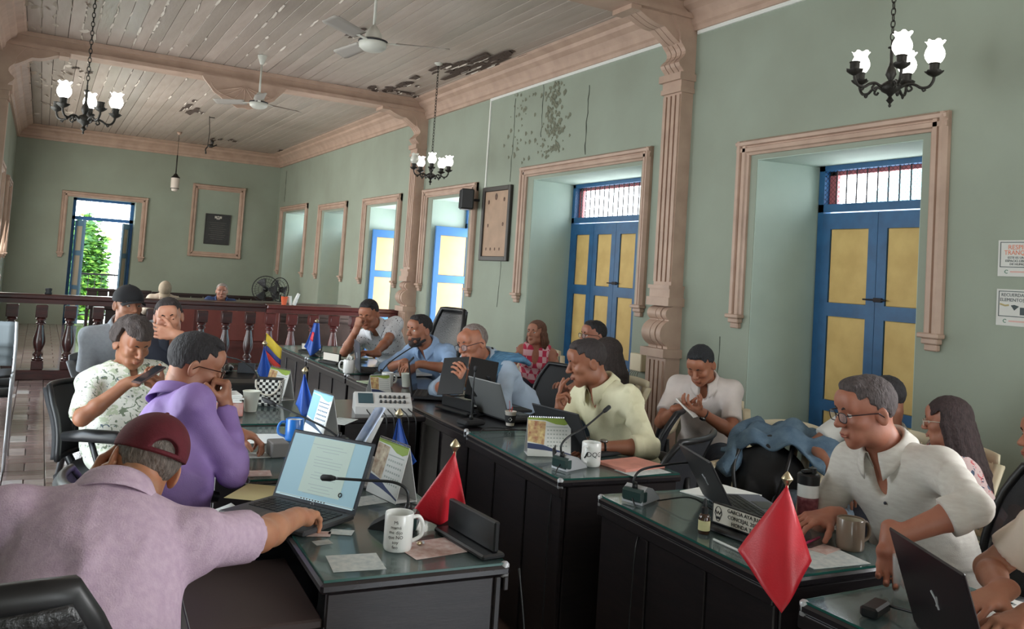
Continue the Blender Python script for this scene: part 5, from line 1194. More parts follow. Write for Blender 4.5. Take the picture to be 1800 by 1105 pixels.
for (u, v, r_) in ((-.02, .76, .05), (-.2, .70, .032), (.18, .72, .030), (-.19, .42, .026), (.18, .43, .028), (-.20, .14, .022), (-.09, .14, .022), (.02, .14, .022), (.13, .14, .022)):
    b = MB(); b.lathe([(r_ * .62, 0), (r_ * .6, .002), (0, .002)], n=14); vs = b.v; b.v = [(p[0], -.019 - p[2], p[1] * 1.35) for p in vs]; b.f = [f[::-1] for f in b.f]; o = b.build('oval_portrait', M_photo[0 if r_ > .03 else 1], pq); o.location = (u, 0, v)
pb = plaque('memorial_plaque', 3.36, YB - .002, 1.85, .54, .67, 0, 'dark bronze memorial plaque with a white crest inside the blind frame', mat('plaque_edge', (58, 56, 54), .5), mat('plaque_dark', (52, 52, 52), .5, var=.3, vscale=40), 'plaque', fw=.015, t=.03)
b = MB(); b.box((-.05, -.018, .60), (.05, .006, .05)); b.box((.05, -.018, .60), (.05, .006, .05)); b.box((0, -.018, .57), (.07, .006, .03)); b.box((0, -.018, .615), (.03, .006, .03)); b.build('crest', mat('plaque_crest', (190, 186, 176), .6), pb)
b = MB()
for k in range(9): b.box((0, -.0135, .48 - k * .045), (.36 - .05 * (k % 3), .002, .012))
b.build('inscription', mat('plaque_text', (84, 82, 78), .6), pb)
lp = plaque('framed_picture', XL + .002, 9.1, 2.02, 1.0, .95, PI / 2, 'dark framed picture on the left wall at the edge of the photo', mat('navy_frame', (26, 36, 48), .5), mat('navy_picture', (40, 52, 66), .5, var=.3, vscale=4), 'picture', fw=.06)
sp = empty('wall_speaker', (4.50, 9.30, 2.36), -PI / 2 - .35, 'black loudspeaker fixed high on the right wall beside the certificate', 'speaker')
b = MB(); b.box((0, 0, .11), (.20, .16, .25), bev=.015); b.build('cabinet', M_blackp, sp); b = MB(); b.box((0, -.083, .11), (.17, .008, .22), bev=.004); b.build('grille', M_blackm, sp); b = MB(); b.box((-.02, -.089, .13), (.035, .003, .01)); b.build('badge', M_silver, sp); b = MB(); b.tube([(0, .07, .11), (0, .16, .11)], .015, 8); b.build('bracket', M_blackp, sp)
def sign(z, label, build, w_=.42, h=.20):
    r_ = empty('wall_sign', (XR - .003, 2.78 - w_ / 2, z), -PI / 2, label, 'sign'); b = MB(); b.box((0, -.002, h / 2), (w_, .003, h), bev=.001); b.build('board', mat('sign_white', (205, 206, 200), .5), r_)
    b = MB(); x0, x1, z0, z1 = -w_ / 2 + .012, w_ / 2 - .012, .05, h - .01
    for lo, hi in (((x0, z0), (x1, z0 + .004)), ((x0, z1 - .004), (x1, z1)), ((x0, z0), (x0 + .004, z1)), ((x1 - .004, z0), (x1, z1))): b.b2((lo[0], -.0045, lo[1]), (hi[0], -.0036, hi[1]))
    b.build('border', mat('sign_dark', (56, 74, 72), .6), r_); build(r_, w_, h)
    b = MB(); b.tube([(-w_ / 2 + .05 + .009 * math.cos(t), -.0045, .026 + .009 * math.sin(t)) for t in np.linspace(.6, 5.4, 10)], .002, 5); b.build('badge', mat('sign_green', (80, 130, 110), .6), r_)
    b = MB(); b.b2((-w_ / 2 + .07, -.0042, .022), (-w_ / 2 + .16, -.0036, .030)); b.build('badge_text', mat('sign_pale_red', (214, 170, 160), .6), r_); return r_
M_or = mat('sign_orange', (226, 130, 96), .6); M_sdk = mat('sign_text_dark', (60, 72, 74), .6)
def L_(r_, t, sz, mt, x, z, sx_=1.0): lettering(t, sz, mt, r_, frame((x, -.0045, z), (1, 0, 0), (0, 0, 1)), 'LEFT', sx_=sx_)
def s1(r_, w_, h):
    L_(r_, 'RESPIRA', .036, M_or, -w_ / 2 + .055, .160); L_(r_, 'TRANQUILO', .036, M_or, -w_ / 2 + .035, .130, .9); L_(r_, 'ESTE ES UN', .018, M_sdk, -w_ / 2 + .055, .103); L_(r_, 'ESPACIO LIBRE', .018, M_sdk, -w_ / 2 + .042, .085); L_(r_, 'DE HUMO', .018, M_sdk, -w_ / 2 + .066, .067)
def s2(r_, w_, h):
    L_(r_, 'RECUERDA DEJAR', .026, M_sdk, -w_ / 2 + .026, .168, .95); L_(r_, 'ELEMENTOS QUE', .026, M_sdk, -w_ / 2 + .020, .141, .95)
    b = MB(); b.tube([(-w_ / 2 + .022, -.0045, .118), (-w_ / 2 + .05, -.0045, .110), (-w_ / 2 + .07, -.0045, .113)], .005, 5); b.build('drawn_tool', mat('sign_yellowish', (190, 176, 130), .6), r_)
    b = MB(); b.add([(-w_ / 2 + .08, -.0046, .112), (-w_ / 2 + .10, -.0046, .085), (-w_ / 2 + .125, -.0046, .108), (-w_ / 2 + .10, -.0046, .116)], [(0, 1, 2, 3)]); b.b2((-w_ / 2 + .13, -.0046, .062), (-w_ / 2 + .16, -.004, .103)); b.build('drawn_objects', M_sdk, r_)
sign(1.735, 'upper white wall sign with orange heading at the right edge', s1); sign(1.465, 'lower white wall sign with black lettering and drawn objects at the right edge', s2)
cb_ = empty('junction_box', (XR - .02, 5.88, .62), -PI / 2, 'open white electrical box with wires below the near pilaster scroll', 'electrical box')
b = MB(); b.box((0, -.03, .27), (.16, .06, .15), bev=.006); b.build('box', M_cream, cb_); b = MB(); b.box((.03, -.03, .05), (.10, .05, .12), bev=.008); b.build('socket_box', M_wht, cb_); b = MB(); b.box((.03, -.058, .05), (.06, .01, .07), bev=.004); b.build('socket', M_blackp, cb_)
b = MB()
for k in range(5): b.tube(catmull([(-.04 + k * .02, -.05, .20), (-.06 + k * .03, -.08, .16), (.0 + k * .015, -.06, .11)], 4), .003, 4)
b.build('wires', mat('wire_grey', (120, 112, 100), .6), cb_)
# pedestal fans near the back
def ped_fan(x, y, r0, rz, label):
    r_ = empty('pedestal_fan', (x, y, 0), rz, label, 'fan'); zc = 1.0
    b = MB(); b.lathe([(.20, 0), (.20, .02), (.05, .04), (.02, .06), (.016, .9)], n=20); b.build('stand', M_blackp, r_, True, angle=50)
    b = MB()
    for q in (.3, .55, .8, 1.0): b.tube([(r0 * q * math.cos(t), -.09 if q < 1 else -.04, zc + r0 * q * math.sin(t)) for t in np.linspace(0, 2 * PI, 28, endpoint=False)], .004 if q < 1 else .010, 5, closed=True)
    for k in range(28):
        t = 2 * PI * k / 28; b.tube([(.04 * math.cos(t), -.10, zc + .04 * math.sin(t)), (r0 * .6 * math.cos(t), -.095, zc + r0 * .6 * math.sin(t)), (r0 * math.cos(t), -.04, zc + r0 * math.sin(t)), (r0 * .6 * math.cos(t), .02, zc + r0 * .6 * math.sin(t))], .002, 3)
    b.build('guard', M_blackp, r_); b = MB(); b.ell((0, .03, zc), (.06, .09, .06)); b.build('motor', M_blackp, r_, True)
    for k in range(3):
        t = 2 * PI * k / 3; b = MB(); b.grid(lambda u, v: ((.04 + u * (r0 * .85 - .04)) * math.cos(t + (v - .5) * .9), -.05 + (v - .5) * .05, zc + (.04 + u * (r0 * .85 - .04)) * math.sin(t + (v - .5) * .9)), 6, 5, .003); b.build('blade', mat('grey_fan_blade', (70, 72, 76), .4), r_, True)
ped_fan(3.95, 17.0, .26, -.2, 'large round black pedestal fan by the back right corner'); ped_fan(4.30, 17.2, .24, -1.0, 'smaller black pedestal fan turned sideways beside the large one')
# ================================================================== desks
RT = math.radians
desk(1.85, .72, .60, .90, 0, 'nearest right desk with the dark open laptop and printed papers', h=.74)
desk(1.85, 1.71, .60, .92, RT(-3), 'right desk with red flag and thermos in front of the man in white shirt')
desk(1.88, 2.86, .60, 1.0, RT(-4), 'right desk with white lettered mug in front of the man in cream shirt')
desk(1.97, 3.90, .60, 1.12, RT(-2), 'right desk with silver laptop lid and black bar holder', glass=False)
desk(2.02, 5.06, .60, .98, RT(-1), 'right desk in front of the man reading the black book', glass=False)
desk(2.04, 6.08, .62, 1.03, 0, 'right desk with upright black laptop before the man in dotted shirt')
desk(2.04, 7.15, .62, 1.02, 0, 'farthest right desk with blue flag and small name card')
desk(1.21, 2.06, -.53, .98, RT(-3), 'nearest left desk with red flag, white mug and open laptop', tray=True)
desk(1.27, 3.10, -.55, 1.02, RT(-3), 'left desk with blue mug in front of the man in purple shirt')
desk(1.33, 4.18, -.55, 1.02, RT(-3), 'left desk with chequered basket in front of the woman in floral dress')
desk(1.39, 5.26, -.55, 1.0, RT(-3), 'farthest left desk with black microphone box and small tricolour flag')
mt = empty('side_table', (1.68, 4.62, 0), 0, 'narrow black table carrying the white mixer between the desk rows', 'table')
b = MB(); b.box((0, 0, .74), (.50, .62, .03), bev=.006); b.build('tabletop', M_desktop, mt); b = MB(); b.box((0, -.28, .48), (.46, .02, .48)); b.build('front_panel', M_desk, mt)
for sx_ in (-1, 1):
    for sy in (-1, 1): b = MB(); b.box((sx_ * .22, sy * .27, .3625), (.04, .04, .725), bev=.004); b.build('leg', M_desk, mt)
mx = empty('audio_mixer', (1.74, 4.50, .755), -.25, 'white audio mixing console with black knobs on the small table', 'mixer')
b = MB(); P = [(-.12, 0), (.12, 0), (.12, .09), (.02, .115), (-.12, .045)]; vs = [(x, y, z) for x in (-.19, .19) for y, z in P]; n = 5
b.add(vs, [(i, (i + 1) % n, n + (i + 1) % n, n + i) for i in range(n)] + [tuple(range(n))[::-1], tuple(range(n, 2 * n))]); b.build('body', mat('mixer_grey', (206, 206, 204), .45), mx)
for i in range(6):
    for j in range(2):
        y = -.08 + j * .045; z = .045 + (y + .12) * .5; b = MB(); b.lathe([(.009, 0), (.009, .012), (.006, .018), (0, .018)], (-.02 + i * .032, y, z), 10); b.build('knob', M_blackp, mx, True, angle=40)
b = MB(); R = Matrix.Rotation(math.atan(.5), 3, 'X'); b.box((-.12, -.045, .086), (.10, .10, .004), R=R); b.build('display', mat('mixer_screen', (60, 84, 92), .12), mx)
mx.scale = (.82, .9, .9)
for k in range(7): cable([(1.60 + k * .04, 4.36, .79), (1.60 + k * .042, 4.27, .74), (1.59 + k * .045, 4.28, .52), (1.60 + k * .04, 4.30, .25)], 'black audio cable hanging down from the mixer', .0035, 'cables hanging from the mixer')
# ================================================================== chairs
office_chair(-.02, 1.68, RT(-14), 'black leather armchair of the man in maroon cap', .90, False, True, leather=True).scale = (1, 1, 1.2)
office_chair(.50, 3.04, RT(-85), 'black office chair under the man in purple shirt', .82, False)
office_chair(.46, 4.74, RT(-122), 'black office chair under the woman in floral dress', .86, False, wide=.42)
office_chair(2.74, 1.76, RT(60), 'grey mesh office chair behind the man in plain white shirt', 1.0)
office_chair(2.62, 3.36, RT(28), 'grey mesh office chair with wide back behind the man in cream shirt', .86, wide=.60)
office_chair(3.08, 4.10, RT(50), 'empty black mesh office chair behind the cream shirt man chair', .84)
office_chair(2.95, 5.0, RT(95), 'black office chair under the man with the blue scarf', .95, False)
office_chair(3.0, 6.95, RT(100), 'high backed black leather chair behind the man in dotted shirt', 1.22, False, leather=True)
office_chair(2.95, 6.0, RT(95), 'black office chair under the bearded man in light blue', .9, False)
office_chair(2.75, 1.05, RT(85), 'grey mesh office chair behind the person in beige at the right edge', .95)
plastic_chair(3.75, 4.05, RT(130), 'cream plastic armchair under the young man in white polo')
plastic_chair(3.42, 3.22, RT(110), 'cream plastic armchair loaded with a black bag and denim jacket')
plastic_chair(4.34, 7.12, RT(140), 'cream plastic armchair under the woman in pink checked top')
plastic_chair(3.86, 2.62, RT(95), 'cream plastic chair under the long haired woman')
plastic_chair(3.9, 2.95, RT(95), 'cream plastic chair behind the man in white shirt')
plastic_chair(3.70, 5.10, RT(110), 'cream plastic chair in front of the wide blue door')
plastic_chair(.54, 6.22, RT(-150), 'plastic chair under the man in grey polo and black cap', mat('grey_plastic_chair', (88, 90, 92), .5))
plastic_chair(.76, 5.72, RT(-160), 'plastic chair under the man in navy shirt', mat('grey_plastic_chair', (88, 90, 92), .5))
# stacked metal chairs at the far left
for k in range(3):
    r_ = empty('stacking_chair', (-.32, 6.95 - k * .05, k * .075), RT(180), ['lowest of the three stacked metal chairs at the left edge', 'middle of the three stacked metal chairs at the left edge', 'topmost of the three stacked metal chairs at the left edge'][k], 'chair', 'stacked metal chairs')
    for s in (-1, 1):
        b = MB(); b.tube(catmull([(s * .22, .20, 0.0), (s * .22, .21, .46), (s * .22, .05, .50), (s * .22, -.20, .48), (s * .22, -.27, .66), (s * .21, -.31, .84)], 5), .011, 8); b.build('side_frame', M_silver, r_, True)
        b = MB(); b.tube([(s * .21, -.18, .47), (s * .23, -.30, 0)], .011, 8); b.build('rear_leg', M_silver, r_, True)
    b = MB(); b.grid(lambda u, v: ((u - .5) * .42, (v - .5) * .40, .495 + .01 * math.cos(u * 6)), 8, 8, .012); b.build('seat', M_blackm, r_, True)
    b = MB(); b.grid(lambda u, v: ((u - .5) * .40, -.285 - v * .03 - .03 * (1 - (2 * u - 1) ** 2), .66 + v * .18), 10, 5, .010); b.build('backrest', mat('slate_seat', (110, 118, 122), .5), r_, True)
# ================================================================== on the desks
GZ = .7595
calg = (mat('cal_green', (150, 176, 74), .6), mat('cal_food', (170, 110, 84), .6, var=.8, vscale=40, col2=(232, 214, 150)), mat('cal_navy', (52, 66, 104), .6), mat('cal_grey', (176, 184, 178), .7))
calr = (calg[0], mat('cal_dancer', (150, 116, 92), .6, var=.8, vscale=30, col2=(226, 216, 190)), calg[2], calg[3])
calendar(1.14, 2.80, GZ, RT(-80), 'tent calendar with green header beside the red flag on the nearest left desk', calr, h=.185)
calendar(2.08, 3.28, GZ, RT(-20), 'tent calendar with food photo beside the lettered mug', calg)
calb = (mat('cal_sky', (140, 190, 214), .6), mat('cal_sky', (140, 190, 214), .6), mat('cal_darkbird', (60, 84, 110), .6), mat('cal_grey2', (90, 120, 150), .7))
calendar(1.22, 3.92, GZ, RT(-80), 'pale blue tent calendar standing behind the blue mug', calb, h=.19)
calendar(1.93, 5.42 - .35, GZ + .0, RT(10), 'small green and white calendar standing behind the mixer', calg, .14, .12); 
calendar(1.28, 4.98, GZ, RT(-70), 'greenish calendar leaning beside the chequered basket', calg, h=.17)
calendar(1.02, 5.95, GZ, RT(5), 'green and orange calendar on the farthest left desk', calg, .2, .15)
# left near desk items
sc = mat('screen_document', (150, 186, 200), .4, emit=.30)
lp1, lid = laptop(.735, 2.645, GZ, RT(-57), 112, 'open laptop showing a document on the nearest left desk', mat('laptop_bezel', (28, 34, 46), .4), sc, .345, .235, base_m=mat('laptop_grey', (62, 62, 64), .45))
H = .2303
b = MB(); b.box((.012, -.0018, H / 2 + .012), (.17, .0006, H * .78)); pg = b.build('page', mat('screen_page', (176, 194, 186), .5, emit=.34), lid)
b = MB(); r = random.Random(2)
for k in range(17):
    if k in (3, 8, 12): continue
    b.box((.012 - (.02 if k % 4 == 0 else 0), -.0024, H * .84 - k * .0098), (.13 * r.uniform(.5, 1), .0004, .0016))
b.box((.012, -.0024, .020), (.31, .0004, .002)); tag(b.build('page_text', mat('screen_text', (150, 166, 166), .5, emit=.4), lid), kind='stuff')
b = MB(); b.box((0, -.0018, .0185), (.318, .0006, .007)); b.build('taskbar', mat('screen_bar', (190, 214, 222), .5, emit=.35), lid)
for k in range(9): MB().box((-.05 + k * .012, -.0024, .0185), (.005, .0004, .004)).build('taskbar_icon', M_ink, lid)
b = MB(); b.tube([(.098 + .006 * math.cos(t), -.0024, .052 + .006 * math.sin(t)) for t in np.linspace(0, 2 * PI, 12, endpoint=False)], .0018, 5, closed=True); b.build('screen_badge', M_ink, lid)
b = MB(); b.tube([(.007 * math.cos(t), -.0006, .0075 + .0055 * math.sin(t)) for t in np.linspace(0, 2 * PI, 12, endpoint=False)], .0012, 5, closed=True); b.build('bezel_badge', M_silver, lid)
m1 = mug(.955, 2.27, GZ, RT(-5), 'white mug with black handwriting lines on the nearest left desk', M_wht, .103, .041)
def wrap_text(parent, lines, r_, a0, z0, dz, size, mt):
    for i, t in enumerate(lines):
        me = text_mesh(t, size, mt, 'lettering', 'CENTER', 0.0); V = np.zeros(len(me.vertices) * 3, f32); me.vertices.foreach_get('co', V); V = V.reshape(-1, 3).copy(); a = a0 + V[:, 0] / r_
        W = np.stack([np.cos(a) * (r_ + .0006), np.sin(a) * (r_ + .0006), z0 - dz * i + V[:, 1]], 1); me.vertices.foreach_set('co', W.astype(f32).ravel()); me.update(); o = bpy.data.objects.new('lettering', me); COL.objects.link(o); o.parent = parent
wrap_text(m1, ['Mi', 'mamá', 'me dijo', 'que NO', 'soy', 'feo'], .041, RT(-118), .083, .0135, .013, M_ink)
microphone(1.03, 2.44, GZ, RT(150), 'black wedge microphone with a bent gooseneck beside the white mug', [(-.02, 0, .055), (-.015, 0, .115), (.03, -.004, .138), (.12, -.02, .134), (.22, -.05, .126)], M_blackm, tip_len=.05)
def corner_cloth(top, left, right, bottom, fold, out, seed):
    """square cloth hung by one corner; corners are (across, height); 'out' carries the low corner forward"""
    T_, L_c, R_c, B_c = [np.array(p) for p in (top, left, right, bottom)]
    def f(u, v):
        p = T_ * (1 - u) * (1 - v) + L_c * u * (1 - v) + R_c * (1 - u) * v + B_c * u * v; d = (u + v) / 2
        y = -.010 - out * (u * v) ** .8 - out * .35 * d - fold * d * (1 - d) * 2 * math.sin(4.2 * (u - v) + seed) - fold * .3 * d * math.sin(8 * (u - v) + seed * 2)
        return (p[0], y, p[1])
    return f
def drape(H, fan, drop, w0, lean=0.0, seed=0, fold=.02, skew=0.0, ang=0.0):
    """cloth hanging from the top of a pole, gathered at the top and spreading below"""
    ca, sa = math.cos(ang), math.sin(ang)
    def f(u, v):
        z = H * .96 - v * drop * (1 - .28 * abs(u - .5 + skew) * 2 * v); wv = w0 + fan * v; x = (u - .5) * wv + lean * v; y = fold * math.sin(u * 9 + seed) * (.3 + v) * 1.0 - .008
        return (x * ca - y * sa, x * sa + y * ca, z)
    return f
table_flag(1.19, 2.42, GZ, RT(-26), 'red table flag with gold finial on the nearest left desk', .245, M_redcloth, corner_cloth((0, .235), (-.125, .030), (.055, .035), (-.03, .004), .03, 0.0, 1))
name_holder(1.165, 2.24, GZ, RT(-86), 'black name bar seen from behind beside the red flag on the nearest left desk', False, .27, hh=.085)
table_flag(1.945, 1.76, GZ, RT(-46), 'red table flag with gold finial in front of the man in white shirt', .255, M_redcloth, corner_cloth((0, .245), (-.128, .045), (.075, .045), (-.004, -.062), .022, .125, 2))
for i, (x, y, H_, lab) in enumerate([(1.24, 3.02, .24, 'blue table flag standing behind the open laptop screen'), (1.23, 4.30, .24, 'blue table flag beside the pale blue calendar'), (1.30, 5.5, .26, 'blue table flag on the farthest left desk')]):
    table_flag(x, y, GZ, RT(-30), lab, H_, M_bluecloth, drape(H_, .11, .22, .006, .02, i * 1.3, .014), M_silver)
bf = table_flag(2.13, 7.2, GZ, RT(-30), 'blue and red table flag on the farthest right desk', .30, M_bluecloth, drape(.30, .10, .29, .05, -.02, .5, .016), M_silver)
b = MB(); b.grid(lambda u, v: tuple(np.array(drape(.30, .10, .29, .05, -.02, .5, .016)(.15 + u * .3, .28 + v * .28)) + np.array((0, -.004, 0))), 5, 4, .001); b.build('red_emblem', M_redcloth, bf, True)
# tricolour flag
tf = empty('table_flag', (1.36, 5.80, GZ), RT(-20), 'small yellow blue and red striped flag on a dark pole', 'flag'); b = MB(); b.tube([(0, 0, 0), (.012, 0, .30)], .004, 8); b.build('pole', M_mahog, tf); b = MB(); b.lathe([(.03, 0), (.03, .008), (.01, .014)], n=16); b.build('base', M_blackp, tf)
for nm, a, c_, mt_ in (('yellow_stripe', 0, .48, mat('flag_yellow', (232, 204, 70), .6)), ('blue_stripe', .48, .72, mat('flag_blue', (60, 70, 140), .6)), ('red_stripe', .72, 1, mat('flag_red', (206, 60, 50), .6))):
    b = MB(); b.grid(lambda u, v: (.014 + u * .11, .010 * math.sin(u * 7), .31 - .16 * (a + (c_ - a) * v) - .10 * u - .02 * u * v * 0), 8, 3, .001); b.build(nm, mt_, tf, True)
# paper things, near left desk
M_cardp = mat('card_pinkish', (196, 160, 150), .7, var=.4, vscale=40, col2=(222, 205, 200)); M_cardg = mat('card_yellowish', (196, 196, 160), .7, var=.2, vscale=20); M_cardw = mat('card_print', (206, 210, 206), .7, var=.25, vscale=45, col2=(176, 186, 186)); M_env = mat('manila_paper', (206, 192, 140), .7)
def card(px, py, w_, d, a, label, mt, z=GZ): p = on(px, py, z); return sheet(p[0], p[1], z, w_, d, RT(a), label, mt)
card(625, 988, .14, .13, -8, 'printed white sheet under the glass before the white mug', M_cardw); card(765, 962, .20, .14, 6, 'cream and pink certificate sheet beside the black name bar', M_cardp); card(567, 953, .05, .04, 5, 'small white printed card at the left desk corner', M_cardw); card(560, 938, .07, .05, -20, 'reddish banknote-like card under the hand', M_cardp); card(600, 935, .07, .05, -30, 'small grey card beside the laptop corner', M_cardw); card(450, 865, .14, .20, -35, 'yellow sheet behind the open laptop', M_env); card(640, 880, .13, .10, 10, 'pale sheet under the gooseneck microphone', M_cardw)
p = on(380, 935, .70); sheet(p[0] - .02, p[1], .735, .26, .20, RT(20), 'crumpled white paper on the pull-out shelf', M_paper, curl=.03)
nt_ = empty('gold_pin', tuple(on(737, 958, GZ + .001)), 0, 'small shiny gold pin on the cream certificate', 'pin'); b = MB(); b.ell((0, 0, .006), (.009, .006, .006)); b.build('head', M_brass, nt_, True); b = MB(); b.ell((.014, .006, .005), (.005, .005, .005)); b.build('clasp', M_silver, nt_, True)
name_holder(1.10, 2.96, GZ, RT(-62), 'grey card holder leaning beside the tent calendar', False, .16, hh=.09, mt=mat('grey_holder', (150, 146, 142), .6))
# second left desk
mug(1.06, 3.80, GZ, RT(175), 'bright blue mug on the purple shirt man desk', mat('blue_ceramic', (30, 108, 190), .3, coat=.4), .095, .041, M_wht)
sheet(.88, 3.86, GZ, .30, .21, RT(-10), 'white paper under the left hand of the man in purple', M_paper); card(440, 800, .15, .10, -6, 'printed card under glass at the purple shirt man elbow', M_cardw); card(410, 815, .12, .09, -12, 'yellowish card under glass on the left desk edge', M_cardg); card(440, 832, .15, .09, -8, 'pinkish printed card nearest the desk corner', M_cardp); 
bx = MB(); bx.box((0, 0, .03), (.07, .10, .06), bev=.004); o = bx.build('small_box', mat('grey_box', (120, 118, 116), .6), None); o.location = tuple(on(487, 800, GZ + .0)); tag(o, 'small grey box behind the left side of the laptop screen', 'box')
microphone(1.17, 3.55, GZ, RT(135), 'microphone whose long neck reaches toward the man in purple', [(-.02, 0, .055), (.05, 0, .09), (.16, .0, .125), (.30, .0, .165)], M_blackm, tip_len=.07)
card(600, 740, .11, .19, -40, 'folded white and blue leaflet leaning behind the blue flag', M_cardw, GZ)
lf = empty('leaflet', (1.30, 3.62, GZ), RT(-35), 'folded white leaflet standing upright between blue mug and blue flag', 'leaflet'); b = MB(); b.grid(lambda u, v: ((u - .5) * .05 + .09 * v, .03 * math.sin(u * 3), .005 + v * .17), 5, 6, .001); b.build('page', mat('leaflet_print', (216, 220, 230), .6, var=.3, vscale=12, col2=(150, 176, 214)), lf, True); b = MB(); b.grid(lambda u, v: ((u - .5) * .05 + .05 * v + .02, .03 + .02 * u, .005 + v * .12), 5, 6, .001); b.build('inner_page', M_paper, lf, True)
# third left desk: papers box, cup, basket
tb = empty('paper_stack', (.84, 4.50, GZ), RT(-6), 'stack of white papers on a printed box beside the paper cup', 'papers'); b = MB(); b.box((0, 0, .035), (.26, .17, .07), bev=.004); b.build('printed_box', mat('printed_box', (176, 166, 160), .6, var=.6, vscale=22, col2=(190, 120, 110)), tb)
for k in range(5): b = MB(); b.box((random.Random(k).uniform(-.01, .01), 0, .074 + k * .007), (.24, .165, .005), R=rotz(.05 * (k - 2))); b.build('sheet', M_paper, tb)
b = MB(); b.grid(lambda u, v: ((u - .5) * .14, (v - .5) * .10, .107 + .03 * math.sin(u * 5 + v * 3) ** 2), 8, 6, .001); b.build('crumpled_sheet', M_paper, tb, True)
paper_cup(1.03, 4.56, GZ, 'white paper cup beside the chequered basket', .105, .045)
bk_ = empty('chequered_basket', (1.16, 4.72, GZ), RT(-25), 'black and white chequered handbag basket on the third left desk', 'basket'); ckm = checks('bag_checks', (225, 225, 220), (24, 24, 26), 62)
b = MB(); b.box((0, 0, .075), (.145, .095, .145), bev=.012, taper=None); b.v = [(x * (.86 + z * 1.2), y * (.86 + z * 1.2), z) for x, y, z in b.v]; b.build('body', ckm, bk_); b = MB(); b.box((0, 0, .149), (.135, .085, .004)); b.build('opening', M_blackm, bk_)
for s in (-1, 1): b = MB(); b.tube([(.065 * math.cos(t), s * .055, .135 - .07 * math.sin(t)) for t in np.linspace(-.15, PI + .15, 16)], .005, 7); b.build('handle', mat('pale_handle', (206, 200, 186), .4), bk_, True)
# farthest left desk
dv = empty('desk_telephone', (1.18, 5.60, GZ), RT(-20), 'black desk telephone on the farthest left desk', 'telephone'); b = MB(); b.box((0, 0, .03), (.20, .18, .05), R=rotx(.12), bev=.01); b.build('body', M_blackp, dv); b = MB(); b.tube(catmull([(-.07, -.08, .075), (-.08, -.03, .10), (-.08, .04, .10), (-.07, .09, .08)], 4), .018, 8); b.build('handset', M_blackp, dv, True); b = MB(); b.box((.03, .06, .09), (.11, .012, .07), R=rotx(-.4), bev=.003); b.build('display', mat('slate_glass', (60, 66, 74), .2), dv)
sheet(.98, 5.45, GZ, .28, .2, RT(-5), 'white paper pile on the farthest left desk', M_paper, th=.02)
bx = MB(); bx.box((0, 0, .04), (.26, .20, .08), bev=.01); o = bx.build('equipment_case', M_blackp, None); o.location = (1.12, 5.12, 0.76); o.rotation_euler[2] = RT(-5); tag(o, 'flat black equipment case behind the chequered basket', 'case')
microphone(1.22, 5.32, GZ, RT(150), 'black microphone on the farthest left desk', [(-.02, 0, .055), (.02, 0, .12), (.10, 0, .17), (.2, 0, .19)], M_blackm)
# ---- right desks
microphone(2.0, 2.50, GZ, RT(18), 'silver conference microphone on the white shirt man desk', [(-.035, 0, .05), (-.045, 0, .085), (-.01, -.01, .118), (.10, -.04, .128), (.24, -.08, .130)], M_silver)
microphone(2.02, 3.02, GZ, RT(12), 'silver conference microphone beside the lettered mug', [(-.035, 0, .05), (-.045, 0, .10), (.0, .0, .135), (.12, .02, .165), (.26, .05, .215)], M_silver)
m2 = mug(2.16, 3.05, GZ, RT(205), 'white mug lettered DQG on the cream shirt man desk', M_wht, .100, .042)
wrap_text(m2, ['DQG'], .042, RT(-205 - 104), .052, .02, .030, M_ink); b = MB(); b.tube([(.0425 * math.cos(a), .0425 * math.sin(a), .052 + .016 * math.sin((a + 3.1) * 6)) for a in np.linspace(RT(-205 - 166), RT(-205 - 148), 6)], .0035, 5); b.build('printed_mark', M_ink, m2)
laptop(2.33, 3.34, GZ, RT(100), 118, 'black laptop half hidden behind the food calendar', w_=.32)
fo = sheet(2.34, 3.0, GZ, .24, .18, RT(8), 'salmon pink folder on the cream shirt man desk', mat('salmon_folder', (224, 150, 134), .6, var=.2, vscale=15), th=.012, name='folder', cat='folder'); card(1130, 828, .22, .12, 4, 'white printed sheet below the pink folder', M_cardw)
laptop(2.34, 2.29, GZ, RT(69), 120, 'black laptop with grey keys facing the man in plain white shirt', mat('lid_charcoal', (50, 50, 52), .5), w_=.32, base_m=mat('base_bluegrey', (96, 98, 112), .4), logo=True)
p = on(1237, 937, GZ); bo = empty('dropper_bottle', tuple(p), 0, 'amber dropper bottle with cream label at the right desk edge', 'bottle'); b = MB(); b.lathe([(.017, 0), (.019, .004), (.019, .052), (.014, .062), (.009, .066)], n=20); b.build('glass_body', mat('amber_glass', (58, 34, 20), .1, coat=.6), bo, True, angle=50); b = MB(); b.lathe([(.0195, .012), (.0195, .044)], n=20, cap=False); b.build('label', mat('label_cream', (206, 200, 150), .6), bo, True); b = MB(); b.lathe([(.011, .064), (.011, .082), (.006, .086), (.006, .105), (.004, .112), (0, .113)], n=14); b.build('dropper_cap', M_blackp, bo, True, angle=50)
name_holder(2.045, 2.035, GZ, RT(-84), 'name plate lettered with a councillor name behind the red flag', True, .25, ['GARCIA AYA JUAN M.', 'CONCEJAL 2020-2023', 'HONDA TOLIMA'], hh=.07)
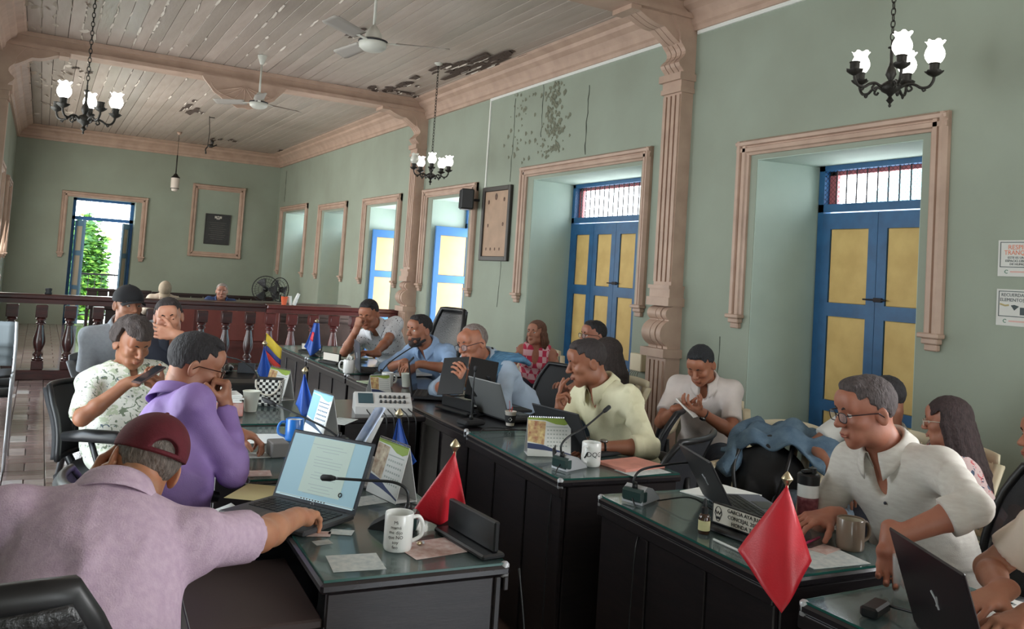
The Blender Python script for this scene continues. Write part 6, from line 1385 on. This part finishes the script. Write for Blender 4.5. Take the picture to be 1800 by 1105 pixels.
p = on(1418, 917, GZ); th = empty('thermos_cup', (p[0], p[1], GZ), 0, 'tall maroon and white travel tumbler with black lid', 'tumbler'); b = MB(); b.lathe([(.030, 0), (.034, .01), (.036, .08), (.0365, .09)], n=24); b.build('maroon_sleeve', mat('tumbler_maroon', (96, 30, 42), .5, var=.5, vscale=60, col2=(140, 80, 84)), th, True); b = MB(); b.lathe([(.0368, .09), (.0368, .135)], n=24, cap=False); b.build('white_band', M_wht, th, True); b = MB(); b.lathe([(.038, .133), (.039, .165), (.034, .170), (.012, .172), (0, .172)], n=24); b.box((-.008, 0, .178), (.05, .02, .012), bev=.004); b.lathe([(.014, .17), (.014, .188), (0, .189)], (.018, 0, 0), 12); b.build('lid', M_blackp, th, True, angle=40)
mug(2.33, 1.84, GZ, RT(-10), 'brown glazed mug beside the hand on the right desk', mat('brown_glaze', (126, 108, 92), .3, coat=.5), .095, .043, mat('mug_inside_cream', (200, 190, 170), .4))
sheet(2.40, 2.50, GZ, .26, .20, RT(12), 'white papers behind the charcoal laptop and tumbler', M_paper, th=.004); sheet(2.16, 1.80, GZ, .22, .16, RT(-6), 'white form with pink print beside the brown mug', M_cardw, th=.002); card(1450, 965, .10, .06, 14, 'small white card below the brown mug', M_cardp, GZ + .002)
pn = MB(); pn.tube([(-.07, 0, .004), (.07, 0, .004)], .004, 8); o = pn.build('pen', mat('pink_pen', (206, 70, 120), .4), None, True); o.location = (2.24, 1.92, GZ + .002); o.rotation_euler[2] = .3; tag(o, 'pink pen on the white form beside the red flag', 'pen')
pn = MB(); pn.tube([(-.09, 0, .004), (.09, 0, .004)], .004, 8); o = pn.build('pen', M_wht, None, True); o.location = (1.935, 1.95, GZ); o.rotation_euler[2] = RT(88); tag(o, 'white pen lying along the right desk edge below the name plate', 'pen')
cable([(1.95, 2.48, .78), (1.93, 2.40, .70), (1.88, 2.36, .62), (1.86, 2.35, .3), (1.84, 2.36, .05)], 'black cable falling from the silver microphone over the right desk front'); cable([(2.05, 2.46, .768), (2.12, 2.36, .80), (2.18, 2.30, .765), (2.22, 2.26, .765)], 'black cable with plug running to the laptop on the right desk')
cable([(1.97, 3.0, .785), (1.93, 2.97, .75), (1.90, 2.95, .60), (1.885, 2.93, .2), (1.88, 2.92, .02)], 'black cable falling beside the middle right desk corner'); cable([(1.99, 3.78, .765), (2.04, 3.80, .785), (2.2, 3.78, .775), (2.3, 3.7, .765)], 'black cable crossing the glass beside the food calendar')
cable([(1.225, 2.04, .75), (1.235, 2.0, .55), (1.24, 1.98, .3), (1.28, 1.95, .01)], 'black cable hanging at the near corner of the left desk')
cable([(.98, 2.42, .77), (1.06, 2.56, .765), (1.15, 2.68, .765), (1.19, 2.60, .765)], 'black cable on the glass behind the white mug')
wa = MB(); wa.tube([(.030 * math.cos(t), .012 * math.sin(t) * .4, .032 + .026 * math.sin(t)) for t in np.linspace(0, 2 * PI, 18, endpoint=False)], .006, 7, closed=True); wa.box((0, .0, .058), (.03, .006, .03), bev=.004); o = wa.build('wristwatch', M_blackp, None, True); o.location = (2.03, 3.14, GZ); o.rotation_euler[2] = .9; tag(o, 'black wristwatch lying on the desk between calendar and microphone', 'watch')
# third right desk
laptop(2.40, 4.20, GZ, RT(95), 112, 'laptop with grey silver lid in front of the paper coffee cup', mat('lid_silver', (120, 122, 122), .4, .4), w_=.33, group=None)
laptop(2.50, 4.48, GZ, RT(92), 112, 'black laptop behind the silver lidded laptop', M_blackm, w_=.33)
name_holder(2.16, 4.42, GZ, RT(-80), 'black name bar and microphone foot on the third right desk', False, .30, hh=.06)
cp = paper_cup(2.27, 3.97, GZ, 'small patterned coffee cup with red stirrers', .075, .031, mat('coffee_cup', (214, 206, 196), .6)); b = MB(); b.lathe([(.0262, .016), (.0318, .056)], n=20, cap=False); b.build('black_band', M_blackm, cp, True)
b = MB(); b.tube([(.0, .0, .02), (-.008, .006, .13)], .0015, 5); b.tube([(.004, 0, .02), (.006, .0, .10)], .0015, 5); b.tube([(0, .003, .02), (.012, .004, .095)], .0015, 5); b.build('stirrers', mat('stirrer_red', (200, 60, 60), .5), cp)
b = MB(); b.tube([(.0302 + .0006, -.009, .036), (.0302 + .0006, 0, .046), (.0302 + .0006, .009, .036), (.0302 + .0006, 0, .026)], .0016, 4, closed=True); o = b.build('printed_diamond', M_wht, cp); o.rotation_euler[2] = RT(-120)
r_ = microphone(2.06, 4.02, GZ, RT(10), 'thin upright microphone stand on a flat base before the laptops', [(0, 0, .03), (0, 0, .12), (0, 0, .22), (.005, 0, .28)], M_blackm, wedge=False, tip_len=.03)
sheet(2.32, 4.62, GZ, .2, .14, RT(10), 'white paper beside the black name bar on the third right desk', M_paper)
microphone(2.50, 4.85, GZ, RT(-80), 'gooseneck microphone rising behind the open black laptop lid', [(-.02, 0, .055), (.0, 0, .16), (.05, 0, .24), (.11, .0, .30)], M_blackm)
_, ld_ = laptop(2.26, 4.98, GZ, RT(62), 100, 'black laptop edge on, with stickers, beside the open book', M_blackm, w_=.34)
for k, (x, z, a, b_) in enumerate(((-.09, .10, .06, .018), (-.02, .13, .05, .014), (.05, .09, .07, .016), (.02, .16, .05, .02))): MB().box((x, .0085, z), (a, .0008, b_), R=roty(.5)).build('sticker', M_paper, ld_)
pm_ = sheet(2.1, 5.62, GZ, .2, .14, .2, 'green and white printed leaflet behind the mixer', mat('leaflet_green', (150, 180, 130), .6, var=.6, vscale=20, col2=(214, 222, 206)), th=.004)
mug(2.12, 5.42, GZ, .2, 'white mug with dark print behind the mixer', M_wht, .095, .04); paper_cup(2.25, 5.40, GZ, 'greenish paper cup to the right of the white mug behind the mixer', .09, .038); microphone(2.20, 5.72, GZ, RT(20), 'gooseneck microphone reaching toward the bearded man', [(-.02, 0, .055), (.05, 0, .12), (.2, 0, .2), (.34, 0, .26)], M_blackm)
laptop(2.30, 6.20, GZ, RT(78), 96, 'upright black laptop with a small silver emblem before the dotted shirt man', mat('lid_slate', (52, 58, 70), .4), logo=True)
mug(2.08, 6.02 + .1, GZ, 2.6, 'white mug holding a crumpled tissue on the far right desk', M_wht, .10, .042); ts = MB(); ts.grid(lambda u, v: ((u - .5) * .05 + .01 * math.sin(v * 7), (v - .5) * .03 + .01 * math.sin(u * 8), .02 + .07 * (1 - abs(u - .5)) + .02 * math.sin(u * 9 + v * 4)), 8, 8, .001); o = ts.build('tissue', M_paper, None, True); o.location = (2.08, 6.12, GZ + .03); tag(o, 'crumpled white tissue sticking out of a mug', 'tissue')
sheet(2.52, 6.05, GZ, .32, .22, .15, 'white notebook under the hands of the bearded man', M_paper, th=.012); name_holder(2.12, 6.70, GZ, RT(-70), 'name holder with printed card on the dotted shirt man desk', True, .22, hh=.07); name_holder(2.20, 7.55, GZ, RT(-40), 'small white name card on the farthest right desk', True, .2, hh=.06)
sheet(2.35, 7.0, GZ, .3, .22, .1, 'greyish cloth or papers on the far right desk', mat('olive_cloth', (140, 144, 124), .8), th=.02); 
# cups and papers on the balustrade
oc = paper_cup(2.90, 11.38, .985, 'orange plastic cup with dark pens standing on the balustrade', .11, .045, mat('orange_cup', (232, 110, 72), .5)); b = MB(); b.tube([(0, 0, .02), (.01, 0, .20)], .006, 6); b.tube([(.01, 0, .02), (-.015, 0, .17)], .005, 6); b.build('pens', M_blackp, oc)
wp = empty('rolled_papers', (3.03, 11.38, .985), 0, 'white rolled papers standing beside the orange cup', 'papers'); b = MB(); b.tube([(0, 0, 0), (.06, 0, .16)], [.03, .02], 10); b.tube([(-.04, 0, 0), (-.06, .0, .12)], [.02, .025], 8); b.build('roll', M_paper, wp)
# nearest right desk
laptop(2.03, 1.166, .7395, RT(62), 108, 'large black laptop with its lid toward the camera at the bottom right', mat('lid_maroonblack', (34, 28, 32), .35), w_=.34, d=.25, logo=True)
for i, (x, y, a) in enumerate([(2.33, 1.28, 8), (2.30, 1.08, -4)]): 
    o = sheet(x, y, .7395 + .002 * i, .30, .21, RT(a), ['printed schedule sheet beside the large laptop', 'second printed schedule sheet at the bottom right corner'][i], M_paper, th=.0015); b = MB(); r = random.Random(i)
    for k in range(26): b.box((r.uniform(-.13, .13), r.uniform(-.09, .09), .0021), (r.uniform(.008, .02), r.uniform(.004, .008), .0003))
    b.build('print', mat('print_grey', (130, 140, 140), .8), o)
pw = empty('power_adapter', (1.97, 1.47, .7395), .3, 'clear plastic bottle and black charger beside the large laptop', 'charger'); b = MB(); b.box((0, 0, .014), (.10, .045, .028), bev=.006); b.build('brick', M_blackp, pw); b = MB(); b.tube(catmull([(.05, 0, .014), (.0, -.12, .03), (-.08, -.2, .02), (-.06, -.34, .01)], 6), .0035, 6); b.build('lead', M_blackp, pw, True)
gl = empty('drinking_glass', (2.16, 1.52, .7395), 0, 'clear drinking glass behind the large laptop lid', 'glass'); b = MB(); b.lathe([(.03, 0), (.036, .11), (.034, .11), (.028, .006), (0, .006)], n=24); b.build('body', mat('clear_glass', (200, 206, 206), .05, alpha=.3), gl, True, angle=50)
# bag and jacket on the plastic chair
bg_ = empty('backpack', (3.42, 3.22, .44), RT(110), 'black backpack sitting on the cream plastic chair', 'bag')
F = Field(); F.ell((0, -.02, .16), (.20, .13, .17), k=.03); F.ell((0, .09, .10), (.15, .06, .10), k=.04); F.ell((0, 0, -.19), (.4, .4, .19), k=.02, op='-'); V, Q = F.mesh(.012); V = folds(V, Q, .012, 7, 14); mesh_obj('bag_body', [(V, Q, 0)], [M_blackm], bg_)
for s in (-1, 1): b = MB(); b.tube(catmull([(s * .08, -.12, .30), (s * .12, -.02, .36), (s * .14, .12, .22), (s * .10, .16, .05)], 6), .012, 6); b.build('strap', M_blackp, bg_, True)
b = MB(); b.tube(catmull([(-.05, 0, .32), (0, 0, .37), (.05, 0, .32)], 5), .009, 6); b.build('top_handle', M_blackp, bg_, True)
jm = mat('denim', (104, 128, 146), .9, var=.4, vscale=14, col2=(74, 98, 120), bump=.4, bscale=160)
dj = empty('denim_jacket', (3.58, 3.22, .80), RT(110), 'blue denim jacket draped over the cream chair back and bag', 'jacket'); b = MB()
def jf(u, v): x = (u - .5) * .56; y = (v - .55) * .50; z = .055 * math.cos(x * 6) - (abs(y) * .75) ** 1.4 - .12 * max(0, abs(x) - .2) * 5 + .022 * math.sin(u * 17 + v * 9) + .016 * math.sin(v * 22 - u * 7); return (x + .03 * math.sin(v * 9), y, z)
b.grid(jf, 40, 36, .012); b.build('body', jm, dj, True); b = MB(); b.tube(catmull([(.2, -.05, .03), (.26, .08, -.02), (.22, .22, -.12), (.26, .28, -.2)], 6), [.05] * 18 + [.04], 10); b.build('sleeve', jm, dj, True)
# ================================================================== the people
def W(px, py, D): return at(px, py, D)
def vdir(px, py, ang, pitch=0.0, roll=None):
    """direction turned 'ang' degrees from facing the photographer, positive = towards the left of the photo"""
    r = ray(px, py); r = nrm([r[0], r[1], 0]); lf = np.array([-r[1], r[0], 0]); a = math.radians(ang); v = -r * math.cos(a) + lf * math.sin(a); p = math.radians(pitch)
    o = (v[0] * math.cos(p), v[1] * math.cos(p), math.sin(p)); return o + (roll,) if roll is not None else o
shP1 = mat('pale_pink_polo', (206, 182, 200), .85, var=.12, vscale=60, col2=(192, 166, 188), bump=.3, bscale=260)
person(1, 'man in maroon cap and pale pink polo leaning over the nearest left desk', (.08, 1.78, .62), W(254, 815, 2.32), vdir(254, 815, 165, -8, 0.38), vdir(254, 815, -178), {
    'R': (W(540, 905, 2.58), (.6, -.5, -.9), (.62, .78, -.10), (0, .1, -1), 'mouse'), 'L': (W(150, 868, 2.36), (-.6, .2, -.9), (.45, .2, .9), (.8, -.3, -.1), 'hold')},
    skin_t=(190, 138, 106), hair=('short', (96, 88, 82)), shirt=shP1, pants=(44, 46, 54), sleeve='short', cap=(96, 26, 38, -.05, 1), collar=True, fat=1.25, bs=1.04, sw=1.06, hvox=.0038, vox=.010, neck=W(196, 888, 2.05), shirt_amp=.005, neckV=0, eyes='down')
shP2 = mat('lilac_shirt', (150, 122, 184), .6, var=.1, vscale=9, col2=(136, 108, 170), bump=.15, bscale=300)
person(2, 'man in lilac long sleeved shirt with glasses, fist held to his mouth', (.45, 3.08, .56), W(341, 641, 3.38), vdir(341, 640, -98, -18), vdir(341, 640, -112), {
    'R': (W(396, 716, 3.32), (.45, -.35, -1), (.02, .1, 1), (-.9, .35, .1), 'fist'), 'L': (W(408, 756, 3.62), (.1, .8, -.8), (.9, -.1, -.25), (0, 0, -1), 'hold')},
    skin_t=(168, 118, 92), hair=('short', (30, 28, 30)), shirt=shP2, sleeve='long', glasses=(58, 30, 26), collar=True, fat=1.2, hvox=.0038, vox=.010, shirt_amp=.006, eyes='down', hs=1.02, neckV=.03)
shP3 = pattern('floral_white', (226, 228, 218), [((120, 134, 112), .40, 1.0, (1, 1, 1)), ((96, 112, 122), .355, 1.7, (1, 1, 1)), ((190, 202, 176), .42, .7, (1, 1, 1))], 26, kind='noise')
person(3, 'woman with short curly hair in white floral dress looking at her phone', (.46, 4.74, .55), W(232, 603, 4.72), vdir(231, 592, -28, -20), vdir(231, 610, -28), {
    'R': (W(226, 672, 4.48), (-.8, -.2, -.7), (.9, -.2, .35), (.2, .3, -.9), 'hold'), 'L': (W(286, 682, 4.50), (.9, .3, -.7), (-.75, -.15, .45), (-.1, .5, .6), 'grip')},
    skin_t=(142, 96, 70), hair=('curly', (52, 44, 42)), shirt=shP3, pants=(206, 210, 196), sleeve='elbow', female=True, fat=1.5, bs=1.0, sw=1.2, hvox=.0042, vox=.010, eyes='down', neckV=.028, shirt_amp=.004, hs=1.0)
ph = empty('mobile_phone', tuple(W(262, 658, 4.40)), 0, 'mobile phone in the hands of the woman in floral dress', 'phone'); b = MB(); b.box((0, 0, 0), (.075, .15, .009), bev=.003, R=rotz(-1.1) @ rotx(.5)); b.build('case', mat('phone_brown', (70, 52, 50), .4), ph); b = MB(); b.box((0, 0, .0052), (.066, .136, .0008), R=rotz(-1.1) @ rotx(.5)); b.build('screen', mat('phone_glass', (30, 32, 36), .1), ph)
shP4 = mat('light_grey_polo', (158, 164, 172), .85, var=.1, vscale=50, bump=.3, bscale=260)
person(4, 'man in light grey polo and black cap seated behind the woman in floral dress', (.54, 6.16, .55), W(225, 536, 5.9), vdir(214, 535, -24, -2), vdir(214, 552, -12), {
    'R': (W(178, 722, 5.8), (-.1, .3, -.5), (.4, -.6, -.5), (.3, .2, -.8), 'relaxed'), 'L': (W(258, 668, 5.9), (.5, .2, -.7), (-.5, -.7, -.3), (0, 0, -1), 'relaxed')},
    skin_t=(184, 134, 108), hair=('short', (34, 30, 30)), shirt=shP4, cap=(30, 30, 34, -.02), collar=True, fat=1.15, hvox=.0045, sw=1.12, bs=1.04)
shP5 = mat('navy_shirt', (24, 30, 44), .8, var=.1, vscale=20)
person(5, 'man in navy shirt resting his mouth on his hand, wearing a steel watch', (.78, 5.68, .55), W(296, 557, 5.6), vdir(295, 563, 2, -6, 0.12), vdir(297, 576, -18), {
    'L': (W(309, 588, 5.42), (.5, -.3, -1), (-.85, .1, .10), (.1, .9, .1), 'hold'), 'R': (W(270, 648, 5.4), (-.7, 0, -.7), (.7, -.3, -.3), (0, 0, -1), 'relaxed')},
    skin_t=(196, 144, 118), hair=('short', (42, 36, 36)), shirt=shP5, collar=True, hvox=.0045, watch='L', fat=1.15, sw=1.08, bs=1.03, eyes='down')
person(6, 'person in beige cap and beige shirt, head bowed, behind the podium desk', (1.62, 13.35, .55), W(290, 510, 13.15), vdir(290, 510, 0, -45), vdir(290, 510, 0), {
    'L': (W(312, 530, 12.9), (.6, 0, -1), (-.6, -.5, 0), (0, 0, -1), 'relaxed'), 'R': (W(272, 530, 12.9), (-.6, 0, -1), (.6, -.5, 0), (0, 0, -1), 'relaxed')},
    skin_t=(150, 104, 80), hair=('short', (60, 52, 46)), shirt=mat('beige_shirt', (186, 172, 156), .85), cap=(158, 144, 124), collar=True, hvox=.007, vox=.016, sleeve='long', eyes='closed')
person(7, 'grey haired person in blue shirt seated behind the podium desk', (2.42, 13.35, .55), W(390, 512, 13.1), vdir(390, 512, 0, -2), vdir(390, 512, 0), {
    'L': (W(410, 535, 12.9), (.6, 0, -1), (-.6, -.5, 0), (0, 0, -1), 'relaxed'), 'R': (W(372, 535, 12.9), (-.6, 0, -1), (.6, -.5, 0), (0, 0, -1), 'relaxed')},
    skin_t=(172, 124, 104), hair=('short', (120, 112, 106)), shirt=mat('dark_blue_shirt', (40, 62, 104), .8), collar=True, hvox=.007, vox=.016)
shP8 = pattern('dotted_white', (220, 222, 226), [((52, 56, 70), .20, 1.0, (1, 1, .6)), ((90, 100, 130), .12, 1.7, (1, 1, 1))], 52)
person(8, 'man in white dotted short sleeved shirt leaning his cheek on his hand', (2.95, 7.0, .57), W(648, 551, 7.15), vdir(648, 551, 22, -20), vdir(648, 551, 18), {
    'R': (W(627, 578, 6.95), (-.5, .2, -1), (.25, .1, 1), (.8, .3, 0), 'fist'), 'L': (W(650, 634, 6.65), (.9, -.3, -.4), (-.85, .1, .1), (.2, 0, -.9), 'hold')},
    skin_t=(168, 114, 88), hair=('short', (24, 22, 24)), shirt=shP8, collar=True, hvox=.005, vox=.011, eyes='down', fat=1.1, neckV=.045)
shP9 = mat('light_blue_shirt', (150, 178, 214), .75, var=.1, vscale=12, bump=.1, bscale=200)
person(9, 'bearded man in light blue shirt with forearms on the desk', (2.98, 6.15, .55), W(738, 580, 6.5), vdir(738, 580, 52, -3), vdir(738, 580, 38), {
    'L': (W(738, 640, 6.15), (.6, -.9, -.4), (-.85, .1, -.1), (0, .1, -1), 'hold'), 'R': (W(712, 636, 6.35), (-.4, .9, -.4), (-.4, -.85, -.05), (0, .1, -1), 'hold')},
    skin_t=(164, 112, 86), hair=('short', (26, 24, 26)), shirt=shP9, sleeve='rolled', collar=True, beard=(40, 32, 30), hvox=.005, vox=.011, fat=1.1)
shP10 = mat('pale_blue_shirt', (176, 194, 214), .8, var=.12, vscale=14)
g10 = person(10, 'balding man with glasses and a blue scarf reading an open black book', (2.98, 4.95, .56), W(832, 603, 5.28), vdir(832, 603, 48, -12, 0.12), vdir(832, 603, 45), {
    'L': (W(826, 676, 4.95), (.7, -.5, -1), (-.55, .0, .75), (-.35, .75, .3), 'hold'), 'R': (W(792, 676, 5.2), (-.4, .8, -.6), (-.2, -.8, .2), (.3, -.2, .9), 'hold')},
    skin_t=(178, 120, 94), hair=('receding', (110, 100, 96)), shirt=shP10, sleeve='rolled', collar=True, glasses=(60, 60, 70, -.006), hvox=.0045, vox=.011, fat=1.25, watch='L', eyes='down')
scm = mat('blue_scarf', (92, 136, 168), .9, var=.3, vscale=30, col2=(70, 112, 146), bump=.4, bscale=120)
def scarf(g, sd):
    SHv = g['NB']; rt, ff, u = g['rt'], g['ff'], g['u']; r_ = empty('scarf', tuple(SHv), 0, 'blue striped scarf over the shoulder of the man reading the book', 'scarf'); ax = -rt if sd == 'L' else rt
    for k in range(7):
        o = ax * (.055 + .017 * k); amp = .012 * math.sin(k * 2.1)
        pts = [o * .92 + ff * (.125 + amp) - u * .22, o + ff * (.128) - u * .12, o + ff * .085 - u * .012, o + u * (.035 - .006 * k) + ff * .01, o - ff * .07 + u * .012 - u * .006 * k, o + ax * .06 - ff * (.115 + amp) - u * .05, o + ax * (.10 - .01 * k) - ff * .15 - u * (.07 + .012 * k)]
        b = MB(); b.tube(catmull(pts, 5), [.017] * 31, 7); b.build('fold', scm, r_, True)
scarf(g10, 'L')
bk = W(822, 662, 4.93); bo_ = empty('open_book', tuple(bk), RT(-38), 'open black covered book held by the man with the blue scarf', 'book')
Rb = rotx(.95); 
b = MB(); b.box((-.085, 0, 0), (.165, .005, .235), R=rotz(-.28), bev=.001); b.build('cover', M_blackp, bo_).rotation_euler = (-.55, 0, 0); b = MB(); b.box((.085, 0, 0), (.165, .005, .235), R=rotz(.28), bev=.001); b.build('cover', M_blackp, bo_).rotation_euler = (-.55, 0, 0)
for s in (-1, 1): b = MB(); b.box((s * .083, .010, 0), (.155, .012, .22), R=rotz(s * .28)); b.build('pages', M_paper, bo_).rotation_euler = (-.55, 0, 0)
shP11 = checks('pink_squares', (214, 60, 92), (240, 190, 196), 17, .85)
person(11, 'woman in pink and white checked sleeveless top seated by the wall', (4.34, 7.16, .53), W(943, 585, 8.15), vdir(943, 590, 35, 4), vdir(943, 590, 8), {
    'L': (W(972, 682, 7.9), (.8, .2, -.5), (-.5, -.6, -.4), (0, 0, -1), 'relaxed'), 'R': (W(915, 682, 7.95), (-.9, .1, -.4), (.5, -.6, -.4), (0, 0, -1), 'relaxed')},
    skin_t=(190, 134, 110), hair=('bob', (92, 62, 48), .16), shirt=shP11, female=True, sleeveless=True, hvox=.005, vox=.011, pants=(52, 62, 82), bs=.97, fat=1.05, neckV=.09)
person(12, 'dark haired man looking left, mostly hidden behind the man in cream shirt', (3.95, 5.55, .55), W(1044, 590, 6.6), vdir(1044, 590, 62, 0), vdir(1044, 590, 40), {
    'L': (W(1040, 690, 6.2), (.5, -.5, -.8), (-.8, -.2, -.3), (0, 0, -1), 'relaxed'), 'R': (W(1010, 685, 6.4), (-.4, .5, -.8), (-.8, -.2, -.3), (0, 0, -1), 'relaxed')},
    skin_t=(168, 116, 94), hair=('short', (26, 24, 26)), shirt=mat('grey_tshirt', (120, 124, 130), .85), hvox=.006, vox=.014, glasses=(30, 30, 34))
person(13, 'long dark haired woman in off white blouse behind the man in cream shirt', (3.66, 5.02, .53), W(1066, 624, 5.98), vdir(1066, 624, 92, -3), vdir(1066, 624, 75), {
    'L': (W(1020, 700, 5.6), (.5, -.5, -.9), (-.8, -.2, .2), (0, 0, -1), 'relaxed'), 'R': (W(990, 690, 5.7), (-.4, .5, -.8), (-.6, -.2, .5), (.3, 0, -.8), 'hold')},
    skin_t=(186, 132, 110), hair=('long', (42, 34, 32), .26), shirt=mat('offwhite_blouse', (196, 194, 184), .85, var=.1, vscale=14), female=True, sleeve='short', hvox=.006, vox=.013, pants=(96, 122, 148), glasses=(190, 120, 120), fat=1.15)
shP14 = mat('cream_shirt', (222, 218, 186), .8, var=.12, vscale=10, col2=(206, 202, 168), bump=.15, bscale=240)
person(14, 'man in cream shirt with rolled sleeves, finger raised beside his chin', (2.76, 3.52, .56), W(1033, 636, 4.36), vdir(1033, 636, 74, -14), vdir(1033, 636, 50), {
    'R': (W(982, 728, 4.18), (-.5, .3, -1), (-.05, .05, 1), (.75, -.6, .1), 'two'), 'L': (W(1052, 786, 4.00), (.9, -.6, -.3), (-.9, -.1, -.15), (0, .1, -1), 'relaxed')},
    skin_t=(150, 100, 76), hair=('short', (40, 34, 34)), shirt=shP14, sleeve='rolled', collar=True, hvox=.004, vox=.010, watch='L', shirt_amp=.007, eyes='down', fat=1.15, sw=1.06, pants=(60, 60, 66))
shP15 = mat('white_polo', (214, 204, 198), .85, var=.08, vscale=20, bump=.2, bscale=240)
person(15, 'young man in white polo looking down at a phone against the wall', (3.84, 4.16, .54), W(1232, 640, 5.35), vdir(1232, 640, 24, -32), vdir(1232, 640, 6), {
    'L': (W(1232, 724, 5.15), (.9, -.2, -.6), (-.92, .1, .25), (.1, .2, .8), 'hold'), 'R': (W(1193, 718, 5.12), (-.3, .5, -.9), (.75, -.3, .1), (0, .3, .9), 'hold')},
    skin_t=(164, 110, 84), hair=('short', (22, 24, 28)), shirt=shP15, collar=True, hvox=.0045, vox=.011, watch='L', eyes='down', pants=(52, 58, 70))
ph = MB(); ph.box((0, 0, 0), (.075, .15, .009), R=rotz(.5) @ rotx(.7), bev=.003); o = ph.build('mobile_phone', M_wht, None); o.location = tuple(W(1207, 716, 5.1)); tag(o, 'white phone held by the young man in white polo', 'phone')
shP16 = mat('white_linen_shirt', (218, 214, 206), .8, var=.08, vscale=24, col2=(206, 200, 192), bump=.18, bscale=220, stretch=(1, 1, 4))
g16 = person(16, 'man in plain white shirt with dark glasses with one hand on the desk corner', (2.76, 1.80, .56), W(1524, 722, 3.12), vdir(1531, 722, 60, -12), vdir(1531, 722, 38), {
    'L': (W(1566, 946, 2.74), (.6, -.9, .45), (-.35, -.3, -.95), (-.7, -.5, .3), 'hold'), 'R': (W(1462, 905, 3.05), (-.1, .5, -1), (-.9, .2, -.1), (0, .1, -1), 'relaxed')},
    skin_t=(176, 118, 96), hair=('short', (66, 58, 58)), shirt=shP16, sleeve='rolled', collar=True, glasses=(46, 34, 40), buttons=(60, 62, 74), hvox=.0036, vox=.0095, fat=1.15, shirt_amp=.007, sw=1.02, pants=(56, 58, 66), neckV=.075)
person(17, 'dark haired person in pale shirt and jeans hidden behind the man in white shirt', (3.82, 3.0, .54), W(1558, 702, 4.72), vdir(1558, 702, 125, -14), vdir(1558, 702, 25), {
    'L': (W(1560, 850, 4.4), (.8, 0, -.7), (-.7, -.3, -.3), (0, 0, -1), 'relaxed'), 'R': (W(1470, 840, 4.5), (-.8, 0, -.7), (-.3, -.7, -.3), (0, 0, -1), 'relaxed')},
    skin_t=(150, 104, 82), hair=('short', (28, 26, 28)), shirt=mat('pale_grey_shirt', (206, 206, 200), .85), hvox=.006, vox=.013, pants=(120, 136, 150))
shP18 = pattern('floral_pink', (214, 188, 186), [((84, 96, 118), .40, .8, (1, 1, 1)), ((204, 104, 108), .42, 1.2, (1, 1, 1)), ((50, 54, 70), .33, 1.9, (1, 1, 1))], 20, kind='noise')
person(18, 'woman with very long dark hair and glasses in floral blouse at the right', (3.96, 2.60, .54), W(1667, 742, 4.65), vdir(1667, 748, 95, -6), vdir(1667, 748, 70), {
    'L': (W(1700, 880, 4.35), (.9, -.2, -.6), (-.8, -.2, -.2), (0, 0, -1), 'relaxed'), 'R': (W(1630, 868, 4.45), (-.5, .4, -.8), (-.8, -.2, -.2), (0, 0, -1), 'relaxed')},
    skin_t=(186, 130, 106), hair=('long', (48, 36, 36), .46), shirt=shP18, female=True, sleeve='elbow', glasses=(216, 206, 190), hvox=.005, vox=.012, fat=1.1)
shP19 = pattern('floral_cream', (206, 196, 172), [((170, 130, 110), .40, 1.0, (1, 1, 1)), ((120, 120, 110), .35, 1.6, (1, 1, 1))], 24, kind='noise')
person(19, 'person in cream floral blouse cut off by the right edge beyond the chairs', (3.66, 1.52, .54), W(1845, 770, 3.95), vdir(1845, 770, 60, 0), vdir(1845, 770, 40), {
    'L': (W(1830, 930, 3.7), (.9, 0, -.6), (-.8, -.2, -.2), (0, 0, -1), 'relaxed'), 'R': (W(1790, 905, 3.8), (-.8, .3, -.7), (-.5, -.6, -.3), (0, 0, -1), 'relaxed')},
    skin_t=(178, 124, 98), hair=('long', (50, 40, 38), .3), shirt=shP19, female=True, sleeve='short', hvox=.006, vox=.013, fat=1.2)
shP20 = mat('beige_blouse', (222, 206, 190), .75, var=.08, vscale=9, bump=.1, bscale=200)
person(20, 'person in plain beige shirt cut off by the lower right corner', (2.66, 1.02, .56), W(1905, 800, 2.60), vdir(1905, 800, 60, 0), vdir(1905, 800, 50), {
    'L': (W(1815, 1080, 2.35), (.9, -.3, -.6), (-.9, .1, -.2), (0, 0, -1), 'relaxed'), 'R': (W(1760, 1040, 2.6), (-.3, .6, -.8), (-.9, .1, -.2), (0, 0, -1), 'relaxed')},
    skin_t=(184, 130, 104), hair=('short', (50, 42, 40)), shirt=shP20, sleeve='short', hvox=.006, vox=.012, fat=1.2, sw=1.05)
plastic_chair(3.62, 1.55, RT(120), 'cream plastic chair at the right edge under the floral blouse')
